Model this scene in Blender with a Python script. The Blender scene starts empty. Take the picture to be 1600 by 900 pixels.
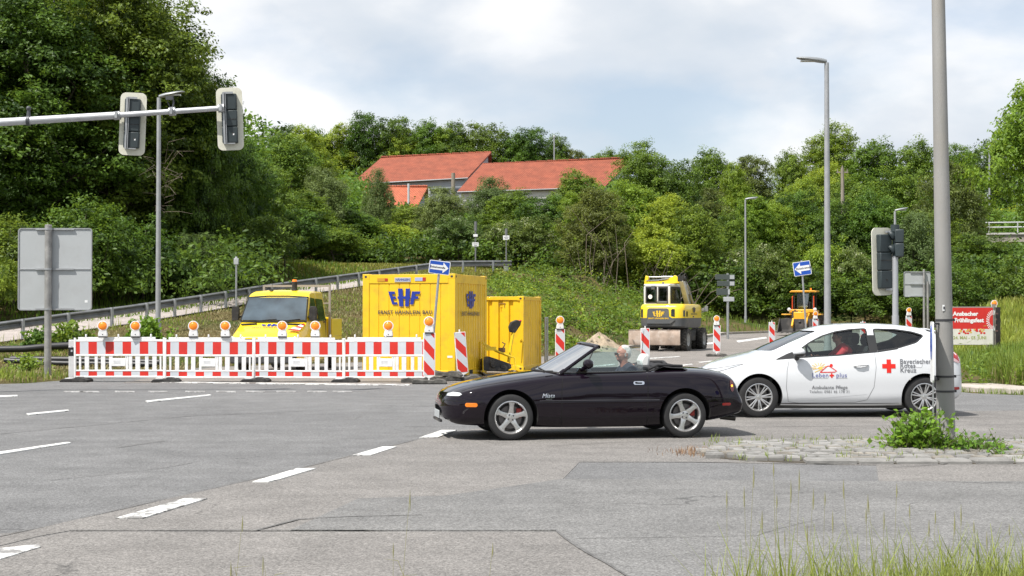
import bpy, bmesh, math, random
import numpy as np
from mathutils import Vector, Matrix
from mathutils.bvhtree import BVHTree
R = math.radians
PI = math.pi
random.seed(7)
rng = np.random.default_rng(11)
scn = bpy.context.scene
COL = scn.collection

# ------------------------------------------------------------------ camera
cam_d = bpy.data.cameras.new('camera')
cam_d.lens = 52.87; cam_d.sensor_width = 36.0
cam_d.clip_start = 0.1; cam_d.clip_end = 4000
cam = bpy.data.objects.new('camera', cam_d); COL.objects.link(cam)
cam.location = (0, 0, 1.6); cam.rotation_euler = (R(90 + 0.975), 0, 0)
scn.camera = cam

# ------------------------------------------------------------------ light
SUN = Vector((-0.46, -0.40, 1.0)).normalized()      # towards the sun
elev = math.asin(SUN.z); azim = math.atan2(SUN.x, SUN.y)
world = bpy.data.worlds.new('World'); scn.world = world
world.use_nodes = True
wn = world.node_tree.nodes; wl = world.node_tree.links
for n in list(wn): wn.remove(n)
wout = wn.new('ShaderNodeOutputWorld'); wbg = wn.new('ShaderNodeBackground')
wbg.inputs['Strength'].default_value = 0.11
sky = wn.new('ShaderNodeTexSky'); sky.sky_type = 'NISHITA'; sky.sun_disc = False
sky.sun_elevation = elev; sky.sun_rotation = azim % (2*PI); sky.altitude = 400; sky.air_density = 1.0; sky.dust_density = 1.6; sky.ozone_density = 1.2
tc = wn.new('ShaderNodeTexCoord')
sep = wn.new('ShaderNodeSeparateXYZ'); wl.new(tc.outputs['Generated'], sep.inputs[0])
addz = wn.new('ShaderNodeMath'); addz.operation = 'ADD'; addz.inputs[1].default_value = 0.10
mx = wn.new('ShaderNodeMath'); mx.operation = 'MAXIMUM'; mx.inputs[1].default_value = 0.0
wl.new(sep.outputs['Z'], mx.inputs[0]); wl.new(mx.outputs[0], addz.inputs[0])
dv = wn.new('ShaderNodeVectorMath'); dv.operation = 'DIVIDE'
cmbz = wn.new('ShaderNodeCombineXYZ')
for k in range(3): wl.new(addz.outputs[0], cmbz.inputs[k])
wl.new(tc.outputs['Generated'], dv.inputs[0]); wl.new(cmbz.outputs[0], dv.inputs[1])
def wnode(t, **k):
    n = wn.new(t)
    for q, v in k.items(): n.inputs[q].default_value = v
    return n
def wramp(f, *st):
    r = wn.new('ShaderNodeValToRGB'); wl.new(f, r.inputs[0]); e = r.color_ramp.elements; e[0].position, e[0].color = st[0][0], (*st[0][1], 1); e[1].position, e[1].color = st[-1][0], (*st[-1][1], 1)
    for p, c in st[1:-1]: q = e.new(p); q.color = (*c, 1)
    return r.outputs[0]
mp = wnode('ShaderNodeMapping', Rotation=(0, R(24), 0), Scale=(1.0, 1.0, 2.3), Location=(5.6, 1.7, 0.4)); wl.new(tc.outputs['Generated'], mp.inputs[0])
nz = wnode('ShaderNodeTexNoise', Scale=5.0, Detail=10, Roughness=0.5, Distortion=0.15); wl.new(mp.outputs[0], nz.inputs['Vector'])
cov = wramp(nz.outputs['Fac'], (0.38, (.50,)*3), (0.50, (.90,)*3), (0.60, (1, 1, 1)))
mp2 = wnode('ShaderNodeMapping', Rotation=(0, R(24), 0), Scale=(1.0, 1.0, 2.0), Location=(9.3, 2.2, 0)); wl.new(tc.outputs['Generated'], mp2.inputs[0])
nz2 = wnode('ShaderNodeTexNoise', Scale=6.0, Detail=10, Roughness=0.48, Distortion=0.12); wl.new(mp2.outputs[0], nz2.inputs['Vector'])
ccol = wramp(nz2.outputs['Fac'], (0.37, (4.7, 5.15, 5.7)), (0.48, (5.4, 5.7, 6.1)), (0.56, (6.5, 6.6, 6.75)), (0.66, (7.2, 7.2, 7.3)))
wmix = wn.new('ShaderNodeMix'); wmix.data_type = 'RGBA'
wl.new(cov, wmix.inputs[0]); wl.new(sky.outputs[0], wmix.inputs[6]); wl.new(ccol, wmix.inputs[7])
wl.new(wmix.outputs[2], wbg.inputs['Color']); wl.new(wbg.outputs[0], wout.inputs[0])

sl = bpy.data.lights.new('sun', 'SUN'); sl.energy = 4.6; sl.angle = R(0.53); sl.color = (1.0, 0.955, 0.89)
so = bpy.data.objects.new('sun', sl); COL.objects.link(so)
so.rotation_euler = (-SUN).to_track_quat('-Z', 'Y').to_euler()
so.location = SUN * 60

vs = scn.view_settings
vs.view_transform = 'Standard'; vs.look = 'None'; vs.exposure = 0.45; vs.gamma = 1.0; vs.use_curve_mapping = False
scn.render.engine = 'CYCLES'
scn.cycles.max_bounces = 7; scn.cycles.transparent_max_bounces = 16
scn.cycles.diffuse_bounces = 3; scn.cycles.glossy_bounces = 3; scn.cycles.transmission_bounces = 5
scn.cycles.use_denoising = True

# ------------------------------------------------------------------ materials
MATS = {}
def mat(name, col, rough=0.6, metal=0.0, var=0.0, vscale=3.0, bump=0.0, bscale=60.0, coat=0.0, spec=0.5, emit=None, dirt=None, stretch=None):
    """principled material; var = lightness variation by noise, dirt = (colour, amount, scale)"""
    if name in MATS: return MATS[name]
    m = bpy.data.materials.new(name); m.use_nodes = True
    nt = m.node_tree; b = nt.nodes['Principled BSDF']
    b.inputs['Base Color'].default_value = (*col, 1); b.inputs['Roughness'].default_value = rough
    b.inputs['Metallic'].default_value = metal; b.inputs['Specular IOR Level'].default_value = spec
    b.inputs['Coat Weight'].default_value = coat; b.inputs['Coat IOR'].default_value = 1.45; b.inputs['Coat Roughness'].default_value = 0.04
    if emit:
        b.inputs['Emission Color'].default_value = (*emit[0], 1); b.inputs['Emission Strength'].default_value = emit[1]
    if var or dirt or bump:
        t = nt.nodes.new('ShaderNodeTexCoord'); vec = t.outputs['Object']
        if stretch:
            q = nt.nodes.new('ShaderNodeMapping'); q.inputs['Scale'].default_value = stretch
            nt.links.new(vec, q.inputs[0]); vec = q.outputs[0]
    src = None
    if var:
        n = nt.nodes.new('ShaderNodeTexNoise'); n.inputs['Scale'].default_value = vscale; n.inputs['Detail'].default_value = 6
        nt.links.new(vec, n.inputs['Vector'])
        r = nt.nodes.new('ShaderNodeValToRGB'); nt.links.new(n.outputs['Fac'], r.inputs[0])
        r.color_ramp.elements[0].position = 0.3; r.color_ramp.elements[1].position = 0.7
        r.color_ramp.elements[0].color = (*[c*(1-var) for c in col], 1)
        r.color_ramp.elements[1].color = (*[min(1, c*(1+var)) for c in col], 1)
        src = r.outputs[0]
    if dirt:
        n = nt.nodes.new('ShaderNodeTexNoise'); n.inputs['Scale'].default_value = dirt[2]; n.inputs['Detail'].default_value = 8; n.inputs['Roughness'].default_value = .65
        nt.links.new(vec, n.inputs['Vector'])
        r = nt.nodes.new('ShaderNodeValToRGB'); nt.links.new(n.outputs['Fac'], r.inputs[0])
        r.color_ramp.elements[0].position = 0.5; r.color_ramp.elements[0].color = (0, 0, 0, 1)
        r.color_ramp.elements[1].position = 0.72; r.color_ramp.elements[1].color = (dirt[1],)*3 + (1,)
        x = nt.nodes.new('ShaderNodeMix'); x.data_type = 'RGBA'
        nt.links.new(r.outputs[0], x.inputs[0])
        if src: nt.links.new(src, x.inputs[6])
        else: x.inputs[6].default_value = (*col, 1)
        x.inputs[7].default_value = (*dirt[0], 1); src = x.outputs[2]
    if src: nt.links.new(src, b.inputs['Base Color'])
    if bump:
        n = nt.nodes.new('ShaderNodeTexNoise'); n.inputs['Scale'].default_value = bscale; n.inputs['Detail'].default_value = 4
        nt.links.new(vec, n.inputs['Vector'])
        bp = nt.nodes.new('ShaderNodeBump'); bp.inputs['Strength'].default_value = bump; bp.inputs['Distance'].default_value = 0.01
        nt.links.new(n.outputs['Fac'], bp.inputs['Height']); nt.links.new(bp.outputs[0], b.inputs['Normal'])
    MATS[name] = m
    return m

def glass(name, tint=(0.8, 0.9, 0.88), gloss=0.08):
    if name in MATS: return MATS[name]
    m = bpy.data.materials.new(name); m.use_nodes = True
    nt = m.node_tree; nt.nodes.clear()
    o = nt.nodes.new('ShaderNodeOutputMaterial'); tr = nt.nodes.new('ShaderNodeBsdfTransparent'); tr.inputs[0].default_value = (*tint, 1)
    gl = nt.nodes.new('ShaderNodeBsdfGlossy'); gl.inputs['Roughness'].default_value = 0.02
    fr = nt.nodes.new('ShaderNodeLayerWeight'); fr.inputs['Blend'].default_value = 0.18
    ad = nt.nodes.new('ShaderNodeMath'); ad.operation = 'MULTIPLY_ADD'; ad.inputs[1].default_value = 0.75; ad.inputs[2].default_value = gloss
    nt.links.new(fr.outputs['Fresnel'], ad.inputs[0])
    mxs = nt.nodes.new('ShaderNodeMixShader'); nt.links.new(ad.outputs[0], mxs.inputs[0]); nt.links.new(tr.outputs[0], mxs.inputs[1]); nt.links.new(gl.outputs[0], mxs.inputs[2])
    nt.links.new(mxs.outputs[0], o.inputs[0])
    MATS[name] = m
    return m

def leafmat(name, dark, light, flower=None, trans=0.38):
    """leaf shader: per-leaf 'tint' attribute and a per-plant random pick the green"""
    m = bpy.data.materials.new(name); m.use_nodes = True
    nt = m.node_tree; b = nt.nodes['Principled BSDF']; out = nt.nodes['Material Output']
    at = nt.nodes.new('ShaderNodeAttribute'); at.attribute_name = 'tint'
    r = nt.nodes.new('ShaderNodeValToRGB'); nt.links.new(at.outputs['Fac'], r.inputs[0])
    r.color_ramp.elements[0].color = (*dark, 1); r.color_ramp.elements[1].color = (*light, 1)
    r.color_ramp.elements[0].position = .1; r.color_ramp.elements[1].position = .92
    if flower:
        e = r.color_ramp.elements.new(0.955); e.color = (*flower, 1)
        r.color_ramp.elements[-1].color = (*flower, 1)
    oi = nt.nodes.new('ShaderNodeObjectInfo')
    hs = nt.nodes.new('ShaderNodeHueSaturation')
    mh = nt.nodes.new('ShaderNodeMapRange'); mh.inputs[3].default_value = 0.475; mh.inputs[4].default_value = 0.512
    mv = nt.nodes.new('ShaderNodeMapRange'); mv.inputs[3].default_value = 1.16; mv.inputs[4].default_value = 0.86
    nt.links.new(oi.outputs['Random'], mh.inputs[0]); nt.links.new(oi.outputs['Random'], mv.inputs[0])
    nt.links.new(mh.outputs[0], hs.inputs['Hue']); nt.links.new(mv.outputs[0], hs.inputs['Value']); nt.links.new(r.outputs[0], hs.inputs['Color'])
    nt.links.new(hs.outputs[0], b.inputs['Base Color'])
    b.inputs['Roughness'].default_value = 0.5; b.inputs['Specular IOR Level'].default_value = 0.35
    tr = nt.nodes.new('ShaderNodeBsdfTranslucent')
    hs2 = nt.nodes.new('ShaderNodeHueSaturation'); hs2.inputs['Hue'].default_value = 0.48; hs2.inputs['Value'].default_value = 1.5
    nt.links.new(hs.outputs[0], hs2.inputs['Color']); nt.links.new(hs2.outputs[0], tr.inputs[0])
    ms = nt.nodes.new('ShaderNodeMixShader'); ms.inputs[0].default_value = trans
    nt.links.new(b.outputs[0], ms.inputs[1]); nt.links.new(tr.outputs[0], ms.inputs[2]); nt.links.new(ms.outputs[0], out.inputs[0])
    MATS[name] = m
    return m

# ------------------------------------------------------------------ mesh helpers
class MB:
    """collects shapes into one mesh; face material index = current self.m"""
    def __init__(s): s.v = []; s.f = []; s.mi = []; s.m = 0; s.M = Matrix()
    def add(s, vs, fs):
        o = len(s.v); M = s.M
        s.v += [tuple(M @ Vector(p)) for p in vs]
        for f in fs: s.f.append(tuple(i + o for i in f)); s.mi.append(s.m)
        return s
    def box(s, c, d, rz=0.0, taper=1.0):
        x, y, z = d[0]/2, d[1]/2, d[2]/2; t = taper
        P = [(-x,-y,-z),(x,-y,-z),(x,y,-z),(-x,y,-z),(-x*t,-y*t,z),(x*t,-y*t,z),(x*t,y*t,z),(-x*t,y*t,z)]
        ca, sa = math.cos(rz), math.sin(rz)
        P = [(c[0]+p[0]*ca-p[1]*sa, c[1]+p[0]*sa+p[1]*ca, c[2]+p[2]) for p in P]
        return s.add(P, [(0,3,2,1),(4,5,6,7),(0,1,5,4),(1,2,6,5),(2,3,7,6),(3,0,4,7)])
    def box2(s, a, b):
        return s.box([(a[i]+b[i])/2 for i in range(3)], [abs(b[i]-a[i]) for i in range(3)])
    def cyl(s, a, b, r0, r1=None, n=16, cap=True):
        r1 = r0 if r1 is None else r1
        a, b = Vector(a), Vector(b); d = (b-a).normalized()
        u = d.orthogonal().normalized(); w = d.cross(u)
        P = [tuple(a + (u*math.cos(2*PI*k/n) + w*math.sin(2*PI*k/n))*r0) for k in range(n)] + \
            [tuple(b + (u*math.cos(2*PI*k/n) + w*math.sin(2*PI*k/n))*r1) for k in range(n)]
        F = [(k, (k+1) % n, n+(k+1) % n, n+k) for k in range(n)]
        if cap: F += [tuple(range(n-1, -1, -1)), tuple(range(n, 2*n))]
        return s.add(P, F)
    def tube(s, pts, r, n=8, cap=True):
        pts = [Vector(p) for p in pts]; m = len(pts)
        rs = r if isinstance(r, (list, tuple)) else [r]*m
        P = []; u = None
        for i, p in enumerate(pts):
            d = ((pts[min(i+1, m-1)]-p).normalized() + (p-pts[max(i-1, 0)]).normalized()).normalized()
            if u is None: u = d.orthogonal().normalized()
            else: u = (u - d*u.dot(d)).normalized()
            w = d.cross(u)
            P += [tuple(p + (u*math.cos(2*PI*k/n) + w*math.sin(2*PI*k/n))*rs[i]) for k in range(n)]
        F = [(i*n+k, i*n+(k+1) % n, (i+1)*n+(k+1) % n, (i+1)*n+k) for i in range(m-1) for k in range(n)]
        if cap: F += [tuple(range(n-1, -1, -1)), tuple(range((m-1)*n, m*n))]
        return s.add(P, F)
    def ell(s, c, r, nu=16, nv=10):
        P = [(c[0], c[1], c[2]-r[2])]
        for j in range(1, nv):
            th = -PI/2 + PI*j/nv
            for i in range(nu):
                a = 2*PI*i/nu
                P.append((c[0]+r[0]*math.cos(th)*math.cos(a), c[1]+r[1]*math.cos(th)*math.sin(a), c[2]+r[2]*math.sin(th)))
        P.append((c[0], c[1], c[2]+r[2])); L = len(P)-1
        F = [(0, 1+(i+1) % nu, 1+i) for i in range(nu)]
        for j in range(nv-2):
            for i in range(nu): F.append((1+j*nu+i, 1+j*nu+(i+1) % nu, 1+(j+1)*nu+(i+1) % nu, 1+(j+1)*nu+i))
        F += [(L, 1+(nv-2)*nu+i, 1+(nv-2)*nu+(i+1) % nu) for i in range(nu)]
        return s.add(P, F)
    def prism(s, poly, a, b, axis='y'):
        """2D polygon extruded from a to b along axis: y -> poly is (x,z); x -> (y,z); z -> (x,y)"""
        n = len(poly)
        q = {'y': lambda p, t: (p[0], t, p[1]), 'x': lambda p, t: (t, p[0], p[1]), 'z': lambda p, t: (p[0], p[1], t)}[axis]
        P = [q(p, a) for p in poly] + [q(p, b) for p in poly]
        F = [tuple(range(n)), tuple(range(2*n-1, n-1, -1))] + [(k, n+k, n+(k+1) % n, (k+1) % n) for k in range(n)]
        return s.add(P, F)
    def lathe(s, prof, c=(0, 0, 0), axis='y', n=32, close=False):
        """prof: list of (r, t) turned about axis through c"""
        m = len(prof); P = []
        for (r, t) in prof:
            for k in range(n):
                a = 2*PI*k/n; u, w = r*math.cos(a), r*math.sin(a)
                P.append({'y': (c[0]+u, c[1]+t, c[2]+w), 'z': (c[0]+u, c[1]+w, c[2]+t), 'x': (c[0]+t, c[1]+u, c[2]+w)}[axis])
        F = [(i*n+k, i*n+(k+1) % n, (i+1)*n+(k+1) % n, (i+1)*n+k) for i in range(m-1) for k in range(n)]
        if close: F += [((m-1)*n+k, (m-1)*n+(k+1) % n, (k+1) % n, k) for k in range(n)]
        return s.add(P, F)
    def grid(s, fn, nu, nv):
        P = [fn(i/nu, j/nv) for j in range(nv+1) for i in range(nu+1)]
        F = [(j*(nu+1)+i, j*(nu+1)+i+1, (j+1)*(nu+1)+i+1, (j+1)*(nu+1)+i) for j in range(nv) for i in range(nu)]
        return s.add(P, F)
    def mesh(s, name, mats, fix=True):
        me = bpy.data.meshes.new(name); me.from_pydata(s.v, [], s.f)
        for m in (mats if isinstance(mats, (list, tuple)) else [mats]): me.materials.append(m)
        me.polygons.foreach_set('material_index', s.mi)
        if fix:
            bm = bmesh.new(); bm.from_mesh(me); bmesh.ops.recalc_face_normals(bm, faces=bm.faces); bm.to_mesh(me); bm.free()
        me.update(); return me

def fin(me, name, parent=None, smooth=30, bevel=0.0, loc=None):
    o = bpy.data.objects.new(name, me); COL.objects.link(o)
    if smooth:
        me.polygons.foreach_set('use_smooth', [True]*len(me.polygons))
        if smooth < 180: me.set_sharp_from_angle(angle=R(smooth))
    if bevel:
        b = o.modifiers.new('bevel', 'BEVEL'); b.width = bevel; b.segments = 2; b.limit_method = 'ANGLE'; b.angle_limit = R(35)
        b.harden_normals = False
    if parent: o.parent = parent
    if loc: o.location = loc
    return o
def obj(name, mb, mats, parent=None, smooth=30, bevel=0.0, fix=True, loc=None):
    return fin(mb.mesh(name, mats, fix), name, parent, smooth, bevel, loc)
def tag(o, label, cat, group=None):
    o['label'] = label; o['category'] = cat
    if group: o['group'] = group
    return o
def struct(o, kind='structure'):
    o['kind'] = kind; return o
def thing(name, label, cat, loc=(0, 0, 0), rz=0.0, group=None):
    o = bpy.data.objects.new(name, None); COL.objects.link(o); o.empty_display_size = 0.2
    o.location = loc; o.rotation_euler = (0, 0, rz)
    return tag(o, label, cat, group)
def node(name, parent, loc=(0, 0, 0), rot=(0, 0, 0)):
    o = bpy.data.objects.new(name, None); COL.objects.link(o); o.empty_display_size = 0.1
    o.location = loc; o.rotation_euler = rot; o.parent = parent; return o
KIDS = {}
def dup(o, parent=None):
    """copy of a thing with copies of its parts and sub-parts (mesh data shared)"""
    c = o.copy(); COL.objects.link(c)
    if parent is not None: c.parent = parent
    for ch in list(o.children): dup(ch, c)
    return c
def place(proto, loc, rz=0.0, label=None, group=None, first=set(), tilt=None):
    """the first call uses the prototype itself, later calls copy it"""
    if proto.name not in first: first.add(proto.name); o = proto
    else: o = dup(proto)
    o.location = loc; o.rotation_euler = (tilt[0] if tilt else 0, tilt[1] if tilt else 0, rz)
    if label: o['label'] = label
    if group: o['group'] = group
    return o
def npmesh(name, V, F, mats, tint=None, smooth=False, uv=None):
    """V (n,3), F (m,k) numpy arrays"""
    me = bpy.data.meshes.new(name); k = F.shape[1]
    me.vertices.add(len(V)); me.vertices.foreach_set('co', V.astype(np.float32).ravel())
    me.loops.add(F.size); me.loops.foreach_set('vertex_index', F.astype(np.int32).ravel())
    me.polygons.add(len(F)); me.polygons.foreach_set('loop_start', (np.arange(len(F))*k).astype(np.int32)); 
    me.update(calc_edges=True)
    for m in (mats if isinstance(mats, (list, tuple)) else [mats]): me.materials.append(m)
    if tint is not None:
        a = me.attributes.new('tint', 'FLOAT', 'FACE'); a.data.foreach_set('value', tint.astype(np.float32))
    me.polygons.foreach_set('use_smooth', [bool(smooth)]*len(F))
    return me
F_ = 2350.0
def wx(px, d): return (px - 800.0)/F_*d
def wz(py, d): return 1.6 + (490.0 - py)/F_*d
def text_mesh(s, size=1.0, bold=0.0, shear=0.0, spacing=1.0, align='CENTER', res=3):
    c = bpy.data.curves.new('lettering', 'FONT'); c.body = s; c.size = size; c.offset = bold; c.shear = shear
    c.space_character = spacing; c.align_x = align; c.resolution_u = res; c.space_line = 0.95
    o = bpy.data.objects.new('lettering_source', c)
    me = bpy.data.meshes.new_from_object(o)
    V = [tuple(v.co) for v in me.vertices]; Fc = [tuple(p.vertices) for p in me.polygons]
    bpy.data.objects.remove(o); bpy.data.curves.remove(c); bpy.data.meshes.remove(me)
    return V, Fc
# ------------------------------------------------------------------ terrain heights
CP = [ # (px, distance, height)
 # ramp: near edge
 (-250,50,.0),(0,55,.5),(203,60,1.15),(332,66,1.7),(478,74,2.5),(600,81,3.2),(660,85,3.6),(740,88,3.85),(800,90,3.95),
 # foot of the embankment
 (-300,40,0),(0,45,.12),(120,44,.1),(203,46,.2),(332,47,.25),(478,48,.3),(600,51,.35),(700,53,.3),(800,54,.15),(880,57,.05),(950,65,.1),(1000,74,.2),(1100,86,.3),
 # mid embankment
 (540,62,1.3),(700,68,1.7),(800,70,1.7),(860,72,1.6),(900,80,2.2),(850,90,3.6),(950,84,1.6),(930,98,3.4),(1020,92,1.6),
 (1100,104,1.2),(1200,104,.7),(1300,104,.6),(1420,100,.9),
 # behind the ramp
 (-150,66,2.2),(100,72,3.0),(300,82,4.0),(450,92,4.6),(560,104,4.8),(660,104,4.9),(760,108,5.2),
 (0,95,6),(300,120,8),(500,130,7.5),(700,135,8),(900,130,6.5),(1050,135,5),(1200,135,3.5),(1350,130,3.2),(1500,125,4),(1650,120,4.6),
 (400,190,14),(600,190,14),(800,190,14.5),(1000,190,12.5),(1200,190,9.5),(1400,190,9),(1600,190,9),(1900,190,9),(0,190,14),(-400,190,13),
 (400,260,20),(600,260,20.5),(800,260,20.5),(1000,260,18.5),(1200,260,14.5),(1400,260,13.5),(1700,260,14),(0,260,19),(-400,260,19),
 # right hand verge and slope
 (1560,31,.1),(1560,38,.12),(1560,48,.22),(1600,60,.85),(1560,75,1.9),(1700,60,1.6),(1700,40,.6),(1900,45,.9),(1900,75,2.4),(2200,60,1.5),(1560,92,2.2),(1750,92,2.6),
 (-600,30,0),(-600,60,1.0),(-600,100,4),(2600,100,4),(2600,40,.5),
]
EXT = [(x, y, 21.0) for x in (-700,-400,-150,0,150,400,700) for y in (420, 900)] + [(x, y, 0.0) for x in (-700,-350,-120,0,120,350,700) for y in (-80, -20)] + [(-300,10,0),(300,10,0),(-500,100,4),(500,100,5),(-500,200,12),(500,200,10)]
_P = np.array([(wx(p, d), d, z) for p, d, z in CP] + EXT)
_D = np.hypot(_P[:, None, 0]-_P[None, :, 0], _P[:, None, 1]-_P[None, :, 1])
_A = np.zeros((len(_P)+1,)*2); _A[:-1, :-1] = -_D; _A[-1, :-1] = 1; _A[:-1, -1] = 1
_W = np.linalg.solve(_A + np.diag([1e-3]*len(_P)+[0]), np.append(_P[:, 2], 0))
def _rbf(x, y):
    out = np.zeros(len(x)); 
    for i in range(0, len(x), 4096):
        d = np.hypot(x[i:i+4096, None]-_P[None, :, 0], y[i:i+4096, None]-_P[None, :, 1])
        out[i:i+4096] = -d @ _W[:-1] + _W[-1]
    return out
# paved area (junction plus the side road), world xy
PAVED = [(-60,-30),(60,-30),(60,27.6),(14,28.6),(10.6,29.0),(9.3,30.2),(8.8,32),(10.5,42),(13.5,55),(18,70),(26,86),(60,98),(60,104),(26,95.5),(17,92.5),(12.3,86),(8.4,74),(5.2,66),(3.0,60),(0.5,55),(-4,50.5),(-9.2,45.0),(-9.4,40.5),(-10.6,36.9),(-11.1,34.6),(-13.5,33.0),(-20,31.2),(-60,27)]
def _seg_dist(x, y, poly):
    best = np.full(len(x), 1e9); inside = np.zeros(len(x), bool); n = len(poly)
    for i in range(n):
        ax, ay = poly[i]; bx, by = poly[(i+1) % n]
        dx, dy = bx-ax, by-ay; t = np.clip(((x-ax)*dx+(y-ay)*dy)/(dx*dx+dy*dy+1e-12), 0, 1)
        best = np.minimum(best, np.hypot(x-ax-t*dx, y-ay-t*dy))
        c = ((ay > y) != (by > y)) & (x < (bx-ax)*(y-ay)/(by-ay+1e-12)+ax); inside ^= c
    return np.where(inside, -best, best)
def sm(t): t = np.clip(t, 0, 1); return t*t*(3-2*t)
RAIL = [(-250,50,.05),(0,55,.52),(105,57.5,.85),(203,60,1.16),(332,66,1.72),(406,70,2.13),(478,74,2.52),(540,77.5,2.86),(600,81,3.23),(660,85,3.63),(700,87,3.88),(740,88,3.93),(800,89.5,4.0)]
_RX = np.array([(wx(p, d), d, z) for p, d, z in RAIL])
def ramp_near(x, y):
    """signed offset from the ramp's near edge (positive = on its far side), and the ramp height there"""
    best = np.full(len(x), 1e9); off = np.zeros(len(x)); zz = np.zeros(len(x))
    for i in range(len(_RX)-1):
        a, b = _RX[i], _RX[i+1]; d = b[:2]-a[:2]; L2 = d@d; t = np.clip(((x-a[0])*d[0]+(y-a[1])*d[1])/L2, 0, 1)
        ex, ey = x-a[0]-t*d[0], y-a[1]-t*d[1]; r = np.hypot(ex, ey); s = d[0]*ey-d[1]*ex
        k = r < best; best = np.where(k, r, best); off = np.where(k, np.sign(s)*r, off); zz = np.where(k, a[2]+t*(b[2]-a[2]), zz)
    return off, zz
def road_z(x, y): return 0.45*sm((np.asarray(y, float)-58)/34)
def gzs(x, y):
    x = np.atleast_1d(np.asarray(x, float)); y = np.atleast_1d(np.asarray(y, float))
    s = _seg_dist(x, y, PAVED); w = sm(s/3.5)
    rz = road_z(x, y) - 0.03
    z = rz*(1-w) + np.maximum(_rbf(x, y), 0.02)*w
    z = z + np.where(s > 0, np.minimum(s/0.15, 1)*0.06, 0)       # verge stands a little above the asphalt
    bumps = 0.05*np.sin(x*0.9+1.3*np.sin(y*.5))*np.sin(y*0.7+np.sin(x*.33)) + 0.03*np.sin(x*2.3+y*1.7)
    z = z + bumps*w
    o, rz_ = ramp_near(x, y)
    wr = sm((o+1.6)/1.4)*sm((8.5-o)/3.2)
    return z*(1-wr) + (rz_-.02)*wr
def gz(x, y): return float(gzs(x, y)[0])

# the ground as one sheet
def axis_pts(breaks):
    out = [breaks[0][0]]
    for a, b, st in breaks:
        n = max(1, int(round((b-a)/st))); out += list(np.linspace(a, b, n+1)[1:])
    return np.array(out)
gx = axis_pts([(-700,-160,30),(-160,-60,4),(-60,-30,1.2),(-30,35,0.5),(35,70,1.5),(70,160,5),(160,700,30)])
gy = axis_pts([(-80,26,4),(26,60,0.45),(60,110,0.9),(110,280,4),(280,900,40)])
XX, YY = np.meshgrid(gx, gy); ZZ = gzs(XX.ravel(), YY.ravel())
nx, ny = len(gx), len(gy)
V = np.stack([XX.ravel(), YY.ravel(), ZZ], 1)
ii, jj = np.meshgrid(np.arange(nx-1), np.arange(ny-1)); b0 = (jj*nx+ii).ravel()
Fq = np.stack([b0, b0+1, b0+nx+1, b0+nx], 1)

def ground_mat():
    m = bpy.data.materials.new('ground_soil_grass'); m.use_nodes = True; nt = m.node_tree; b = nt.nodes['Principled BSDF']
    t = nt.nodes.new('ShaderNodeTexCoord')
    def noise(s, det=6, rough=.55):
        n = nt.nodes.new('ShaderNodeTexNoise'); n.inputs['Scale'].default_value = s; n.inputs['Detail'].default_value = det; n.inputs['Roughness'].default_value = rough
        nt.links.new(t.outputs['Object'], n.inputs['Vector']); return n
    n1 = noise(.35); n2 = noise(7, 8, .7)
    r1 = nt.nodes.new('ShaderNodeValToRGB'); nt.links.new(n1.outputs['Fac'], r1.inputs[0])
    e = r1.color_ramp.elements; e[0].position = .35; e[0].color = (.055, .085, .022, 1); e[1].position = .62; e[1].color = (.15, .115, .06, 1)
    r2 = nt.nodes.new('ShaderNodeValToRGB'); nt.links.new(n2.outputs['Fac'], r2.inputs[0])
    e = r2.color_ramp.elements; e[0].position = .3; e[0].color = (.45, .45, .42, 1); e[1].position = .75; e[1].color = (1.35, 1.3, 1.2, 1)
    x = nt.nodes.new('ShaderNodeMix'); x.data_type = 'RGBA'; x.blend_type = 'MULTIPLY'; x.inputs[0].default_value = 1
    nt.links.new(r1.outputs[0], x.inputs[6]); nt.links.new(r2.outputs[0], x.inputs[7]); nt.links.new(x.outputs[2], b.inputs['Base Color'])
    b.inputs['Roughness'].default_value = .95; b.inputs['Specular IOR Level'].default_value = .1
    bp = nt.nodes.new('ShaderNodeBump'); bp.inputs['Strength'].default_value = .9; bp.inputs['Distance'].default_value = .08
    nt.links.new(n2.outputs['Fac'], bp.inputs['Height']); nt.links.new(bp.outputs[0], b.inputs['Normal'])
    return m
g = fin(npmesh('ground', V, Fq, ground_mat(), smooth=True), 'ground', smooth=0); struct(g)
for p in g.data.polygons: p.use_smooth = True

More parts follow.
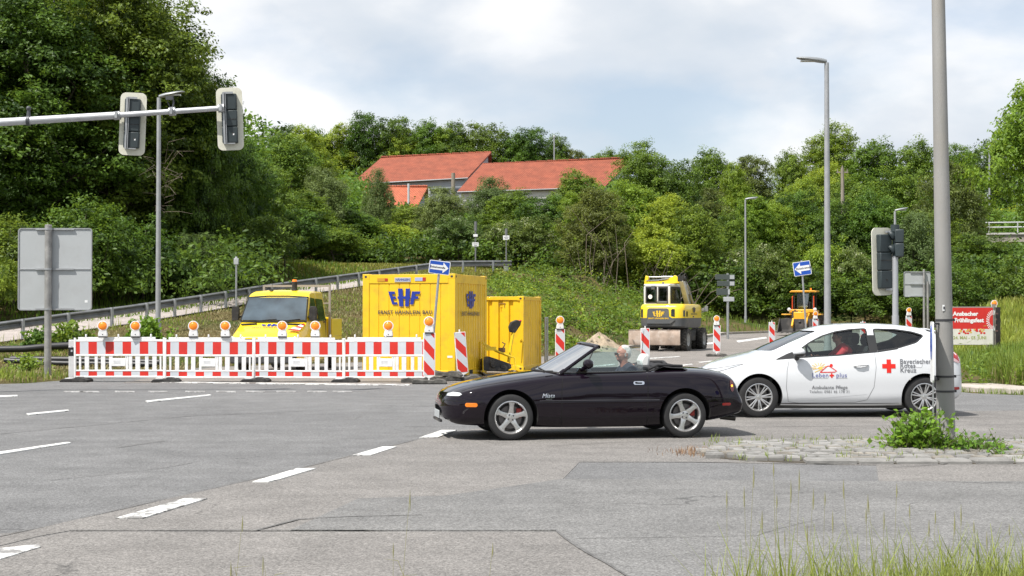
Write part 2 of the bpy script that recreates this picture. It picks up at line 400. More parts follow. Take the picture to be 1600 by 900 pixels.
# asphalt
def asphalt(name, col, light, crack=0.5, seed=0.0, blotch=.16):
    m = bpy.data.materials.new(name); m.use_nodes = True; nt = m.node_tree; b = nt.nodes['Principled BSDF']; L = nt.links.new
    t = nt.nodes.new('ShaderNodeTexCoord'); mp_ = nt.nodes.new('ShaderNodeMapping'); mp_.inputs['Location'].default_value = (seed, seed*.7, 0)
    L(t.outputs['Object'], mp_.inputs[0]); vec = mp_.outputs[0]
    def noise(s, det=5, rough=.6, dist=0):
        n = nt.nodes.new('ShaderNodeTexNoise'); n.inputs['Scale'].default_value = s; n.inputs['Detail'].default_value = det
        n.inputs['Roughness'].default_value = rough; n.inputs['Distortion'].default_value = dist; L(vec, n.inputs['Vector']); return n.outputs['Fac']
    def ramp(f, p0, c0, p1, c1):
        r = nt.nodes.new('ShaderNodeValToRGB'); L(f, r.inputs[0]); e = r.color_ramp.elements
        e[0].position = p0; e[0].color = (*c0, 1); e[1].position = p1; e[1].color = (*c1, 1); return r.outputs[0]
    def mul(a, c, fac=1.0):
        x = nt.nodes.new('ShaderNodeMix'); x.data_type = 'RGBA'; x.blend_type = 'MULTIPLY'; x.inputs[0].default_value = fac; L(a, x.inputs[6]); L(c, x.inputs[7]); return x.outputs[2]
    big = ramp(noise(.22, 4), .3, col, .7, light)
    med = ramp(noise(1.6, 6, .65), .3, (1-blotch,)*3, .7, (1+blotch,)*3)
    vo = nt.nodes.new('ShaderNodeTexVoronoi'); vo.inputs['Scale'].default_value = 85; L(vec, vo.inputs['Vector'])
    sp = ramp(vo.outputs['Color'], .0, (.52, .52, .52), 1.0, (1.5, 1.5, 1.5))
    fine = ramp(noise(28, 3, .8), .25, (.72,)*3, .75, (1.28,)*3)
    c = mul(mul(mul(big, med), sp), fine)
    # tyre-polished and stained streaks with their own shape
    mq = nt.nodes.new('ShaderNodeMapping'); mq.inputs['Scale'].default_value = (.12, 1.5, 1); mq.inputs['Rotation'].default_value = (0, 0, R(-6)); L(vec, mq.inputs[0])
    ns = nt.nodes.new('ShaderNodeTexNoise'); ns.inputs['Scale'].default_value = 1.3; ns.inputs['Detail'].default_value = 5; L(mq.outputs[0], ns.inputs['Vector'])
    c = mul(c, ramp(ns.outputs['Fac'], .35, (.94, .94, .94), .65, (1.05, 1.05, 1.05)))
    # cracks: warped voronoi edges, only here and there
    nv = nt.nodes.new('ShaderNodeTexNoise'); nv.inputs['Scale'].default_value = 1.1; nv.inputs['Detail'].default_value = 5; L(vec, nv.inputs['Vector'])
    vm = nt.nodes.new('ShaderNodeVectorMath'); vm.operation = 'MULTIPLY_ADD'; vm.inputs[1].default_value = (1.6, 1.6, 0); L(nv.outputs['Color'], vm.inputs[0]); L(vec, vm.inputs[2])
    v2 = nt.nodes.new('ShaderNodeTexVoronoi'); v2.feature = 'DISTANCE_TO_EDGE'; v2.inputs['Scale'].default_value = .28; L(vm.outputs[0], v2.inputs['Vector'])
    line = ramp(v2.outputs['Distance'], .0, (1, 1, 1), .006, (0, 0, 0))
    gate = ramp(noise(.5, 3), .5, (0, 0, 0), .6, (crack,)*3)
    k = mul(line, gate)
    x = nt.nodes.new('ShaderNodeMix'); x.data_type = 'RGBA'; L(k, x.inputs[0]); L(c, x.inputs[6]); x.inputs[7].default_value = (.03, .03, .03, 1)
    L(x.outputs[2], b.inputs['Base Color']); b.inputs['Roughness'].default_value = .82; b.inputs['Specular IOR Level'].default_value = .3
    bp = nt.nodes.new('ShaderNodeBump'); bp.inputs['Strength'].default_value = .55; bp.inputs['Distance'].default_value = .006
    L(vo.outputs['Distance'], bp.inputs['Height']); L(bp.outputs[0], b.inputs['Normal'])
    return m
A_GREY = asphalt('asphalt_grey', (.138, .138, .139), (.167, .167, .167), seed=3)
A_TAN = asphalt('asphalt_worn_tan', (.170, .162, .154), (.197, .187, .177), crack=.6, seed=9)
A_PATCH = asphalt('asphalt_patch', (.148, .147, .145), (.177, .175, .171), crack=.6, seed=21)
A_SIDE = asphalt('asphalt_side_road', (.195, .179, .165), (.23, .21, .193), crack=.3, seed=14)
A_SEAM = mat('asphalt_seam_tar', (.12, .118, .115), .8, var=.35, vscale=9)
def sheet(name, poly, m, lift, step=1.2, zf=road_z):
    """flat polygon sheet draped on the road level"""
    bm = bmesh.new(); vs = [bm.verts.new((x, y, 0)) for x, y in poly]; bm.faces.new(vs)
    xs = [p[0] for p in poly]; ys = [p[1] for p in poly]
    if max(ys) > 57:
        y = 57.0
        while y < min(max(ys), 94):
            bmesh.ops.bisect_plane(bm, geom=bm.verts[:]+bm.edges[:]+bm.faces[:], plane_co=(0, y, 0), plane_no=(0, 1, 0)); y += 3.0
    bmesh.ops.triangulate(bm, faces=bm.faces[:])
    for v in bm.verts: v.co.z = float(zf(v.co.x, v.co.y)) + lift
    for f in bm.faces:
        if f.normal.z < 0: f.normal_flip()
    bm.normal_update()
    for f in bm.faces[:]:
        if f.normal.z < 0: f.normal_flip()
    be = [e for e in bm.edges if len(e.link_faces) == 1]
    if lift > 0:        # close the rim down to the layer below
        ex = bmesh.ops.extrude_edge_only(bm, edges=be)
        for v in [g_ for g_ in ex['geom'] if isinstance(g_, bmesh.types.BMVert)]: v.co.z -= lift+.004
    me = bpy.data.meshes.new(name); bm.to_mesh(me); bm.free()
    me.materials.append(m); return fin(me, name, smooth=0)
def px2w(px, py): d = 3760.0/(py-490.0); return (wx(px, d), d)
def pxs(L): return [px2w(*p) for p in L]
struct(sheet('road', PAVED, A_GREY, 0.0))
# worn tan lane in front, bounded by the old seam
TAN = pxs([(-500,885),(40,830),(220,789),(420,744),(540,714),(640,690),(700,676),(860,655),(1100,648),(1700,640),(2300,640),(2300,700),(1700,752),(1372,752),(1368,727),(1080,722),(905,722),(880,748),(700,775),(560,780),(455,829),(110,829),(60,838),(-600,1000),(-900,1000)])
struct(sheet('road_lane', TAN, A_TAN, 0.004))
struct(sheet('road_patch', pxs([(-600,1002),(60,840),(110,831),(700,831),(868,831),(905,856),(945,880),(985,905),(1075,960),(1180,1030),(-1400,1030)]), A_TAN, 0.007))
struct(sheet('road_patch', pxs([(455,829),(560,780),(700,775),(880,749),(1368,753),(1700,753),(2200,753),(2600,1030),(1180,1030),(1075,960),(985,905),(945,880),(905,856),(868,829)]), A_PATCH, 0.010))
# side road surface beyond the cars, sandy
SIDE = [(-9.0,34.9),(-5,34.3),(-1,34.2),(3,32.0),(8.7,31.0),(10.4,42),(13.4,55),(17.9,70),(25.9,86),(59,97.6),(59,103.4),(26,95),(17.3,92),(12.6,85.7),(8.7,73.8),(5.5,65.8),(3.2,59.8),(0.7,54.8),(-3.8,50.2),(-8.9,44.8),(-9.0,40.4)]
struct(sheet('side_road', SIDE, A_SIDE, 0.0055))
def ribbon(name, pts, w, m, lift, jitter=.0):
    L = [Vector((x, y, 0)) for x, y in pts]; out = []
    for i in range(len(L)-1):
        n = max(1, int((L[i+1]-L[i]).length/.3)); out += [L[i].lerp(L[i+1], k/n) for k in range(n)]
    out.append(L[-1]); mb = MB(); P = []
    for i, p in enumerate(out):
        d = (out[min(i+1, len(out)-1)]-out[max(i-1, 0)]).normalized(); nn = Vector((-d.y, d.x, 0))
        p = p + nn*random.uniform(-jitter, jitter); ww = w*random.uniform(.55, 1.2)/2
        z = float(road_z(p.x, p.y))+lift
        P += [(p.x-nn.x*ww, p.y-nn.y*ww, z), (p.x+nn.x*ww, p.y+nn.y*ww, z)]
    mb.add(P, [(2*i, 2*i+1, 2*i+3, 2*i+2) for i in range(len(out)-1)])
    return struct(obj(name, mb, m, smooth=0))
seams = [([(110,829),(300,829),(500,829),(700,830),(868,830)], .035), ([(868,831),(905,856),(945,880),(985,905),(1075,960)], .05), ([(-100,860),(40,830),(220,789),(420,744),(640,690),(700,676)], .03),
         ([(400,829),(470,812),(560,808),(660,806)], .05), ([(900,843),(1000,842),(1180,838),(1210,828),(1280,812),(1440,806)], .016), ([(0,678),(150,664),(300,650),(480,642)], .05), ([(80,750),(200,738),(260,730),(300,723)], .03),
         ([(905,722),(1080,722),(1370,727)], .03), ([(180,700),(260,689)], .04), ([(530,686),(620,683)], .03), ([(1700,722),(1500,724),(1380,732)], .03), ([(1120,690),(1000,690),(860,697)], .03), ([(1100,668),(1600,664)], .05), ([(1200,654),(1600,652)],.03)]
for k, (s_, w_) in enumerate(seams): ribbon('road_seam', pxs(s_), w_*.6, A_SEAM, .0125, .012)
struct(sheet('road_stain', pxs([(400,829),(430,816),(480,808),(600,806),(655,809),(640,813),(560,818),(470,827)]), A_SEAM, .0145)) if False else None

# painted lane markings (worn white paint: noise eats holes into the paint)
def paint_mat(name, wear, col=(.66, .66, .64)):
    m = bpy.data.materials.new(name); m.use_nodes = True; nt = m.node_tree; b = nt.nodes['Principled BSDF']; L = nt.links.new
    t = nt.nodes.new('ShaderNodeTexCoord'); n = nt.nodes.new('ShaderNodeTexNoise'); n.inputs['Scale'].default_value = 5; n.inputs['Detail'].default_value = 9; n.inputs['Roughness'].default_value = .75
    L(t.outputs['Object'], n.inputs['Vector']); r = nt.nodes.new('ShaderNodeValToRGB'); L(n.outputs['Fac'], r.inputs[0])
    r.color_ramp.elements[0].position = wear; r.color_ramp.elements[0].color = (.22, .215, .21, 1); r.color_ramp.elements[1].position = wear+.05; r.color_ramp.elements[1].color = (*col, 1)
    L(r.outputs[0], b.inputs['Base Color']); b.inputs['Roughness'].default_value = .75
    return m
P1, P2, P3 = paint_mat('road_paint', .41), paint_mat('road_paint_worn', .47), paint_mat('road_paint_faint', .5, (.5, .5, .49))
marks = [([(-30,862),(62,852),(66,856),(-30,885)], P2), ([(182,811),(290,780),(325,780),(224,811)], P2), ([(395,754),(465,733),(494,733),(437,750),(420,754)], P1), ([(549,713),(598,699),(620,699),(580,712)], P1), ([(655,685),(690,673),(714,673),(685,684)], P1),
    ([(-20,710),(108,691.5),(112,693),(-20,714)], P1), ([(42,647),(107,641),(109,642.6),(46,649)], P1), ([(228,627),(328,617),(331,618.4),(232,629)], P1), ([(-20,619),(28,618),(28,620),(-20,621.5)], P1)]
for x in (100,125,180,232,290,338,384,432,480,520): marks.append(([(x,611.6),(x+30,611.9),(x+31,613),(x+1,612.8)], P3))
for (x0, y0, x1, y1) in ((1045,545,1120,541),(1150,540,1196,536.6),(1010,560,1060,557),(1090,566,1190,556),(900,588,1010,575),(880,577,960,569),(1060,571,1080,569)):
    marks.append(([(x0,y0),(x1,y1),(x1+3,y1+1.1),(x0+4,y0+1.3)], P2 if y0 > 556 else P1))
for q, pm in marks: struct(sheet('road_marking', pxs(q), pm, .014))
marks2 = [([(250,596.5),(390,598.5),(390,599.8),(250,598)], P2), ([(400,598.6),(640,601),(640,602.6),(400,600.2)], P2)]
for q, pm in marks2: struct(sheet('road_marking', pxs(q), pm, .014))

# kerb and footpath on the right
K_ST = mat('kerb_stone', (.42, .38, .34), .85, var=.15, vscale=2.5, bump=.3, bscale=30, dirt=((.12, .13, .06), .7, 4))
mb = MB()
kp = [(60,27.7),(14,28.7),(10.7,29.1),(9.4,30.3),(8.9,32.2),(10.6,42),(13.6,55),(18.1,70)]
def strip(mb, pts, off0, off1, z0, z1):
    n = len(pts); P = []
    for i, (x, y) in enumerate(pts):
        a = Vector(pts[max(i-1, 0)]); b = Vector(pts[min(i+1, n-1)]); d = (b-a).normalized(); nn = Vector((d.y, -d.x))
        z = float(road_z(x, y))
        for (o, zz) in ((off0, z0), (off0, z1), (off1, z1), (off1, z0)): P.append((x+nn.x*o, y+nn.y*o, z+zz))
    F = [(4*i+k, 4*i+4+k, 4*i+4+(k+1) % 4, 4*i+(k+1) % 4) for i in range(n-1) for k in range(4)] + [(0, 1, 2, 3), (4*n-4, 4*n-1, 4*n-2, 4*n-3)]
    mb.add(P, F)
strip(mb, kp, 0, .16, -.1, .11)
struct(obj('kerb', mb, K_ST, smooth=0, bevel=.015))
mb = MB(); strip(mb, kp[:5], .162, 1.5, -.1, .095)
struct(obj('footpath', mb, mat('footpath_slab', (.44, .39, .35), .9, var=.18, vscale=1.5, bump=.3, bscale=40, dirt=((.15,.16,.08),.5,3)), smooth=0))
# far kerb of the side road
kp2 = [(60,104.2),(26,95.7),(17,92.7),(12.2,86),(8.3,74.1),(5.1,66.1)]
mb = MB(); strip(mb, kp2, 0, .3, -.1, .12); struct(obj('kerb', mb, K_ST, smooth=0))

# ramp carriageway climbing behind the guard rail
RW = [Vector((wx(p, d), d, z)) for p, d, z in RAIL]
P = []; n = len(RW)
for i, p in enumerate(RW):
    d = (RW[min(i+1, n-1)]-RW[max(i-1, 0)]); d.z = 0; d.normalize(); nn = Vector((-d.y, d.x, 0))
    for t in (-.15, 0.2, 2.4, 5.0): q = p + nn*t; P.append((q.x, q.y, p.z + .05))
mb = MB(); mb.add(P, [(4*i+k, 4*i+k+1, 4*i+5+k, 4*i+4+k) for i in range(n-1) for k in range(3)])
struct(obj('ramp_road', mb, asphalt('asphalt_ramp', (.34, .30, .28), (.38, .34, .315), crack=.2, seed=31), smooth=0))

# cobbled traffic island
mb = MB(); rnd = random.Random(5)
def isl_edge(y0):  # left tip rounding
    return 0
ix0, iy0, iy1 = wx(1097, 17.0), 15.95, 18.6
def inside_isl(x, y):
    if x > ix0+1.6: return iy0 + .0 <= y <= iy1
    t = (x-ix0)/1.6
    if t < 0: return False
    c = 17.0; return c-(c-iy0)*math.sqrt(1-(1-t)**2) <= y <= c+(iy1-c)*math.sqrt(1-(1-t)**2)
y = iy0
row = 0
while y < iy1:
    hh = .30 if row == 0 else rnd.uniform(.15, .19); x = ix0 - .1 + rnd.random()*.1
    while x < 16:
        w_ = rnd.uniform(.36, .55) if row == 0 else rnd.uniform(.15, .24)
        cx, cy = x+w_/2, y+hh/2
        if inside_isl(cx, cy) and rnd.random() > .015:
            z = .05 + rnd.uniform(-.006, .006) + .02*math.sin((cy-iy0)/(iy1-iy0)*PI)
            j = [rnd.uniform(-.014, .014) for _ in range(8)]; g_ = .015
            a = [(x+g_+j[0], y+g_+j[1]), (x+w_-g_+j[2], y+g_+j[3]), (x+w_-g_+j[4], y+hh-g_+j[5]), (x+g_+j[6], y+hh-g_+j[7])]
            b_ = [(cx+(p[0]-cx)*.92, cy+(p[1]-cy)*.88) for p in a]
            tl = [rnd.uniform(-.006, .006) for _ in range(4)]; mb.m = rnd.choice((0, 0, 0, 1, 2))
            mb.add([(p[0], p[1], -.02) for p in a] + [(p[0], p[1], z-.02) for p in a] + [(p[0], p[1], z+tl[k]) for k, p in enumerate(b_)],
                   [(k, (k+1) % 4, 4+(k+1) % 4, 4+k) for k in range(4)] + [(4+k, 4+(k+1) % 4, 8+(k+1) % 4, 8+k) for k in range(4)] + [(8, 9, 10, 11)])
        x += w_
    y += hh; row += 1
cob = [mat('cobble_grey', (.225, .22, .21), .8, var=.2, vscale=5, bump=.5, bscale=35), mat('cobble_light', (.275, .268, .255), .8, var=.2, vscale=5, bump=.5, bscale=35), mat('cobble_warm', (.24, .22, .19), .8, var=.25, vscale=5, bump=.5, bscale=35)]
struct(obj('pavement_island', mb, cob, smooth=0))
mb = MB(); mb.prism([p for p in [(ix0+.03,17)] + [(ix0+1.6*t, 17.0-(17-iy0-.03)*math.sqrt(1-(1-t)**2)) for t in (.05,.15,.3,.5,.75,1)] + [(16, iy0+.03), (16, iy1-.03)] + [(ix0+1.6*t, 17.0+(iy1-17-.03)*math.sqrt(1-(1-t)**2)) for t in (1,.75,.5,.3,.15,.05)]], .004, .012, 'z')
struct(obj('pavement_joint_bed', mb, mat('joint_sand', (.07, .06, .045), .95, var=.4, vscale=7), smooth=0))
# ------------------------------------------------------------------ foliage
LM = {
 'deep': leafmat('leaf_deep_green', (.024, .058, .008), (.14, .245, .026)),
 'mid': leafmat('leaf_mid_green', (.042, .098, .010), (.185, .305, .032)),
 'bright': leafmat('leaf_bright_green', (.08, .155, .012), (.29, .42, .045), trans=.42),
 'olive': leafmat('leaf_grey_olive', (.07, .105, .03), (.21, .29, .085)),
 'flower': leafmat('leaf_with_white_blossom', (.045, .09, .015), (.16, .24, .05), flower=(.55, .56, .42)),
 'russet': leafmat('leaf_russet_dark', (.045, .07, .014), (.16, .22, .045)),
 'vine': leafmat('leaf_vine', (.05, .13, .012), (.15, .34, .03), trans=.4),
}
BARK = mat('bark', (.10, .085, .065), .95, var=.35, vscale=8, bump=.8, bscale=25)
BARK_DRY = mat('bark_dry', (.22, .18, .14), .95, var=.3, vscale=8)
def leaves(C, Nrm, size, rg, asp=.55, fold=.0):
    """rhombic leaf faces at points C with rough normals Nrm"""
    n = len(C)
    N = Nrm + rg.normal(0, .55, (n, 3)); N /= np.linalg.norm(N, axis=1)[:, None]+1e-9
    T = np.cross(N, rg.normal(0, 1, (n, 3))); T /= np.linalg.norm(T, axis=1)[:, None]+1e-9
    B = np.cross(N, T); s = (size*rg.uniform(.6, 1.35, n))[:, None]
    V = np.stack([C-T*s*.5, C-B*s*asp*.5+T*s*.05, C+T*s*.55-N*s*.08, C+B*s*asp*.5+T*s*.05], 1).reshape(-1, 3)
    return V, np.arange(4*n).reshape(n, 4)
def crown_data(rg, lobes, clumps, per, leaf, clump_r=.55, low=-.75, squash=.6, fill=.25, rough=.22):
    """lobes: (cx,cy,cz,rx,ry,rz). leaf clumps sit on and a little inside the lobes' surface"""
    L = np.array(lobes, float); area = L[:, 3]*L[:, 4]+L[:, 3]*L[:, 5]+L[:, 4]*L[:, 5]; pr = area/area.sum()
    k = rg.choice(len(L), clumps, p=pr)
    d = rg.normal(0, 1, (clumps, 3)); d /= np.linalg.norm(d, axis=1)[:, None]
    flip = d[:, 2] < low; d[flip, 2] *= -1
    ph = rg.uniform(0, 6, 6)
    wob = 1 + rough*(np.sin(d[:, 0]*4+ph[0]+k)*np.sin(d[:, 1]*4+ph[1])+.6*np.sin(d[:, 2]*7+ph[2]+d[:, 0]*5+k*2))
    rad = np.where(rg.random(clumps) < fill, rg.uniform(.45, .85, clumps), rg.uniform(.86, 1.08, clumps))*wob
    c = L[k, :3] + d*L[k, 3:]*rad[:, None]
    # clumps droop into sprays: each has its own long direction
    cr = clump_r*rg.uniform(.55, 1.3, clumps)
    idx = np.repeat(np.arange(clumps), per)
    off = rg.normal(0, 1, (len(idx), 3)); off /= np.linalg.norm(off, axis=1)[:, None]; off *= rg.random((len(idx), 1))**.45
    off[:, 2] *= squash
    P = c[idx] + off*cr[idx, None]
    N = d[idx]*.55 + np.array([0, 0, .75]) + off*.35
    tc_ = rg.normal(.5, .2, clumps); t = np.clip(tc_[idx] + rg.normal(0, .12, len(idx)), 0, .94)
    V, Fc = leaves(P, N, leaf, rg)
    return V, Fc, t
def limbs(rg, H, lobes, r0, lean=0.0, base_split=.3, n_extra=5):
    mb = MB(); top = Vector((lean*H, 0, H*.86)); trunk = [Vector((0, 0, -.4))]
    for k in range(1, 7):
        f = k/6; trunk.append(Vector((lean*H*f+rg.normal(0, .02*H)*(k < 6), rg.normal(0, .02*H), H*.86*f)))
    mb.tube(trunk, [r0*(1-.88*(k/6)) for k in range(7)], 9)
    for (cx, cy, cz, rx, ry, rz_) in list(lobes)[:14]:
        f = min(.75, max(base_split, (cz-rz_*.6)/(H*.86))); i = f*6; a = trunk[int(i)].lerp(trunk[min(6, int(i)+1)], i-int(i))
        b = Vector((cx, cy, cz)); mid = a.lerp(b, .5)+Vector((0, 0, -.06*H))
        rr = r0*(1-.85*f)*.7
        mb.tube([a, mid, b, b+Vector((rx*.5*rg.choice((-1, 1)), 0, rz_*.5))], [rr, rr*.6, rr*.3, .01], 6)
        for q in range(2):
            e = b+Vector((rg.normal(0, .6)*rx, rg.normal(0, .6)*ry, rg.uniform(-.3, .8)*rz_)); mb.tube([mid.lerp(b, .4), e], [rr*.3, .008], 5)
    return mb
PLANT = {}
def make_tree(key, seed, H, lobes, m, clumps, per, leaf, r0, clump_r=.55, name='tree', **kw):
    rg = np.random.default_rng(seed)
    V, Fc, t = crown_data(rg, lobes, clumps, per, leaf, clump_r, **kw)
    me = npmesh('crown', V, Fc, LM[m], tint=t)
    mb = limbs(rg, H, lobes, r0); tm = mb.mesh('trunk', BARK); tm.polygons.foreach_set('use_smooth', [True]*len(tm.polygons))
    PLANT[key] = (me, tm, H)
def lobeset(rg, H, W, n, base=.25, top=1.0, r=.28, power=1.0):
    """lobes arranged in a rounded crown of height H, overall width W"""
    out = []
    for k in range(n):
        f = (k+.5)/n; z = H*(base+(top-base-.08)*f); prof = math.sin(PI*min(1, max(0.03, (f*.86+.12))))**.7*power
        a = k*2.4+rg.uniform(-.5, .5); rr = W/2*prof*rg.uniform(.25, .72)
        s = r*W*rg.uniform(.75, 1.25)*(.7+.4*prof)
        out.append((rr*math.cos(a), rr*math.sin(a), z, s, s, s*rg.uniform(.65, .95)))
    return out
g0 = np.random.default_rng(3)
make_tree('tall_a', 21, 17, lobeset(g0, 17, 9.5, 16, .12), 'deep', 1700, 52, .215, .30, .75)
make_tree('tall_b', 22, 16, lobeset(g0, 16, 8.5, 14, .08), 'mid', 1500, 52, .21, .26, .75)
make_tree('tall_c', 23, 18, lobeset(g0, 18, 10, 17, .2), 'deep', 1700, 52, .215, .33, .7)
make_tree('round_a', 24, 10, lobeset(g0, 10, 7.5, 11, .12), 'mid', 950, 46, .20, .18, .6)
make_tree('round_b', 25, 10, lobeset(g0, 10, 7, 10, .1), 'bright', 900, 46, .20, .17, .6)
make_tree('round_c', 26, 10, lobeset(g0, 10, 7.5, 10, .18), 'deep', 900, 46, .20, .18, .62)
make_tree('olive', 27, 9, lobeset(g0, 9, 6.5, 10, .1), 'olive', 850, 46, .17, .14, .55, squash=.9)
make_tree('poplar', 28, 12, lobeset(g0, 12, 4.6, 10, .08, r=.36), 'bright', 800, 46, .185, .14, .5)
make_tree('russet', 29, 9, lobeset(g0, 9, 7, 10, .15), 'russet', 800, 46, .185, .16, .55)
make_tree('maple', 30, 11, lobeset(g0, 11, 7.5, 12, .5), 'bright', 1100, 50, .20, .2, .6)
def bushset(rg, H, W, n):
    out = [(0, 0, H*.45, W*.3, W*.3, H*.45)]
    for k in range(n):
        a = k*2.4+rg.uniform(-.4, .4); rr = W*rg.uniform(.18, .36); z = H*rg.uniform(.25, .68); s = W*rg.uniform(.16, .26)
        out.append((rr*math.cos(a), rr*math.sin(a), z, s, s, min(z, s*1.05)))
    return out
make_tree('bush_a', 31, 4, bushset(g0, 4, 5, 7), 'mid', 420, 42, .145, .06, .42, low=-.3)
make_tree('bush_b', 32, 4, bushset(g0, 4, 5, 7), 'bright', 420, 42, .145, .06, .42, low=-.3)
make_tree('bush_c', 33, 4, bushset(g0, 4, 5.5, 8), 'flower', 460, 42, .145, .06, .4, low=-.3)
make_tree('bush_d', 34, 4, bushset(g0, 4, 5, 7), 'deep', 420, 42, .145, .06, .42, low=-.3)
make_tree('young', 35, 1.6, bushset(g0, 1.6, 1.5, 6), 'bright', 150, 14, .10, .02, .2, low=-.5)

def plant(kind, px, d, top, label, cat='tree', name='tree', wpx=None, base=None, group=None, rot=None, below=0.15):
    """stands on the terrain at its distance; scaled to real height"""
    me, tm, H = PLANT[kind]; x = wx(px, d); zb = gz(x, d) if base is None else base
    h = wz(top, d) - zb; s = h/H; 
    sx = s if wpx is None else wpx/F_*d/{'tall_a': 10.5, 'tall_b': 9.5, 'tall_c': 11, 'round_a': 8.6, 'round_b': 8, 'round_c': 8.4, 'olive': 7.5, 'poplar': 6, 'russet': 8, 'maple': 8.4, 'bush_a': 5.4, 'bush_b': 5.4, 'bush_c': 5.8, 'bush_d': 5.4, 'young': 1.7}[kind]
    t = thing(name, label, cat, (x, d, zb-below), random.uniform(0, 6.28) if rot is None else rot, group)
    t.scale = (sx, sx, s)
    for nm, m_ in (('trunk', tm), ('crown', me)):
        o = bpy.data.objects.new(nm, m_); COL.objects.link(o); o.parent = t
    return t
T = plant
G_L = 'tall trees of the wood left of the ramp'
T('tall_a', 40, 74, -40, 'tall dark leafy tree at the far left behind the signal arm', group=G_L, wpx=330)
T('tall_c', 185, 78, -75, 'tallest dark tree behind the left signal head on the arm', group=G_L, wpx=330)
T('tall_b', 262, 82, 25, 'tall tree at the right edge of the wood behind the right signal head', group=G_L, wpx=200)
T('tall_a', 120, 88, -90, 'tall tree in the second row of the left wood, between two nearer ones', group=G_L, wpx=330)
T('tall_c', -70, 76, -60, 'tall tree cut by the left edge of the photo', group=G_L, wpx=330)
T('tall_b', 215, 92, -20, 'tall tree behind the slim lamp on the left', group=G_L, wpx=250)
T('round_c', 372, 86, 218, 'dark lower tree sloping down to the right from the left wood', group=G_L, wpx=120)
T('round_c', 322, 80, 118, 'dark dense tree directly right of the slim left lamp column', group=G_L, wpx=125)
T('round_a', 418, 92, 252, 'rounded dark tree at the foot of the wood above the ramp', group=G_L, wpx=120)
T('bush_d', 20, 65, 330, 'dark bush behind the back of the large left road sign', 'bush', 'bush', wpx=200)
T('bush_a', -20, 62, 370, 'leafy bush at the left edge above the guard rail', 'bush', 'bush', wpx=150)
T('bush_d', 140, 68, 300, 'dark bush between the large left sign and the lamp column', 'bush', 'bush', wpx=220)
T('bush_d', 225, 72, 330, 'dark undergrowth bush at the lamp column', 'bush', 'bush', wpx=180)
T('olive', 300, 74, 368, 'feathery light shrub leaning over the guard rail', 'bush', 'bush', wpx=150)
T('bush_d', 380, 80, 330, 'dark shrub behind the small post beside the ramp', 'bush', 'bush', wpx=170)
T('bush_d', 445, 86, 320, 'dark shrub right of the wood above the yellow truck', 'bush', 'bush', wpx=130)
T('round_a', 455, 112, 215, 'leafy tree on the slope left of the red roofs', wpx=150)
T('olive', 505, 104, 268, 'loose grey-green tree before the left end of the red roof', wpx=110)
T('round_b', 480, 125, 205, 'bright tree rising behind the left slope trees', wpx=120)
T('olive', 592, 112, 270, 'thin wispy tree overlapping the red roof edge', wpx=60)
T('round_a', 470, 100, 300, 'green rounded tree above the grassy strip by the ramp', wpx=150)
T('round_a', 550, 106, 328, 'rounded green bush-like tree below the orange lower roof', wpx=150)
T('bush_a', 520, 98, 345, 'broad bush above the grass at the ramp bend', 'bush', 'bush', wpx=150)
T('bush_b', 600, 108, 345, 'bright bush below the small lower roof', 'bush', 'bush', wpx=140)
T('round_a', 640, 116, 320, 'green bush-like tree left of the wooden pole', wpx=130)
T('olive', 690, 112, 296, 'olive tree behind the wooden pole', wpx=110)
T('olive', 765, 116, 282, 'silvery tree in front of the right red roof', wpx=100)
T('bush_c', 715, 104, 335, 'blossoming shrub behind the left ramp post', 'bush', 'bush', wpx=110)
T('round_a', 800, 112, 298, 'dark-leaved round tree behind the right ramp post', wpx=130)
T('bush_c', 820, 102, 338, 'white-flowering shrub right of the ramp posts', 'bush', 'bush', wpx=130)
T('round_c', 858, 108, 305, 'dark round tree right of the flowering shrub', wpx=120)
T('bush_b', 770, 104, 362, 'light green shrub between the two ramp posts', 'bush', 'bush', wpx=110)
T('russet', 935, 98, 290, 'scraggy tree with bare grey stems above the sand heap', wpx=130)
T('round_b', 900, 104, 305, 'yellow-green tree left of the scraggy one', wpx=90)
T('round_a', 905, 140, 268, 'tree below the right end of the red roof', wpx=120)
T('tall_b', 1005, 124, 218, 'pointed dark tree right of the red roof end', wpx=120)
T('round_c', 1050, 122, 248, 'dark tree beside the pointed one', wpx=110)
T('round_b', 990, 108, 290, 'bright yellow-green tree behind the excavator', wpx=150)
T('round_b', 1040, 104, 310, 'bright tree above the excavator arm', wpx=130)
T('round_a', 1085, 102, 325, 'green tree between the excavator and the thin lamp', wpx=140)
T('bush_b', 1010, 100, 365, 'light bush just behind the excavator cab', 'bush', 'bush', wpx=150)
T('round_a', 1140, 108, 335, 'green tree directly left of the thin distant lamp', wpx=120)
T('poplar', 1180, 114, 300, 'pale upright tree right of the thin distant lamp', wpx=95)
T('round_b', 1215, 116, 320, 'light tree over the right blue arrow sign', wpx=110)
T('round_c', 1250, 118, 300, 'darker tree left of the tall lamp column', wpx=120)
T('round_c', 1315, 114, 315, 'dark tree right of the tall lamp column', wpx=130)
T('round_a', 1370, 112, 300, 'green tree behind the pedestrian signal post', wpx=140)
T('bush_c', 1190, 101, 380, 'pale flowering shrub above the loader', 'bush', 'bush', wpx=140)
T('bush_c', 1330, 102, 385, 'flowering shrub between the tall lamp and the signal post', 'bush', 'bush', wpx=120)
T('bush_b', 1280, 102, 372, 'light shrub behind the tall lamp column', 'bush', 'bush', wpx=120)
T('olive', 1425, 104, 340, 'grey-green tree behind the back of the small road sign', wpx=120)
T('russet', 1490, 116, 250, 'tall dark tree behind the thick concrete pole', wpx=130)
T('round_c', 1455, 110, 330, 'dark tree left of the thick concrete pole', wpx=120)
T('round_c', 1530, 106, 365, 'dark bushy tree below the bridge railing', wpx=150)
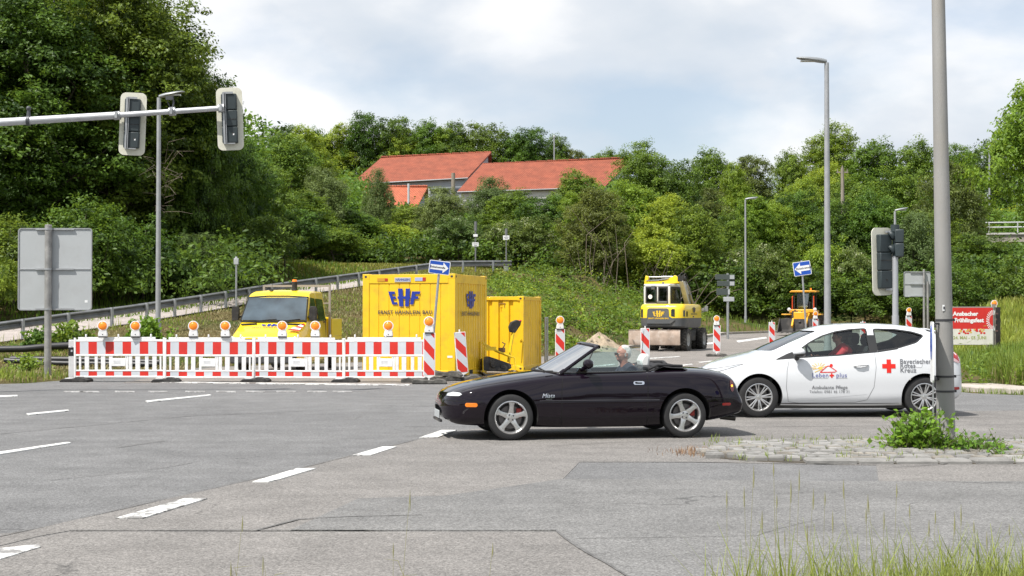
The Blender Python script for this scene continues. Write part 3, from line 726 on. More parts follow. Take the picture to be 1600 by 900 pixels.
T('bush_d', 1590, 98, 395, 'dark bush at the right edge behind the long grass', 'bush', 'bush', wpx=150)
T('bush_d', 1500, 97, 410, 'dark bush above the poster board', 'bush', 'bush', wpx=140)
T('bush_d', 1430, 98, 420, 'dark bush behind the small road sign', 'bush', 'bush', wpx=130)
T('bush_d', 1350, 99, 420, 'dark bush in the shade behind the signal post', 'bush', 'bush', wpx=140)
T('bush_d', 1260, 100, 410, 'dark bush in the shade behind the loader', 'bush', 'bush', wpx=150)
T('bush_d', 1170, 101, 400, 'dark bush in the shade left of the loader', 'bush', 'bush', wpx=150)
T('bush_d', 1090, 101, 392, 'dark bush in the shade behind the sign panels', 'bush', 'bush', wpx=150)
T('bush_a', 1480, 150, 335, 'light green bush on the slope right of the concrete pole', 'bush', 'bush', wpx=140)
T('bush_b', 1560, 160, 318, 'light bush above the bridge railing', 'bush', 'bush', wpx=160)
T('maple', 1672, 60, 112, 'bright maple reaching in from the right edge', wpx=240, rot=2.0)
T('tall_b', 1300, 190, 192, 'large dark tree on the skyline behind the tall lamp', wpx=130)
T('round_a', 1365, 185, 222, 'broad green tree on the skyline right of the tall lamp', wpx=140)
T('round_a', 1430, 185, 222, 'rounded skyline tree left of the concrete pole', wpx=120)
T('tall_b', 1500, 190, 225, 'dark skyline tree just right of the concrete pole', wpx=110)
T('round_c', 1560, 175, 216, 'skyline tree beside the far right lamp mast', wpx=90)
T('round_a', 1508, 135, 290, 'green slope tree right of the concrete pole', wpx=120)
T('round_b', 1290, 150, 262, 'light slope tree behind the tall lamp column', wpx=120)
T('russet', 1175, 170, 240, 'brownish tree in the middle of the hillside', wpx=110)
T('round_b', 1150, 150, 262, 'pale round tree left of the brownish hillside tree', wpx=75)
T('round_a', 1110, 185, 236, 'hillside tree at the skyline above the thin lamp', wpx=110)
T('round_a', 1235, 185, 238, 'small skyline tree left of the large dark one', wpx=90)
T('round_b', 1250, 130, 285, 'light tree in the slope left of the tall lamp', wpx=110)
T('round_a', 1400, 140, 268, 'green slope tree above the signal post', wpx=150)
T('russet', 1100, 135, 292, 'olive-brown tree on the slope above the sign panels', wpx=120)
T('round_a', 1330, 135, 280, 'green slope tree right of the tall lamp column', wpx=120)
# ridge behind the roofs
RG = 'skyline trees above the red roofs'
for (px, tp, w_, k_, lb) in ((445,197,60,'round_c','slim skyline tree left of the roofs'),(490,205,80,'round_a','low rounded skyline tree left of the roofs'),(530,200,70,'round_b','pale skyline tree above the left roof corner'),
     (567,177,75,'round_c','highest two-topped skyline tree over the left roof'),(618,184,75,'round_c','skyline tree right of the highest one'),(625,206,80,'round_b','bright skyline tree standing before darker crowns'),(668,190,80,'round_a','middle skyline tree above the left roof'),
     (712,192,70,'round_c','dark skyline tree above the left roof ridge'),(752,193,85,'round_c','broad dark skyline tree above the roof gable'),(700,208,85,'round_b','low bright skyline tree above the roof ridge'),(800,210,80,'round_a','skyline tree just right of the gable'),
     (832,200,70,'round_c','dark pair-topped skyline tree over the right roof'),(872,212,50,'round_c','skyline tree at the thin mast'),(900,232,60,'russet','low skyline tree over the right roof'),(945,236,70,'round_a','low hedge-like skyline tree near the roof end')):
    T(k_, px, 285, tp, lb, wpx=w_*1.25, group=RG)
print('TREES done')

# mass of the far wood: one body of foliage over the hill
def mass(name, regions, m, leaf, label=None, seed=1, per=60, clump_r=2.4):
    rg = np.random.default_rng(seed); Cs = []; Rs = []
    for (p0, p1, d0, d1, n, h) in regions:
        px = rg.uniform(p0, p1, n); d = rg.uniform(d0, d1, n); x = (px-800)/F_*np.abs(d)*(1 if d0 > 0 else .6); z = gzs(x, d)
        r = clump_r*rg.uniform(.6, 1.3, n)
        Cs.append(np.stack([x, d, z+rg.uniform(.15, 1, n)*h], 1)); Rs.append(r)
    C = np.concatenate(Cs); r = np.concatenate(Rs); idx = np.repeat(np.arange(len(C)), per)
    off = rg.normal(0, 1, (len(idx), 3)); off /= np.linalg.norm(off, axis=1)[:, None]; off[:, 2] = np.abs(off[:, 2])*.8-.15
    wob = 1+.3*np.sin(off[:, 0]*6+idx)*np.sin(off[:, 1]*5+off[:, 2]*6+idx*.7)
    P = C[idx]+off*(r[idx]*wob*rg.uniform(.75, 1.05, len(idx)))[:, None]
    t = np.clip(rg.normal(.5, .22, len(C))[idx]+rg.normal(0, .12, len(idx)), 0, .94)
    V, Fc = leaves(P, off*.7+np.array([0, 0, .6]), leaf, rg)
    return struct(fin(npmesh(name, V, Fc, LM[m], tint=t), name, smooth=0), 'stuff')
mass('woodland', [(380,560,128,185,200,4),(560,960,118,165,330,1.2),(960,1640,125,250,800,5.5),(-100,420,100,140,260,9),(-900,-100,78,150,380,9)], 'mid', .38, seed=4, per=170, clump_r=2.5)
mass('woodland', [(420,1000,268,330,260,5),(1000,1640,240,330,260,5),(-100,450,160,230,120,10)], 'deep', .75, seed=5, per=110, clump_r=3.6)
mass('undergrowth', [(-60,420,66,92,230,2.6),(430,870,99,112,190,1.6)], 'deep', .26, seed=6, per=70, clump_r=1.2)
mass('undergrowth', [(960,1640,99,118,420,3.2)], 'deep', .3, seed=7, per=80, clump_r=1.6)
# weedy bank between ramp end, containers and side road
def bank(name, n, m, leaf, seed, poly_px, per=26, r=.38, hmul=.6):
    rg = np.random.default_rng(seed); px = []; d = []
    pts = np.array([(wx(p, q), q) for p, q in poly_px]); lo = pts.min(0); hi = pts.max(0); X = rg.uniform(lo[0], hi[0], n*4); Y = rg.uniform(lo[1], hi[1], n*4)
    ins = (_seg_dist(X, Y, [tuple(p) for p in pts]) < 0) & (_seg_dist(X, Y, PAVED) > .5); X, Y = X[ins][:n], Y[ins][:n]
    # patchy
    keep = (np.sin(X*.8+2*np.sin(Y*.4))+np.sin(Y*.9+X*.5)+rg.normal(0, .8, len(X))) > -.15; X, Y = X[keep], Y[keep]
    Z = gzs(X, Y); rr = r*rg.gamma(4, .27, len(X))*(1+.5*np.sin(X*1.3+Y*.6)*np.sin(Y*.45)); idx = np.repeat(np.arange(len(X)), per)
    off = rg.normal(0, 1, (len(idx), 3)); off /= np.linalg.norm(off, axis=1)[:, None]; off[:, 2] = np.abs(off[:, 2])*hmul*2
    P = np.stack([X, Y, Z], 1)[idx]+off*(rr[idx]*rg.uniform(.4, 1, len(idx)))[:, None]
    t = np.clip(rg.normal(.5, .22, len(X))[idx]+rg.normal(0, .12, len(idx)), 0, .94)
    V, Fc = leaves(P, off*.5+np.array([0, 0, .6]), leaf, rg)
    return struct(fin(npmesh(name, V, Fc, LM[m], tint=t), name, smooth=0), 'stuff')
BANK = [(800,92),(760,86),(790,72),(840,58),(862,55),(930,65),(990,74),(1080,88),(1120,99),(960,104)]
bank('ground_cover', 1900, 'mid', .15, 41, BANK)
bank('ground_cover', 60, 'deep', .17, 46, BANK, per=120, r=.95, hmul=.7)
bank('ground_cover', 45, 'mid', .17, 47, BANK, per=120, r=.9, hmul=.7)
bank('ground_cover', 450, 'bright', .14, 42, BANK, r=.5)
bank('ground_cover', 260, 'russet', .14, 43, BANK, r=.4)
bank('ground_cover', 260, 'bright', .12, 44, [(760,84),(700,84),(700,70),(800,60),(840,58),(800,90)], r=.4)

# grass blades
def blades(name, X, Y, Z, h, w, m, rg, lean=.35, seg=2, face=None):
    n = len(X); a = rg.uniform(0, 2*PI, n); ln = rg.uniform(.1, 1, n)*lean*h
    dx, dy = np.cos(a), np.sin(a); fx, fy = -dy, dx
    if face is not None: fx = np.ones(n)*.9; fy = rg.normal(0, .4, n)
    B = np.stack([X, Y, Z], 1); V = []
    up = np.array([0, 0, 1.0]); side = np.stack([fx, fy, np.zeros(n)], 1); ld = np.stack([dx, dy, np.zeros(n)], 1)
    h = h[:, None]; ln = ln[:, None]; w = w[:, None]
    rows = [B-side*w/2, B+side*w/2, B+up*h*.55+ld*ln*.3+side*w*.4, B+up*h*.55+ld*ln*.3-side*w*.4, B+up*h+ld*ln+side*w*.06, B+up*h+ld*ln-side*w*.06]
    V = np.stack(rows, 1).reshape(-1, 3); b = (np.arange(n)*6)[:, None]
    Fc = np.concatenate([b+np.array([[0, 1, 2, 3]]), b+np.array([[3, 2, 4, 5]])], 0)
    t = np.clip(rg.normal(.5, .25, n), 0, .94)
    return struct(fin(npmesh(name, V, Fc, LM[m] if m in LM else MATS[m], tint=np.concatenate([t, t])), name, smooth=0), 'stuff')
LM['grass'] = leafmat('grass_green', (.10, .16, .02), (.30, .40, .07), trans=.45)
LM['dry'] = leafmat('grass_dry', (.13, .115, .04), (.33, .29, .13), trans=.3)
LM['mow'] = leafmat('grass_mown', (.13, .16, .03), (.26, .29, .06), trans=.35)
def scatter(n, x0, x1, y0, y1, seed, avoid=.12, mask=None):
    rg = np.random.default_rng(seed); X = rg.uniform(x0, x1, n); Y = rg.uniform(y0, y1, n)
    k = _seg_dist(X, Y, PAVED) > avoid
    if mask is not None: k &= mask(X, Y)
    return X[k], Y[k], rg
def field(name, n, x0, x1, y0, y1, h0, h1, w, m, seed, mask=None, lean=.5, avoid=.12):
    X, Y, rg = scatter(n, x0, x1, y0, y1, seed, avoid, mask)
    h = rg.uniform(h0, h1, len(X)); return blades(name, X, Y, gzs(X, Y)-.02, h, np.full(len(X), w), m, rg, lean)
infront = lambda X, Y: Y < np.interp(X, [p.x for p in RW], [p.y for p in RW])-.3
field('grass', 60000, -26, -6, 31, 84, .04, .14, .04, 'dry', 51, infront, lean=1.4)
field('grass', 34000, -26, -6, 31, 84, .05, .18, .04, 'grass', 52, lambda X, Y: infront(X, Y) & ((np.sin(X*.7)+np.sin(Y*.5+X*.3)) > .1))
field('grass', 30000, -20, 5, 40, 90, .04, .18, .05, 'dry', 53, lambda X, Y: infront(X, Y) & (X > -9), lean=1.3)
field('grass', 9000, -26, 3, 50, 92, .15, .45, .04, 'grass', 62, lambda X, Y: (np.interp(X, [p.x for p in RW], [p.y for p in RW])-Y > .2) & (np.interp(X, [p.x for p in RW], [p.y for p in RW])-Y < 1.6))
field('grass', 7000, -20, -8, 30, 38, .08, .3, .025, 'grass', 54, avoid=.02)
# long grass on the right verge
field('tall_grass', 20000, 9, 21, 30.8, 34.5, .30, .75, .025, 'grass', 55, avoid=1.7, lean=.5)
field('tall_grass', 24000, 9, 21, 34.5, 44, .15, .42, .025, 'grass', 64, avoid=1.7, lean=.6)
field('tall_grass', 20000, 12, 32, 45, 75, .2, .6, .045, 'grass', 56, avoid=.8)
field('tall_grass', 13000, 24, 46, 60, 100, .2, .6, .07, 'mow', 57, avoid=.6)
field('grass', 5000, 5, 27, 66, 99, .15, .5, .05, 'grass', 63, avoid=.5)
field('tall_grass', 3500, 9, 17, 30.6, 34, .15, .5, .02, 'dry', 58, avoid=1.6)
bank('ground_cover', 110, 'mid', .10, 45, [(1500,31.5),(1700,31.5),(1750,38),(1530,38)], r=.3, hmul=.9)
# mown strip by the ramp bend
field('mown_grass', 26000, -17, 0, 86, 104, .08, .2, .08, 'mow', 59)
field('grass', 16000, -26, -8, 60, 92, .15, .45, .06, 'mid', 60, lambda X, Y: Y > np.interp(X, [p.x for p in RW], [p.y for p in RW])+4.6)
# verge at the camera's own side of the road, bottom right
LM['verge'] = leafmat('grass_verge', (.13, .17, .03), (.36, .42, .10), trans=.45)
def near_grass():
    rg = np.random.default_rng(77); n = 6500
    X = rg.uniform(1.0, 3.2, n); Y = rg.uniform(6.6, 8.1, n); k = rg.random(n) < np.clip((X-.95)*.75, .10, 1); X, Y = X[k], Y[k]
    h = rg.gamma(6, .042, len(X))+.06; h = np.minimum(h, .50)
    blades('verge_grass', X, Y, np.zeros(len(X))-.02, h, rg.uniform(.005, .013, len(X)), 'verge', rg, lean=.75)
    n = 420; X = rg.uniform(-.9, 1.25, n); Y = rg.uniform(6.9, 7.7, n); h = rg.uniform(.06, .2, n); blades('verge_grass', X, Y, np.zeros(n)-.02, h, rg.uniform(.003, .006, n), 'grass', rg, lean=.6)
    n = 5000; X = rg.uniform(2.55, 3.6, n); Y = rg.uniform(7.7, 8.9, n)-(3.2-X)*.25; h = rg.uniform(.05, .16, n); blades('verge_grass', X, Y, np.zeros(n), h, rg.uniform(.006, .01, n), 'mow', rg, lean=.9)
near_grass()
# unseen trees added behind the camera, to darken reflections in the car paint
mass('woodland', [(-9000,9000,-62,-30,330,10)], 'deep', .8, seed=8, per=90, clump_r=3.2)
GS = mat('grass_stem', (.28, .27, .13), .7)
mb = MB(); rr_ = random.Random(9)
for (px, py) in ((700,905),(1135,768),(1162,762),(1177,730),(1208,725),(1213,775),(1235,752),(1248,735),(1270,765),(1288,770),(1317,752),(1352,795),(1355,775),(1400,758),(1420,790),(1460,800),(1490,802),(1520,815),(1540,832),(1575,820),(380,808),(362,878),(770,850),(615,850),(641,768),(412,870),(1500,790),(1450,815),(1380,800),(1300,800),(1190,800),(1225,830),(1260,822)):
    d = rr_.uniform(7.0, 8.0); x = wx(px, d); top = wz(py, d)
    if top < .05: continue
    p0 = Vector((x+rr_.uniform(-.05, .05), d, -.02)); p1 = Vector((x, d, top)); mid = p0.lerp(p1, .5)+Vector((rr_.uniform(-.015, .015), 0, 0))
    mb.tube([p0, mid, p1], [.0016, .0012, .0008], 5)
    L_ = rr_.uniform(.05, .11); mb.tube([p1-Vector((0, 0, L_)), p1-Vector((0, 0, L_*.5)), p1+Vector((0, 0, .01))], [.0012, .0036, .0005], 6)
    for q in range(2):
        b_ = p0.lerp(p1, rr_.uniform(.15, .5)); mb.tube([b_, b_+Vector((rr_.uniform(-.06, .06), 0, .09)), b_+Vector((rr_.uniform(-.12, .12), 0, .1))], [.0022, .002, .0004], 4)
mb.M = Matrix()
struct(obj('grass_stems', mb, GS, smooth=60), 'stuff')
struct(sheet('verge', [(-30,-20),(30,-20),(30,6.9),(3.5,8.4),(2.7,8.2),(2.2,7.6),(1.0,7.25),(-1.0,7.1),(-30,6.9)], mat('verge_soil', (.10,.10,.045), .95, var=.4, vscale=6, bump=.5, bscale=15), .03))
# ------------------------------------------------------------------ street furniture materials
GALV = mat('galvanised_steel', (.42, .43, .44), .48, metal=.75, var=.14, vscale=6)
GALV_D = mat('galvanised_rail', (.20, .205, .21), .55, metal=.45, var=.2, vscale=3, dirt=((.12, .11, .09), .5, 2))
POLEG = mat('pole_grey', (.36, .37, .385), .5, metal=.35, var=.1, vscale=5)
CONC = mat('pole_concrete', (.29, .285, .275), .7, metal=.15, var=.14, vscale=2.5, bump=.15, bscale=50, stretch=(1, 1, .3), dirt=((.33, .28, .2), .35, 2.2))
WHT = mat('white_plastic', (.80, .80, .80), .4, var=.05, vscale=6, dirt=((.45, .43, .40), .35, 9))
WHT2 = mat('white_sign', (.78, .79, .79), .45)
RED = mat('reflective_red', (.62, .03, .02), .35, var=.08, vscale=4, coat=.3)
REFW = mat('reflective_grey_white', (.58, .61, .65), .35, var=.05, vscale=4, coat=.3)
ORG = mat('lamp_orange', (.92, .24, .01), .3, coat=.6, emit=((1, .28, .01), .12))
BLK = mat('black_rubber', (.022, .022, .022), .8, var=.35, vscale=7, bump=.25, bscale=60, dirt=((.12, .11, .10), .6, 6))
RECY = mat('recycled_foot', (.085, .082, .075), .9, var=.35, vscale=9, bump=.5, bscale=40, dirt=((.26, .25, .23), .6, 8))
BLUE = mat('sign_blue', (.010, .075, .42), .4, coat=.2)
SIGBK = mat('sign_back_grey', (.42, .44, .45), .55, metal=.1, var=.05, vscale=2, dirt=((.3, .3, .3), .3, 4))
SIGD = mat('signal_green_black', (.028, .04, .044), .5, var=.15, vscale=5)
CREAM = mat('backplate_cream', (.66, .65, .55), .6, dirt=((.42, .38, .28), .6, 5))
INK = mat('ink_dark', (.05, .05, .06), .6)

def rrect(w, h, r, n=5, cx=0, cz=0):
    out = []
    for (sx, sz, a0) in ((1, 1, 0), (-1, 1, 90), (-1, -1, 180), (1, -1, 270)):
        for k in range(n+1):
            a = R(a0+90*k/n); out.append((cx+sx*(w/2-r)+r*math.cos(a), cz+sz*(h/2-r)+r*math.sin(a)))
    return out
def add_text(mb, s, size, origin, ux=(1, 0, 0), uz=(0, 0, 1), **kw):
    """flat lettering laid with its baseline direction ux and its up direction uz"""
    V, Fc = text_mesh(s, size, **kw); o = Vector(origin); ux = Vector(ux); uz = Vector(uz)
    mb.add([tuple(o+ux*v[0]+uz*v[1]) for v in V], Fc)

# ------------------------------------------------------------------ guard rail along the ramp
gr = thing('guard_rail', 'long grey steel guard rail climbing along the ramp edge', 'guard rail', (0, 0, 0))
cum = [0.0]
for i in range(1, len(RW)): cum.append(cum[-1]+(RW[i]-RW[i-1]).length)
def rail_at(s):
    i = max(0, min(len(RW)-2, int(np.searchsorted(cum, s))-1)); t = (s-cum[i])/(cum[i+1]-cum[i]); return RW[i].lerp(RW[i+1], t), (RW[i+1]-RW[i]).normalized()
prof = [(.03,.75),(.0,.73),(-.045,.70),(-.045,.66),(.0,.625),(.03,.60),(.03,.56),(.0,.535),(-.045,.50),(-.045,.46),(.0,.43),(.03,.41),(.036,.41),(.006,.435),(-.038,.46),(-.038,.50),(.006,.54),(.037,.56),(.037,.6),(.006,.63),(-.038,.66),(-.038,.7),(.006,.725),(.036,.75)]
P = []; ns = 90; m_ = len(prof); S0 = cum[1]-10
for k in range(ns+1):
    p, d = rail_at(S0+(cum[-1]-S0)*k/ns); nn = Vector((-d.y, d.x, 0)).normalized()
    for (o, z) in prof: q = p+nn*(o+.06); P.append((q.x, q.y, p.z+z+.02))
mb = MB(); mb.add(P, [(m_*i+k, m_*i+(k+1) % m_, m_*(i+1)+(k+1) % m_, m_*(i+1)+k) for i in range(ns) for k in range(m_)] + [tuple(range(m_)), tuple(range(m_*ns, m_*ns+m_))[::-1]])
obj('rail', mb, GALV_D, gr, smooth=25)
pm = MB(); pm.box((0, -.02, .25), (.09, .11, 1.1)); pm.box((0, .035, .6), (.12, .03, .2)); pmesh = pm.mesh('post', GALV)
s = S0+.5
while s < cum[-1]:
    p, d = rail_at(s); o = bpy.data.objects.new('post', pmesh); COL.objects.link(o); o.parent = gr
    o.location = (p.x, p.y, p.z-.02); o.rotation_euler = (0, 0, math.atan2(d.y, d.x)); s += 2.1

# ------------------------------------------------------------------ lamps and poles
def lamp(px, d, top, label, r0, r1, headlen, dirx=1, base=None, droop=.05, m=POLEG, group='street lamps', flat=False, yaw=0.0):
    x = wx(px, d); zb = gz(x, d)-.1 if base is None else base; h = wz(top, d)-zb
    t = thing('street_lamp', label, 'street lamp', (x, d, zb), yaw, group)
    mb = MB(); mb.cyl((0, 0, 0), (0, 0, h), r0, r1, 20); mb.cyl((0, 0, 0), (0, 0, .5), r0*1.25, r0*1.2, 20); obj('pole', mb, m, t, 60)
    mb = MB(); L = headlen*dirx
    sec = [(0, .06, .07, 0), (.12, .10, .10, .0), (.3, .15, .10, .02), (.6, .17, .08, .05), (.9, .15, .05, .07), (1.0, .06, .03, .075)]
    P = []; n = 12
    for (f, hw, hh, dz) in sec:
        for k in range(n):
            a = 2*PI*k/n; P.append((L*f, hw*headlen/.9*math.cos(a), h+.03+dz+droop*f+hh*headlen/.9*(math.sin(a) if math.sin(a) > 0 else .5*math.sin(a))))
    mb.add(P, [(i*n+k, i*n+(k+1) % n, (i+1)*n+(k+1) % n, (i+1)*n+k) for i in range(5) for k in range(n)] + [tuple(range(n)), tuple(range(5*n, 6*n))[::-1]])
    hd = obj('lamp_head', mb, mat('lamp_head_grey', (.26, .275, .285), .45, metal=.3), t, 60)
    mb = MB(); mb.box((L*.62, 0, h+.03+droop*.6-.0), (abs(L)*.5, .16*headlen, .05)); obj('diffuser', mb, mat('lamp_glass', (.5, .5, .48), .2, coat=.5), hd)
    return t
lamp(1293, 50, 97, 'tall slim street lamp behind the white car, between loader and signal post', .12, .075, 1.0, -1, base=0)
lamp(247, 57, 152, 'slim grey street lamp at the embankment left of the truck', .10, .075, .95, 1, droop=.12)
lamp(1165, 95, 312, 'thin distant street lamp right of the excavator', .075, .05, .8, 1)
lamp(1399, 70, 330, 'distant street lamp showing only its head above the pedestrian signal', .08, .05, .6, 1)
def mast(px, d, top, label, r, m, cap=True, cat='mast', name='mast'):
    x = wx(px, d); zb = gz(x, d)-.2; h = wz(top, d)-zb; t = thing(name, label, cat, (x, d, zb))
    mb = MB(); mb.cyl((0, 0, 0), (0, 0, h), r, r*.8, 10); obj('pole', mb, m, t, 60)
    mb = MB(); mb.cyl((0, 0, h), (0, 0, h+.25), r*1.5, r*.5, 8); mb.box((0, 0, h-.2), (.5, .08, .08)); obj('cap', mb, m, t)
    return t
WOOD = mat('weathered_wood', (.27, .235, .19), .9, var=.25, vscale=4, bump=.4, stretch=(4, 4, .4))
def wood_pole(px, d, top, label, r=.16, arm=True):
    x = wx(px, d); zb = gz(x, d)-.2; h = wz(top, d)-zb; t = thing('wooden_pole', label, 'pole', (x, d, zb))
    mb = MB(); mb.tube([(0, 0, 0), (0.02, 0, h*.5), (0, 0, h)], [r*1.15, r, r*.85], 12); obj('pole', mb, WOOD, t, 60)
    if arm:
        mb = MB(); mb.box((0, 0, h-.35), (.9, .1, .1)); mb.cyl((-.38, 0, h-.3), (-.38, 0, h-.08), .04, .03, 8); mb.cyl((.38, 0, h-.3), (.38, 0, h-.08), .04, .03, 8); mb.cyl((0, 0, h), (0, 0, h+.2), .05, .03, 8); obj('crossarm', mb, WOOD, t)
wood_pole(708, 114, 270, 'weathered wooden pole in front of the red roofs', .17, False)
wood_pole(1317, 118, 262, 'old wooden pole among the trees right of the tall lamp', .15)
mast(866, 262, 213, 'thin mast on the skyline above the right red roof', .13, POLEG)
mast(442, 118, 236, 'slim pole in front of the trees left of the roofs', .07, POLEG)
mast(1547, 150, 230, 'thin lamp mast standing near the right edge of the hillside', .10, POLEG)

# small posts with white plates at the ramp bend
def ramp_post(px, d, top, ptop, pbot, label, second=None, can=False):
    x = wx(px, d); zb = gz(x, d)-.1; h = wz(top, d)-zb; t = thing('sign_post', label, 'sign post', (x, d, zb))
    mb = MB(); mb.cyl((0, 0, 0), (0, 0, h), .045, .045, 10); mb.cyl((0, 0, h*.83), (0, 0, h), .085, .085, 10); obj('pole', mb, GALV_D, t, 60)
    w = .38; z1 = wz(ptop, d)-zb; z0 = wz(pbot, d)-zb
    mb = MB(); mb.box2((-w/2, -.08, z0), (w/2, -.06, z1)); p = obj('plate', mb, WHT2, t, bevel=.01)
    mb = MB(); mb.box2((-w*.36, -.084, (z0+z1)/2+.02), (w*.36, -.081, (z0+z1)/2+.05)); mb.box2((-w*.25, -.084, (z0+z1)/2-.07), (w*.25, -.081, (z0+z1)/2-.04)); obj('marking', mb, INK, p)
    if second:
        mb = MB(); mb.box2((-.13, -.08, wz(second[1], d)-zb), (.13, -.06, wz(second[0], d)-zb)); obj('plate', mb, WHT2, t, bevel=.01)
    if can:
        mb = MB(); mb.cyl((0, 0, 0), (0, 0, .75), .16, .16, 14); mb.cyl((0, 0, .75), (0, 0, .85), .16, .05, 14); obj('base_drum', mb, GALV, t, 40)
ramp_post(743, 90, 346, 379, 385, 'left thin post with two white plates at the ramp bend', second=(366, 370))
ramp_post(791, 90.5, 357, 368, 375, 'thin post with a white plate on a drum base at the ramp bend', can=True)
x, d = wx(369, 63), 63.0; t = thing('marker_post', 'small grey post with a little box beside the ramp left of the truck', 'post', (x, d, gz(x, d)-.1))
mb = MB(); mb.cyl((0, 0, 0), (0, 0, wz(406, d)-gz(x, d)), .04, .04, 10); obj('pole', mb, GALV, t, 60)
mb = MB(); h_ = wz(405, d)-gz(x, d); mb.box((0, 0, h_), (.2, .12, .26)); mb.box((0, 0, h_+.16), (.1, .1, .08)); obj('box', mb, SIGBK, t, bevel=.02)

# ------------------------------------------------------------------ large road sign seen from behind
def sign_back(px0, px1, py0, py1, d, ppx, label, two=False, base=None, bars=(0.0, .5, 1.0), double=False, pr=.065):
    x = wx(ppx, d); zb = (gz(x, d)-.1) if base is None else base; t = thing('road_sign', label, 'road sign', (x, d, zb))
    x0, x1, z0, z1 = wx(px0, d)-x, wx(px1, d)-x, wz(py1, d)-zb, wz(py0, d)-zb
    w, h, cx, cz = x1-x0, z1-z0, (x0+x1)/2, (z0+z1)/2
    mb = MB(); mb.prism(rrect(w, h, .08, 5, cx, cz), .09, .115); pl = obj('sign_panel', mb, SIGBK, t)
    # raised rim round the back
    out = rrect(w, h, .08, 5, cx, cz); inn = rrect(w-.05, h-.05, .06, 5, cx, cz); n = len(out); mb = MB()
    mb.add([(p[0], .112, p[1]) for p in out]+[(p[0], .112, p[1]) for p in inn]+[(p[0], .07, p[1]) for p in out]+[(p[0], .07, p[1]) for p in inn],
           [(2*n+k, 2*n+(k+1) % n, 3*n+(k+1) % n, 3*n+k) for k in range(n)]+[(k, (k+1) % n, 2*n+(k+1) % n, 2*n+k) for k in range(n)]+[(n+k, n+(k+1) % n, 3*n+(k+1) % n, 3*n+k) for k in range(n)])
    obj('rim', mb, GALV, t)
    mb = MB()
    for f in bars:
        zz = z0+.03+(h-.06)*f; mb.box((cx, .055, zz), (w*.52, .03, .035)); 
    mb.box((cx, .082, z0+h*.5), (w-.06, .02, .018)); obj('mounting_rails', mb, GALV, t)
    mb = MB(); mb.cyl((0, 0, 0), (0, 0, z1+.06), pr, pr, 18); mb.cyl((0, 0, z1+.06), (0, 0, z1+.075), pr*1.08, pr*.9, 18)
    if double: mb.cyl((.15, 0, 0), (.15, 0, z0+h*.6), pr, pr, 18)
    obj('pole', mb, mat('pole_weathered', (.30, .295, .285), .55, metal=.4, var=.25, vscale=4, dirt=((.6, .58, .55), .5, 5)), t, 60)
    mb = MB()
    for f in bars:
        zz = z0+.03+(h-.06)*f; mb.cyl((0, 0, zz-.02), (0, 0, zz+.02), pr+.012, pr+.012, 18)
    obj('clamp', mb, GALV, t, 60)
    mb = MB(); mb.box((x1-.14, .088, z0+.22), (.07, .004, .06)); obj('sticker', mb, WHT2, pl)
    return t
sign_back(26, 142, 356, 485, 36.6, 75, 'large grey back of a rounded road sign on a post, at the left', base=0.02, pr=.085)
sign_back(1413, 1455, 424, 464, 62, 1444, 'small grey back of a road sign behind the signal post', double=True, pr=.05)

# stacked direction boards seen from the side, beside the excavator
d = 78.0; x = wx(1137, d); zb = gz(x, d)-.05
t = thing('direction_sign', 'post with four dark stacked direction boards right of the excavator', 'road sign', (x, d, zb))
mb = MB(); mb.cyl((0, 0, 0), (0, 0, wz(427, d)-zb), .07, .07, 12); obj('pole', mb, GALV, t, 60)
for (a, b, c_, e, mm) in ((1117, 1148, 429, 437, 'd'), (1120, 1148, 439, 447, 'd'), (1119, 1138, 451, 461, 'd'), (1130, 1147, 464, 471, 'g')):
    mb = MB(); mb.box2((wx(a, d)-x, -.10, wz(e, d)-zb), (wx(b, d)-x, -.075, wz(c_, d)-zb)); q = obj('board', mb, mat('board_dark', (.06, .075, .07), .5) if mm == 'd' else SIGBK, t, bevel=.02)
    mb = MB(); mb.box2((wx(max(a, 1140), d)-x, -.105, wz(e-1, d)-zb), (wx(b-1, d)-x, -.102, wz(c_+1, d)-zb)); obj('panel_end', mb, SIGBK, q)

# ------------------------------------------------------------------ blue one-way signs on leaning posts
def one_way(px, py, d, wpx, hpx, base_px, label, dirx, tilt=0.0, zbase=0.0, yaw=0.0):
    xb = wx(base_px, d); zt = wz(py, d); xt = wx(px, d); H = zt-zbase
    t = thing('one_way_sign', label, 'traffic sign', (xb, d, zbase))
    t.rotation_euler = (0, math.atan2(xt-xb, H), yaw)
    mb = MB(); L = math.hypot(xt-xb, H); w, h = wpx/F_*d, hpx/F_*d
    mb.cyl((0, 0, 0), (0, 0, L+h/2+.04), .03, .03, 12); obj('pole', mb, GALV, t, 60)
    pn = node('sign_panel', t, (0, -.045, L), (0, tilt, 0))
    mb = MB(); mb.prism(rrect(w, h, .035), -.004, .008); obj('white_border', mb, WHT2, pn)
    mb = MB(); mb.prism(rrect(w-.035, h-.035, .02), -.0075, -.005); obj('blue_field', mb, BLUE, pn)
    s = dirx; ah = h*.40; hd = h*.42; L0 = w*.43
    pts = [(-s*L0, -ah*.47), (s*(L0-hd), -ah*.47), (s*(L0-hd), -ah), (s*L0, 0), (s*(L0-hd), ah), (s*(L0-hd), ah*.47), (-s*L0, ah*.47)]
    mb = MB(); mb.prism(pts, -.0105, -.0085); obj('arrow', mb, WHT2, pn, smooth=0)
    mb = MB(); add_text(mb, 'Einbahnstraße', h*.20, (-s*h*.14, -.0125, -h*.055), bold=.002); obj('lettering', mb, INK, pn, smooth=0, fix=False)
    mb = MB(); mb.cyl((0, 0, L-.08), (0, 0, L-.05), .038, .038, 12); mb.cyl((0, 0, L+.05), (0, 0, L+.08), .038, .038, 12); obj('clamp', mb, GALV, t, 60)
    return t
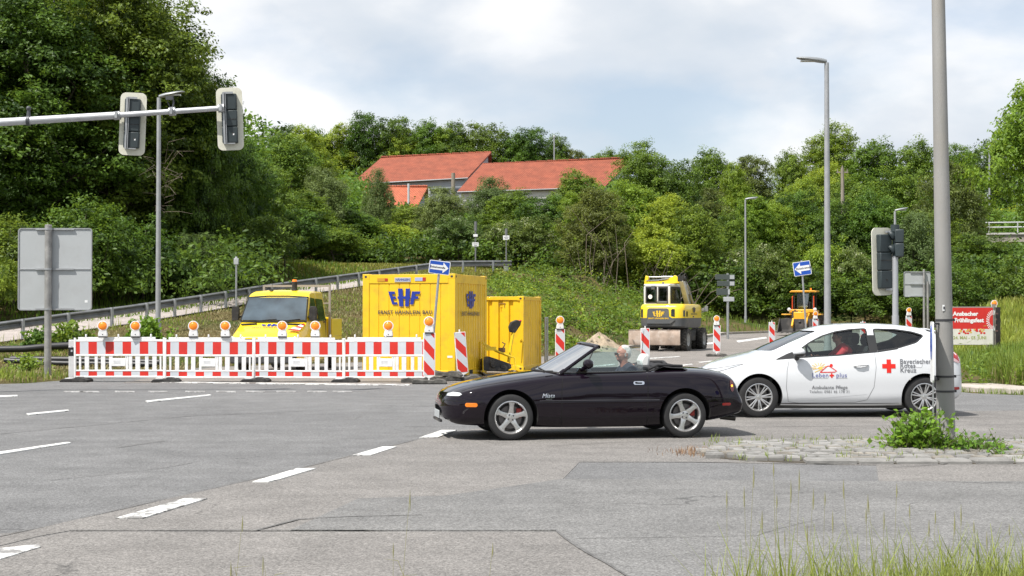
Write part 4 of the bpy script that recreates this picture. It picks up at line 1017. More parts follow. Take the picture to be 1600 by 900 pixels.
one_way(686.5, 418, 35.6, 33, 21, 671, 'blue one-way sign with the arrow pointing right, before the big container', 1, tilt=R(2), yaw=R(6))
one_way(1253.5, 419.5, 46, 27, 22, 1263, 'blue one-way sign with the arrow pointing left, in front of the loader', -1, tilt=R(-5), yaw=R(-8))

# ------------------------------------------------------------------ traffic signals
def signal_head(parent, name='signal_head', lenses=3, h=.98, w=.30, plate=True, facing=1):
    """origin at the head's middle; the lenses face +y (away from the camera) when facing = 1"""
    s = node(name, parent)
    mb = MB(); n = lenses; ch = h/n
    for k in range(n): mb.box((0, .0, -h/2+ch*(k+.5)), (w, .17, ch-.006))
    obj('housing', mb, SIGD, s, bevel=.02)
    mb = MB()
    for k in range(n):
        z = -h/2+ch*(k+.5); r = min(ch, w)*.40
        P = []; m = 14
        for j, (yy, rr) in enumerate(((.085, r), (.24, r*1.02))):
            for i in range(m+1):
                a = R(-40)+R(260)*i/m; e = yy if j == 0 else yy - .07*(1-math.sin(max(-.3, math.sin(a))))
                P.append((rr*math.cos(a), facing*e, z+rr*math.sin(a)))
        mb.add(P, [(i, i+1, m+2+i, m+1+i) for i in range(m)])
    v = obj('visor', mb, SIGD, s, 60, fix=False); sd = v.modifiers.new('thick', 'SOLIDIFY'); sd.thickness = .006
    for k, c in enumerate(((.02, .12, .05), (.2, .12, .01), (.25, .015, .01))[3-n:] if n < 3 else ((.02, .12, .05), (.2, .12, .01), (.25, .015, .01))):
        mb = MB(); mb.ell((0, facing*.087, -h/2+ch*(k+.5)), (min(ch, w)*.36, .02, min(ch, w)*.36)); obj('lens', mb, mat('lens_%d' % k, c, .2, coat=.6), s, 60)
    if plate:
        mb = MB(); mb.prism(rrect(.51, h+.26, .11, 6), .0, .02); o = obj('backplate', mb, CREAM, s); o.location = (0, .03*facing, 0)
    return s
# overhead arm with two heads seen from behind
d = 29.5; t = thing('signal_gantry', 'long tapering grey signal arm with two traffic lights, seen from behind', 'traffic light', (wx(-150, d), d, 0))
X = lambda px: wx(px, d)-wx(-150, d)
ap = [(X(-150), 0, wz(207, d)), (X(0), 0, wz(190.5, d)), (X(182), 0, wz(179.5, d))]
mb = MB(); mb.tube([(X(-150), 0, 0), (X(-150), 0, wz(200, d))], [.13, .10], 16); mb.tube(ap, [.085, .078, .072], 16)
mb.tube([(X(180), 0, wz(179.6, d)), (X(345), 0, wz(168.3, d))], [.055, .05], 16); obj('arm', mb, mat('arm_galvanised', (.50, .51, .53), .5, metal=.45, var=.12, vscale=5), t, 60)
for (px, py, ry) in ((203, 191.5, R(2.0)), (356, 183.5, R(-2.2))):
    s = signal_head(t); s.location = (X(px), .13, wz(py, d)); s.rotation_euler = (0, ry, R(4)); s.scale = (1, 1, 1.0)
    mb = MB(); mb.box((-.10, -.105, 0), (.035, .03, 1.02)); mb.box((-.06, -.105, 0), (.012, .025, 1.0)); mb.box((.0, -.09, .50), (.18, .03, .04)); mb.box((.0, -.09, -.50), (.2, .02, .02)); obj('bracket', mb, GALV, s)
    mb = MB(); mb.box((0, -.087, -.02), (.30, .006, .012)); mb.box((.06, -.0885, -.3), (.03, .004, .035)); obj('hinge_band', mb, WHT2 if False else BLK, s)
    mb = MB(); mb.box((.075, -.0885, -.32), (.028, .004, .034)); obj('sticker', mb, WHT2, s)
for (px, py) in ((182, 180), (268, 173.5), (345, 168.5)):
    mb = MB(); mb.cyl((X(px)-.06, 0, wz(py, d)-.005), (X(px)+.06, 0, wz(py, d)+.005), .085, .085, 14); mb.box((X(px), -.02, wz(py, d)), (.05, .2, .12)); obj('clamp', mb, GALV, t, 40)
mb = MB(); z_ = wz(173.5, d); mb.tube([(X(268), 0, z_), (X(268)+.03, -.02, z_+.17), (X(268)+.01, -.02, z_+.30)], .018, 8); mb.box((X(268)-.05, -.02, z_+.26), (.14, .08, .07)); mb.tube([(X(268)-.1, 0, z_+.2), (X(268)-.04, 0, z_+.08), (X(268)+.02, 0, z_+.1)], .01, 6); obj('camera_mount', mb, mat('dark_metal', (.08, .085, .09), .5, metal=.4), t, 60)
mb = MB(); z_ = wz(188, d); mb.cyl((X(43), 0, z_+.06), (X(43), 0, z_+.2), .045, .03, 10); mb.ell((X(43), 0, z_+.24), (.05, .05, .05)); mb.cyl((X(43)-.03, 0, z_), (X(43)+.03, 0, z_), .10, .10, 12); obj('sensor', mb, MATS['dark_metal'], t, 60)

# pedestrian / side signal right of the white car's roof
d = 29.3; xb = wx(1399, d); t = thing('traffic_light', 'signal post with a tall cream backplate and a small side signal, behind the white car', 'traffic light', (xb, d, .0))
mb = MB(); mb.cyl((0, 0, 0), (0, 0, wz(400, d)), .057, .057, 18); mb.cyl((0, 0, 0), (0, 0, wz(493, d)), .068, .066, 18); obj('pole', mb, mat('pole_light_grey', (.42, .43, .45), .5, metal=.3), t, 60)
mb = MB(); mb.cyl((0, 0, wz(362, d)), (0, 0, wz(351, d)), .085, .085, 18); mb.cyl((0, 0, wz(400, d)), (0, 0, wz(362, d)), .05, .05, 12); obj('post_cap', mb, SIGD, t, 40)
s = signal_head(t, h=1.06, w=.29); s.location = (wx(1381, d)-xb, .0, wz(408.5, d)); s.rotation_euler = (0, R(-1.5), R(28))
mb = MB(); mb.box((0, -.087, .02), (.29, .006, .014)); mb.box((.0, -.0885, -.36), (.035, .004, .03)); obj('hinge_band', mb, BLK, s)
s2 = signal_head(t, 'side_signal_head', lenses=2, h=.54, w=.24, plate=False, facing=1); s2.location = (wx(1405, d)-xb, -.02, wz(380, d)); s2.rotation_euler = (0, 0, R(78))
mb = MB(); mb.box((-.08, 0, wz(362, d)), (.22, .05, .04)); mb.box((-.08, 0, wz(452, d)), (.22, .05, .04)); obj('bracket', mb, GALV, t)

# ------------------------------------------------------------------ thick pole on the traffic island with an edge-on sign
d = 17.75; xb = wx(1477.5, d)
t = thing('utility_pole', 'thick grey concrete pole on the cobbled island at the right', 'pole', (xb, d, .03))
lean = (wx(1468.5, d)-xb)/(wz(0, d)-.03); t.rotation_euler = (0, lean, 0)
mb = MB(); mb.cyl((0, 0, 0), (0, 0, 8.2), .108, .060, 32); obj('shaft', mb, CONC, t, 60)
for py in (504, 592, 615, 520):
    if py == 520: continue
    z = wz(py, d); r = .107-.0058*z; mb = MB(); mb.lathe([(r-.004, -.012), (r+.006, -.012), (r+.006, .012), (r-.004, .012)], (0, 0, z), 'z', 28, True); mb.box((r+.012, 0, z), (.03, .03, .03)); obj('band', mb, mat('band_dark', (.06, .06, .065), .5, metal=.5), t, 60)
mb = MB(); z = wz(485, d); mb.box2((-.045, -.104, z-.035), (-.02, -.10, z+.035)); obj('number_tag', mb, WHT2, t)
mb = MB(); mb.box2((.008-.045, -.108, wz(487, d)), (.008-.04+.012, -.105, wz(483, d))); obj('tag_digits', mb, INK, t)
d2 = 17.6; xs = wx(1456.5, d2); t2 = thing('traffic_sign', 'traffic sign seen edge-on, clamped to the left of the concrete pole', 'traffic sign', (xs, d2, 0), R(0))
z0, z1 = wz(597, d2), wz(503, d2)
pn = node('sign_panel', t2, (0, 0, 0), (0, 0, R(-102)))
mb = MB(); mb.prism([(a, b+(z0+z1)/2) for a, b in rrect(.42, z1-z0, .04)], -.012, .006); obj('panel', mb, WHT2, pn)
mb = MB(); mb.prism([(a, b+z1-.24) for a, b in rrect(.34, .40, .17, 8)], -.017, -.0125); obj('blue_disc', mb, BLUE, pn)
mb = MB(); mb.box((.0, .02, z1-.05), (.40, .03, .03)); mb.box((0, .02, z0+.05), (.40, .03, .03)); obj('mounting_rails', mb, mat('band_dark', (.06, .06, .065), .5), pn)
mb = MB(); mb.tube([(.0, .02, z1-.02), (.12, .1, z1-.02)], .012, 8); mb.tube([(.0, .02, z0+.03), (.10, .1, z0+.03)], .012, 8); obj('clamp', mb, MATS['band_dark'], t2, 60)
mb = MB(); mb.box2((-.012, .0, wz(502, d2)), (.004, .02, z1)); mb.box2((.0, .0, .03), (.016, .016, z0)); obj('thin_bar', mb, GALV, t2)

# ------------------------------------------------------------------ barrier fence
PEG = .035
def barrier(label, group='white barrier fence panels with red reflective bands'):
    W = 2.08; t = thing('barrier_fence_panel', label, 'barrier', group=group)
    mb = MB(); h0, h1 = .10, 1.0
    for x in (0.0, W): mb.box((x, 0, (h0+h1)/2+.01), (.045, .045, h1-h0+.04))
    for z, hh in ((h1-.035, .05), (.625, .045), (.265, .035), (h0+.02, .04)): mb.box((W/2, 0, z), (W-.045, .042, hh))
    # top strip with holes and pegs
    mb.box((W/2-.06, 0, h1+.018), (W*.87, .03, .055))
    for x in (.26, 1.02, 1.78): mb.cyl((x, 0, h1+.04), (x, 0, h1+.115), .022, .02, 10)
    for k, (a, w) in enumerate(((.12,.05),(.28,.10),(.50,.07),(.66,.10),(1.30,.08),(1.47,.11),(1.68,.08),(1.86,.10),(2.0,.04))): mb.box((a, 0, .44), (w, .03, .32))
    mb.box((.86, 0, .58), (.05, .03, .06)); mb.box((1.2, 0, .58), (.05, .03, .06)); mb.box((.83, 0, .44), (.06, .03, .32)); mb.box((1.22, 0, .44), (.06, .03, .32))
    fr = obj('frame', mb, WHT, t, bevel=.006)
    mb = MB(); mb.box((1.02, 0, .46), (.34, .034, .19)); pl = obj('name_plate', mb, WHT, t, bevel=.01)
    mb = MB()
    for q in range(3): mb.box((1.02-.03, -.0185, .49-q*.028), (.16, .002, .007))
    obj('print', mb, mat('print_grey', (.45, .47, .5), .6), pl)
    mb = MB(); edges = [0.03,.13,.33,.53,.73,.93,1.13,1.33,1.53,1.73,1.95,2.05]
    edges = [.025, .11]; x = .11
    bands = [(.03, .12, 0)]; x = .12; c = 1
    while x < W-.03: w = .20; bands.append((x, min(x+w, W-.03), c)); x += w; c = 1-c
    for (a, b, c_) in bands: mb.m = c_; mb.box2((a, -.016, .65), (b, .016, .94))
    obj('reflective_band', mb, [RED, REFW], t)
    mb = MB()
    for (a, b, c_) in bands: mb.m = c_; mb.box2((a, -.014, .14), (b, .014, .248))
    obj('lower_band', mb, [RED, REFW], t)
    ft = MB(); ft.prism([(-.30, 0), (.36, 0), (.36, .05), (.30, .085), (.20, .12), (.08, .125), (.03, .085), (-.24, .075), (-.30, .03)], -.19, .19); f = obj('foot', ft, BLK, t, bevel=.015)
    mb = MB(); mb.box((-.13, 0, .085), (.17, .16, .012)); obj('foot_label', mb, WHT2, f)
    return t
pr_b = barrier('barrier')
d = 35.1
BL = ['leftmost barrier fence panel, beside the black and white marker post', 'second barrier fence panel from the left, its right end before the truck bonnet', 'barrier fence panel directly in front of the yellow truck', 'barrier fence panel directly in front of the big yellow container']
bpx = [(118, 35.3), (258.5, 35.05), (398, 35.15), (538.5, 35.0), (672, 34.8)]
for k in range(4):
    a = Vector((wx(bpx[k][0], bpx[k][1]), bpx[k][1], 0)); b = Vector((wx(bpx[k+1][0], bpx[k+1][1]), bpx[k+1][1], 0)); dv_ = b-a
    o = place(pr_b, a, math.atan2(dv_.y, dv_.x)+R((.5,-.7,.3,.6)[k]), BL[k], tilt=(R((.6,-.8,.9,-.4)[k]), R((-.25,.1,.2,-.15)[k]))); o.scale = (dv_.length/2.11, 1, 1)
# marker post
x = wx(112, 35.6); t = thing('marker_post', 'white delineator post with a black band left of the barrier fence', 'post', (x, 35.6, 0), R(20))
mb = MB(); mb.prism([(-.07, -.05), (.07, -.05), (.0, .07)], 0, .98, 'z'); obj('post', mb, WHT, t, bevel=.01)
mb = MB(); mb.prism([(-.074, -.053), (.074, -.053), (0, .074)], .60, .80, 'z'); b = obj('black_band', mb, mat('band_black', (.02, .02, .02), .5), t)
mb = MB(); mb.box((0, -.056, .82), (.035, .004, .03)); mb.box((0, -.056, .72), (.04, .004, .05)); obj('reflector', mb, REFW, b)

# ------------------------------------------------------------------ warning lights
def warning_light(label):
    t = thing('warning_light', label, 'warning light', group='orange warning lights')
    mb = MB(); mb.prism([(-.105, 0), (.105, 0), (.105, .06), (.085, .14), (.055, .17), (-.055, .17), (-.085, .14), (-.105, .06)], -.045, .045); obj('battery_case', mb, WHT, t, bevel=.012)
    mb = MB(); mb.lathe([(.118, -.03), (.122, -.045), (.108, -.05), (.100, -.045), (.095, -.02), (.0, -.015), (0, .02), (.10, .03), (.118, .02)], (0, 0, .245), 'y', 28); mb.m = 0; obj('housing', mb, WHT, t, 50)
    mb = MB(); mb.lathe([(.0, -.075), (.04, -.072), (.07, -.062), (.092, -.045), (.096, -.03)], (0, 0, .245), 'y', 28); obj('lens', mb, ORG, t, 60)
    mb = MB(); mb.box((0, 0, -.012), (.20, .09, .024)); mb.cyl((0, -.047, .05), (0, -.05, .05), .012, .012, 8); obj('base', mb, BLK, t, bevel=.006)
    return t
wlp = warning_light('light')
WLL = ['on the leftmost barrier panel, the left one of its pair', 'on the leftmost barrier panel, the right one of its pair', 'on the second barrier panel, left of the truck', 'on the second barrier panel, at the truck windscreen corner', 'on the fence in front of the truck bonnet', 'on the fence below the truck side door', 'on the fence in front of the big container face']
for (px, lb) in zip((161, 212, 302.5, 352.5, 441.5, 493, 607), WLL):
    dd = 35.1; place(wlp, (wx(px, dd), dd, 1.065), random.uniform(-.12, .12), 'orange warning light '+lb)

# ------------------------------------------------------------------ beacons
def beacon(label, foot=True):
    t = thing('warning_beacon', label, 'beacon', group='red and white warning beacons')
    W, H, z0 = .25, 1.0, .14
    out = [(-W/2-.012, z0+.04), (0, z0-.03), (W/2+.012, z0+.04), (W/2+.012, z0+H+.012), (-W/2-.012, z0+H+.012)]
    mb = MB(); mb.prism(out, -.02, .02); mb.cyl((0, 0, z0+H), (0, 0, z0+H+.075), .02, .02, 10); mb.cyl((0, 0, .02), (0, 0, z0+.05), .022, .022, 10); obj('board', mb, WHT, t, bevel=.005)
    # diagonal bands (falling to the right)
    mb = MB(); za, zb = z0+.055, z0+H; per = .50
    def clip(poly, ax, v, keep_less):
        outp = []
        for i in range(len(poly)):
            p, q = poly[i], poly[(i+1) % len(poly)]; ip = (p[ax] <= v) if keep_less else (p[ax] >= v); iq = (q[ax] <= v) if keep_less else (q[ax] >= v)
            if ip: outp.append(p)
            if ip != iq:
                t_ = (v-p[ax])/(q[ax]-p[ax]); outp.append((p[0]+(q[0]-p[0])*t_, p[1]+(q[1]-p[1])*t_))
        return outp
    k = -2; w2 = W/2-.008
    while k < 6:
        zt = za-.1+k*per/2+.19
        poly = [(-w2, zt), (w2, zt-.26), (w2, zt-.26+per/2), (-w2, zt+per/2)]
        poly = clip(clip(poly, 1, zb, True), 1, za, False)
        if len(poly) >= 3: mb.m = k % 2; mb.prism(poly, -.0245, -.0205); 
        k += 1
    obj('striped_face', mb, [RED, REFW], t)
    if foot:
        mb = MB(); mb.prism([(-.38, 0), (.40, 0), (.40, .04), (.33, .10), (.18, .115), (.1, .08), (-.1, .08), (-.2, .10), (-.36, .09), (-.38, .04)], -.20, .20); obj('foot', mb, RECY, t, bevel=.015)
    return t
bp_ = beacon('beacon')
BE = [(670.5, 34.3, 0, (0, R(.3)), 'warning beacon at the right end of the barrier fence', True), (724, 36.0, R(10), (0, R(-4.5)), 'tilted warning beacon without a lamp beside the big container', False),
      (875, 42.5, 0, (0, 0), 'warning beacon right of the small container, behind the convertible windscreen', True), (1008, 45.5, 0, (0, 0), 'warning beacon without a lamp in front of the excavator blade', False),
      (1119.5, 56, 0, (0, R(.8)), 'warning beacon on its foot right of the excavator wheels', True), (1206, 66, 0, (0, 0), 'warning beacon without a lamp left of the loader bucket', False),
      (1274, 73, 0, (0, 0), 'warning beacon in front of the loader wheel', True), (1348, 75, 0, (0, 0), 'beacon with only its tip above the white car roof, without a lamp', False), (1420, 68, 0, (0, 0), 'warning beacon behind the white car, right of the signal post', True), (1553, 54, 0, (0, 0), 'warning beacon hidden behind the poster board', True)]
BLAMP = ['on the beacon at the right end of the fence', None, 'on the beacon right of the small container', None, 'on the beacon right of the excavator', None, 'on the beacon before the loader', None, 'on the beacon right of the signal post', 'peeping over the dark board by the poster']
for (px, dd, rz, tl, lb, lampy), wl_ in zip(BE, BLAMP):
    x = wx(px, dd); zb = float(road_z(x, dd)) + .008
    if px > 1500: zb = .56
    if px == 1420: zb += .25
    if px == 1348: zb += -.2
    place(bp_, (x, dd, zb), rz, lb, tilt=tl)
    if lampy: place(wlp, (x, dd, zb+1.16), rz+.05, 'orange warning light '+wl_)
# loose recycled feet by the container corner
mb = MB(); mb.prism([(-.42, 0), (.42, 0), (.42, .04), (.33, .11), (.15, .12), (.06, .08), (-.1, .08), (-.25, .11), (-.42, .06)], -.2, .2)
fm = mb.mesh('foot_plate', RECY)
for (px, dd, z, rz, ry, lb) in ((690, 35.6, .012, R(20), 0, 'lower grey rubber foot at the container corner'), (694, 35.7, .13, R(-8), R(3), 'upper grey rubber foot stacked at the container corner'), (704, 36.3, .012, R(40), 0, 'grey rubber foot right of the stacked pair'), (655, 34.9, .012, R(5), 0, 'flat rubber foot left of the fence end beacon'), (728, 36.5, .012, R(12), 0, 'rubber foot holding the tilted beacon')):
    o = bpy.data.objects.new('foot_plate', fm); COL.objects.link(o); o.location = (wx(px, dd), dd, z); o.rotation_euler = (0, ry, rz); tag(o, lb, 'foot plate', 'loose rubber foot plates')
# ------------------------------------------------------------------ materials of the site
YEL = mat('container_yellow', (.84, .53, .016), .42, var=.05, vscale=1.2, coat=.1, dirt=((.45, .27, .05), .5, 2.2))
YELT = mat('truck_yellow', (.86, .62, .02), .32, var=.02, vscale=2, coat=.5)
YELM = mat('machine_yellow', (.85, .60, .015), .35, coat=.4, dirt=((.35, .26, .1), .35, 2.5))
MGREY = mat('machine_grey', (.09, .095, .10), .5, var=.1, dirt=((.25, .22, .17), .35, 2))
BLUL = mat('logo_blue', (.012, .035, .30), .45)
DARKL = mat('logo_dark', (.05, .045, .06), .5)
DKM = mat('chassis_black', (.03, .03, .032), .6, var=.25, dirt=((.2, .17, .13), .5, 3))
TYRE = mat('tyre_rubber', (.022, .022, .023), .8, var=.3, vscale=6, bump=.2, bscale=60)
TYRED = mat('tyre_dusty', (.05, .047, .043), .9, var=.35, vscale=5, dirt=((.2, .17, .14), .5, 5))
TGL = glass('tinted_glass', (.50, .58, .56), .03)
DGL = mat('dark_glass', (.015, .02, .022), .05, spec=.8, coat=.6)
STEELW = mat('worn_steel', (.40, .31, .25), .7, metal=.0, var=.25, vscale=3, dirt=((.60, .55, .50), .7, 3.5))
RIMG = mat('rim_grey', (.33, .33, .32), .55, metal=.3, var=.15)
CHROME = mat('chrome', (.75, .76, .78), .12, metal=1.0)

def roundpoly2(pts, r, n=5):
    out = []; m = len(pts)
    for i in range(m):
        p, a, b = Vector(pts[i]), Vector(pts[i-1]), Vector(pts[(i+1) % m]); u, v = (a-p).normalized()*r, (b-p).normalized()*r
        for k in range(n+1): t = k/n; out.append(tuple((p+u)*(1-t)**2+p*2*t*(1-t)+(p+v)*t*t))
    return out
def logo_polys(w=.74, h=.42):
    """three slanted block letters joined by a bar, as (x,z) polygons centred on 0"""
    S = w/200.0; T_ = h/110.0
    def q(L): return [((x-100)*S, (55-y)*T_) for x, y in L]
    out = []
    out.append(q([(0,18),(42,18),(44,34),(24,34),(27,48),(48,48),(50,64),(31,64),(37,84),(58,84),(60,98),(26,98)]))
    out.append(q([(62,0),(92,0),(96,110),(72,110)]))
    out.append(q([(112,0),(140,0),(132,110),(108,110)]))
    out.append(q([(60,48),(140,48),(140,64),(60,64)]))
    out.append(q([(152,18),(206,18),(202,34),(174,34),(172,48),(194,48),(191,64),(168,64),(160,98),(140,98)]))
    return out
def add_logo(mb, o, ux, uz, w, h, thick_dir, t=.004, bar_off=.001):
    o = Vector(o); ux = Vector(ux); uz = Vector(uz); td = Vector(thick_dir)
    for k, poly in enumerate(logo_polys(w, h)):
        e = t + (bar_off if k == 3 else 0); n = len(poly)
        P = [tuple(o+ux*p[0]+uz*p[1]+td*.0015) for p in poly]+[tuple(o+ux*p[0]+uz*p[1]+td*e) for p in poly]
        mb.add(P, [tuple(range(n)), tuple(range(2*n-1, n-1, -1))]+[(i, n+i, n+(i+1) % n, (i+1) % n) for i in range(n)])

def corrugated(mb, a, b, z0, z1, depth, pitch, flat, outv, start=.0):
    """trapezoid-ribbed panel from a to b (xy), grooves pushed in against outv"""
    a = Vector((*a, 0)); b = Vector((*b, 0)); L = (b-a).length; u = (b-a)/L; o = Vector((*outv, 0))
    xs = [0.0]; off = [0]; x = start
    while x + pitch < L:
        e = (pitch-flat)/2*.35; g0_, g1_ = x+flat, x+pitch
        xs += [g0_, g0_+e, g1_-e, g1_]; off += [0, -depth, -depth, 0]; x += pitch
    xs.append(L); off.append(0)
    P = []
    for x_, f in zip(xs, off):
        p = a+u*x_+o*f; P += [(p.x, p.y, z0), (p.x, p.y, z1)]
    mb.add(P, [(2*i, 2*i+2, 2*i+3, 2*i+1) for i in range(len(xs)-1)])

def container(name, label, x, d, yaw, W, L, H, big):
    """origin at the near right corner; front face runs to -x, right side runs to +y"""
    t = thing(name, label, 'container', (x, d, .02), yaw)
    pw = .17 if big else .10; tr = .22 if big else .10; br = .17 if big else .14
    mb = MB()
    for (cx, cy) in ((-pw/2, pw/2), (-W+pw/2, pw/2), (-pw/2, L-pw/2), (-W+pw/2, L-pw/2)): mb.box((cx, cy, H/2), (pw, pw, H-.02))
    for z, hh in ((br/2+.01, br), (H-tr/2-.01, tr)):
        mb.box((-W/2, pw*.42, z), (W-pw*2, pw*.8, hh)); mb.box((-W/2, L-pw*.42, z), (W-pw*2, pw*.8, hh)); mb.box((-pw*.42, L/2, z), (pw*.8, L-pw*2, hh)); mb.box((-W+pw*.42, L/2, z), (pw*.8, L-pw*2, hh))
    fr = obj('frame', mb, YEL, t, bevel=.008)
    mb = MB()
    for cx in (-.09, -W+.09):
        for cy in (.09, L-.09):
            for z in (.06, H-.06): mb.box((cx, cy, z), (.185, .185, .125))
    obj('corner_casting', mb, YEL, t, bevel=.01)
    mb = MB()
    for z in (.065, H-.065):
        for cx in (-.085, -W+.085): mb.prism([(cx+.035*math.cos(a), z+.028*math.sin(a)) for a in [2*PI*k/12 for k in range(12)]], -.005, -.003)
        for cy in (.085, L-.085): mb.prism([(cy+.035*math.cos(a), z+.028*math.sin(a)) for a in [2*PI*k/12 for k in range(12)]], .003, .005, 'x')
    obj('corner_hole', mb, DKM, t, smooth=0)
    mb = MB()
    if big:
        corrugated(mb, (-W+pw, .02), (-pw, .02), br, H-tr, .012, .27, .245, (0, -1), .0); obj('front_wall', mb, YEL, t, smooth=0, fix=False)
        mb = MB(); corrugated(mb, (-.02, pw), (-.02, L-pw), br, H-tr, .018, .21, .13, (1, 0), .0); obj('side_wall', mb, YEL, t, smooth=0, fix=False)
    else:
        corrugated(mb, (-W+pw, .03), (-pw, .03), br, H-tr, .05, .30, .17, (0, -1), .0); obj('front_wall', mb, YEL, t, smooth=0, fix=False)
        mb = MB(); corrugated(mb, (-.02, pw), (-.02, L-pw), br, H-tr, .02, .20, .12, (1, 0), .0); obj('side_wall', mb, YEL, t, smooth=0, fix=False)
    mb = MB(); mb.box((-W+.015, L/2, H/2), (.02, L-.1, H-.1)); mb.box((-W/2, L-.015, H/2), (W-.1, .02, H-.1)); obj('back_wall', mb, YEL, t)
    mb = MB(); mb.box((-W/2, L/2, H-.03), (W-.12, L-.12, .03)); obj('roof', mb, YEL, t)
    mb = MB(); mb.box((-W/2, L/2, .14), (W-.14, L-.14, .06)); obj('floor_frame', mb, DKM, t)
    return t, fr
c1, f1 = container('site_container', 'tall yellow site container with the big blue letters, behind the barrier fence', wx(711, 36.9), 36.9, R(-15.5), 2.42, 2.75, 2.56, True)
lg = MB(); add_logo(lg, (-1.33, -.0, 1.98), (1, 0, 0), (0, 0, 1), .82, .44, (0, -1, 0), .006); obj('logo', lg, BLUL, c1, smooth=0)
lg = MB(); add_text(lg, 'ERNST HÄHNLEIN BAU', .125, (-1.30, -.004, 1.57), bold=.003, spacing=1.12); obj('lettering', lg, DARKL, c1, smooth=0, fix=False)
lg = MB(); add_logo(lg, (.0, 1.32, 1.93), (0, 1, 0), (0, 0, 1), .78, .44, (1, 0, 0), .006); obj('logo', lg, BLUL, c1, smooth=0)
lg = MB(); add_text(lg, 'ERNST HÄHNLEIN BAU', .145, (.004, 1.32, 1.53), (0, 1, 0), bold=.003, spacing=1.05); obj('lettering', lg, DARKL, c1, smooth=0, fix=False)
mb = MB(); mb.box((-1.36, -.003, 2.42), (.42, .012, .11)); pl = obj('name_plate', mb, mat('plate_silver', (.5, .52, .56), .4, metal=.3), c1)
mb = MB(); add_text(mb, 'HÄHNLEIN', .075, (-1.36, -.011, 2.395), bold=.002); obj('plate_lettering', mb, BLUL, pl, smooth=0, fix=False)
mb = MB(); mb.m = 0; mb.box((-1.93, -.002, 2.42), (.20, .010, .085)); mb.m = 1; mb.box((-1.79, -.002, 2.42), (.07, .010, .07)); mb.m = 2; mb.box((-.94, -.002, 2.43), (.20, .010, .085)); mb.m = 1; mb.box((-.80, -.002, 2.43), (.08, .010, .085)); obj('stickers', mb, [mat('orange_dull', (.55, .28, .02), .5), mat('red_dull', (.45, .04, .02), .4), mat('plate_blue', (.35, .42, .68), .4)], c1)
mb = MB(); mb.box((-.13, -.002, .52), (.13, .006, .05)); obj('label_plate', mb, WHT2, c1)
mb = MB(); mb.box((-.0, 1.35, .10), (.01, .26, .11)); obj('fork_pocket', mb, DKM, c1)
mb = MB(); mb.box((.004, .5, .5), (.006, .02, .4)); 
c2, f2 = container('storage_container', 'lower ribbed yellow container standing behind the tall one', wx(818, 41.4), 41.4, R(-15), 2.2, 2.05, 2.06, False)
mb = MB(); mb.box((-.62, .018, 1.86), (.20, .008, .02)); mb.box((-.55, .018, 1.80), (.012, .008, .11)); mb.box((-.70, .018, 1.80), (.012, .008, .08)); obj('door_latch', mb, mat('rust_brown', (.30, .16, .04), .8), c2)
mb = MB(); mb.tube([(-.10, -.01, .82), (-.05, -.03, .88), (-.0-.02, -.01, .80), (-.05, -.02, .5), (-.06, -.01, .25)], .012, 6); obj('hanging_strap', mb, mat('strap_yellow', (.55, .36, .02), .7), c2, 60)
mb = MB(); mb.box((-1.0, .01, .10), (1.1, .05, .12)); obj('lower_rail', mb, YEL, c2)
# steel mesh fence end leaning by the second container
x = wx(851.5, 43.0); t = thing('mesh_fence_post', 'narrow end of a steel mesh fence beside the small container', 'fence', (x, 43.0, .0), R(80))
mb = MB(); mb.cyl((0, 0, 0), (0, 0, 1.5), .02, .02, 8); mb.cyl((.5, 0, 0), (.5, 0, 1.5), .02, .02, 8); mb.cyl((0, 0, 1.48), (.5, 0, 1.48), .018, .018, 8); mb.cyl((0, 0, .15), (.5, 0, .15), .018, .018, 8); obj('frame', mb, GALV, t, 60)
mb = MB()
for k in range(9): mb.cyl((0, 0, .25+.145*k), (.5, 0, .25+.145*k), .004, .004, 5)
for k in range(1, 8): mb.cyl((.0625*k, 0, .15), (.0625*k, 0, 1.48), .004, .004, 5)
obj('wire_mesh', mb, GALV, t, 60)

# ------------------------------------------------------------------ vibratory plate between the containers
d = 38.9; t = thing('vibratory_plate', 'yellow and black plate compactor with an upright handle, between the containers', 'compactor', (wx(777, d), d, .0), R(12))
mb = MB(); mb.prism([(-.42, .06), (-.34, .0), (.30, .0), (.44, .12), (.44, .14), (.3, .05), (-.34, .05), (-.42, .10)], -.25, .25); obj('base_plate', mb, mat('plate_steel_dark', (.18, .175, .165), .6, metal=.5, dirt=((.35, .32, .28), .6, 6)), t, bevel=.006)
mb = MB(); mb.prism([(-.42, .14), (.18, .10), (.34, .20), (.32, .30), (.1, .38), (-.25, .50), (-.42, .42)], -.20, .20); mb.cyl((-.15, -.21, .30), (-.15, -.26, .30), .09, .09, 18); mb.box((.10, -.21, .24), (.12, .03, .10)); obj('engine', mb, mat('engine_black', (.03, .03, .032), .55, dirt=((.2, .18, .15), .6, 9)), t, bevel=.02)
mb = MB(); mb.tube([(-.40, -.18, .10), (-.42, -.18, .86), (.0, -.18, .62), (.42, -.18, .46), (.44, -.18, .15)], .022, 8); mb.tube([(-.40, .18, .10), (-.42, .18, .86), (.0, .18, .62), (.42, .18, .46)], .022, 8); mb.box((-.22, -.2, .70), (.30, .02, .10)); obj('guard_frame', mb, YELM, t, 60)
mb = MB(); mb.box((.10, -.10, .66), (.16, .12, .12)); mb.tube([(.12, -.12, .7), (.18, -.14, .82), (.10, -.12, .86)], .02, 6); obj('hydraulic_block', mb, mat('rust_dark', (.16, .09, .04), .7), t, bevel=.01)
mb = MB(); mb.tube([(.30, -.05, .35), (.36, -.05, .8), (.43, -.05, 1.16)], .032, 10); mb.tube([(.30, .05, .35), (.36, .05, .8), (.43, .05, 1.16)], .032, 10); hn = obj('handle', mb, YELM, t, 60)
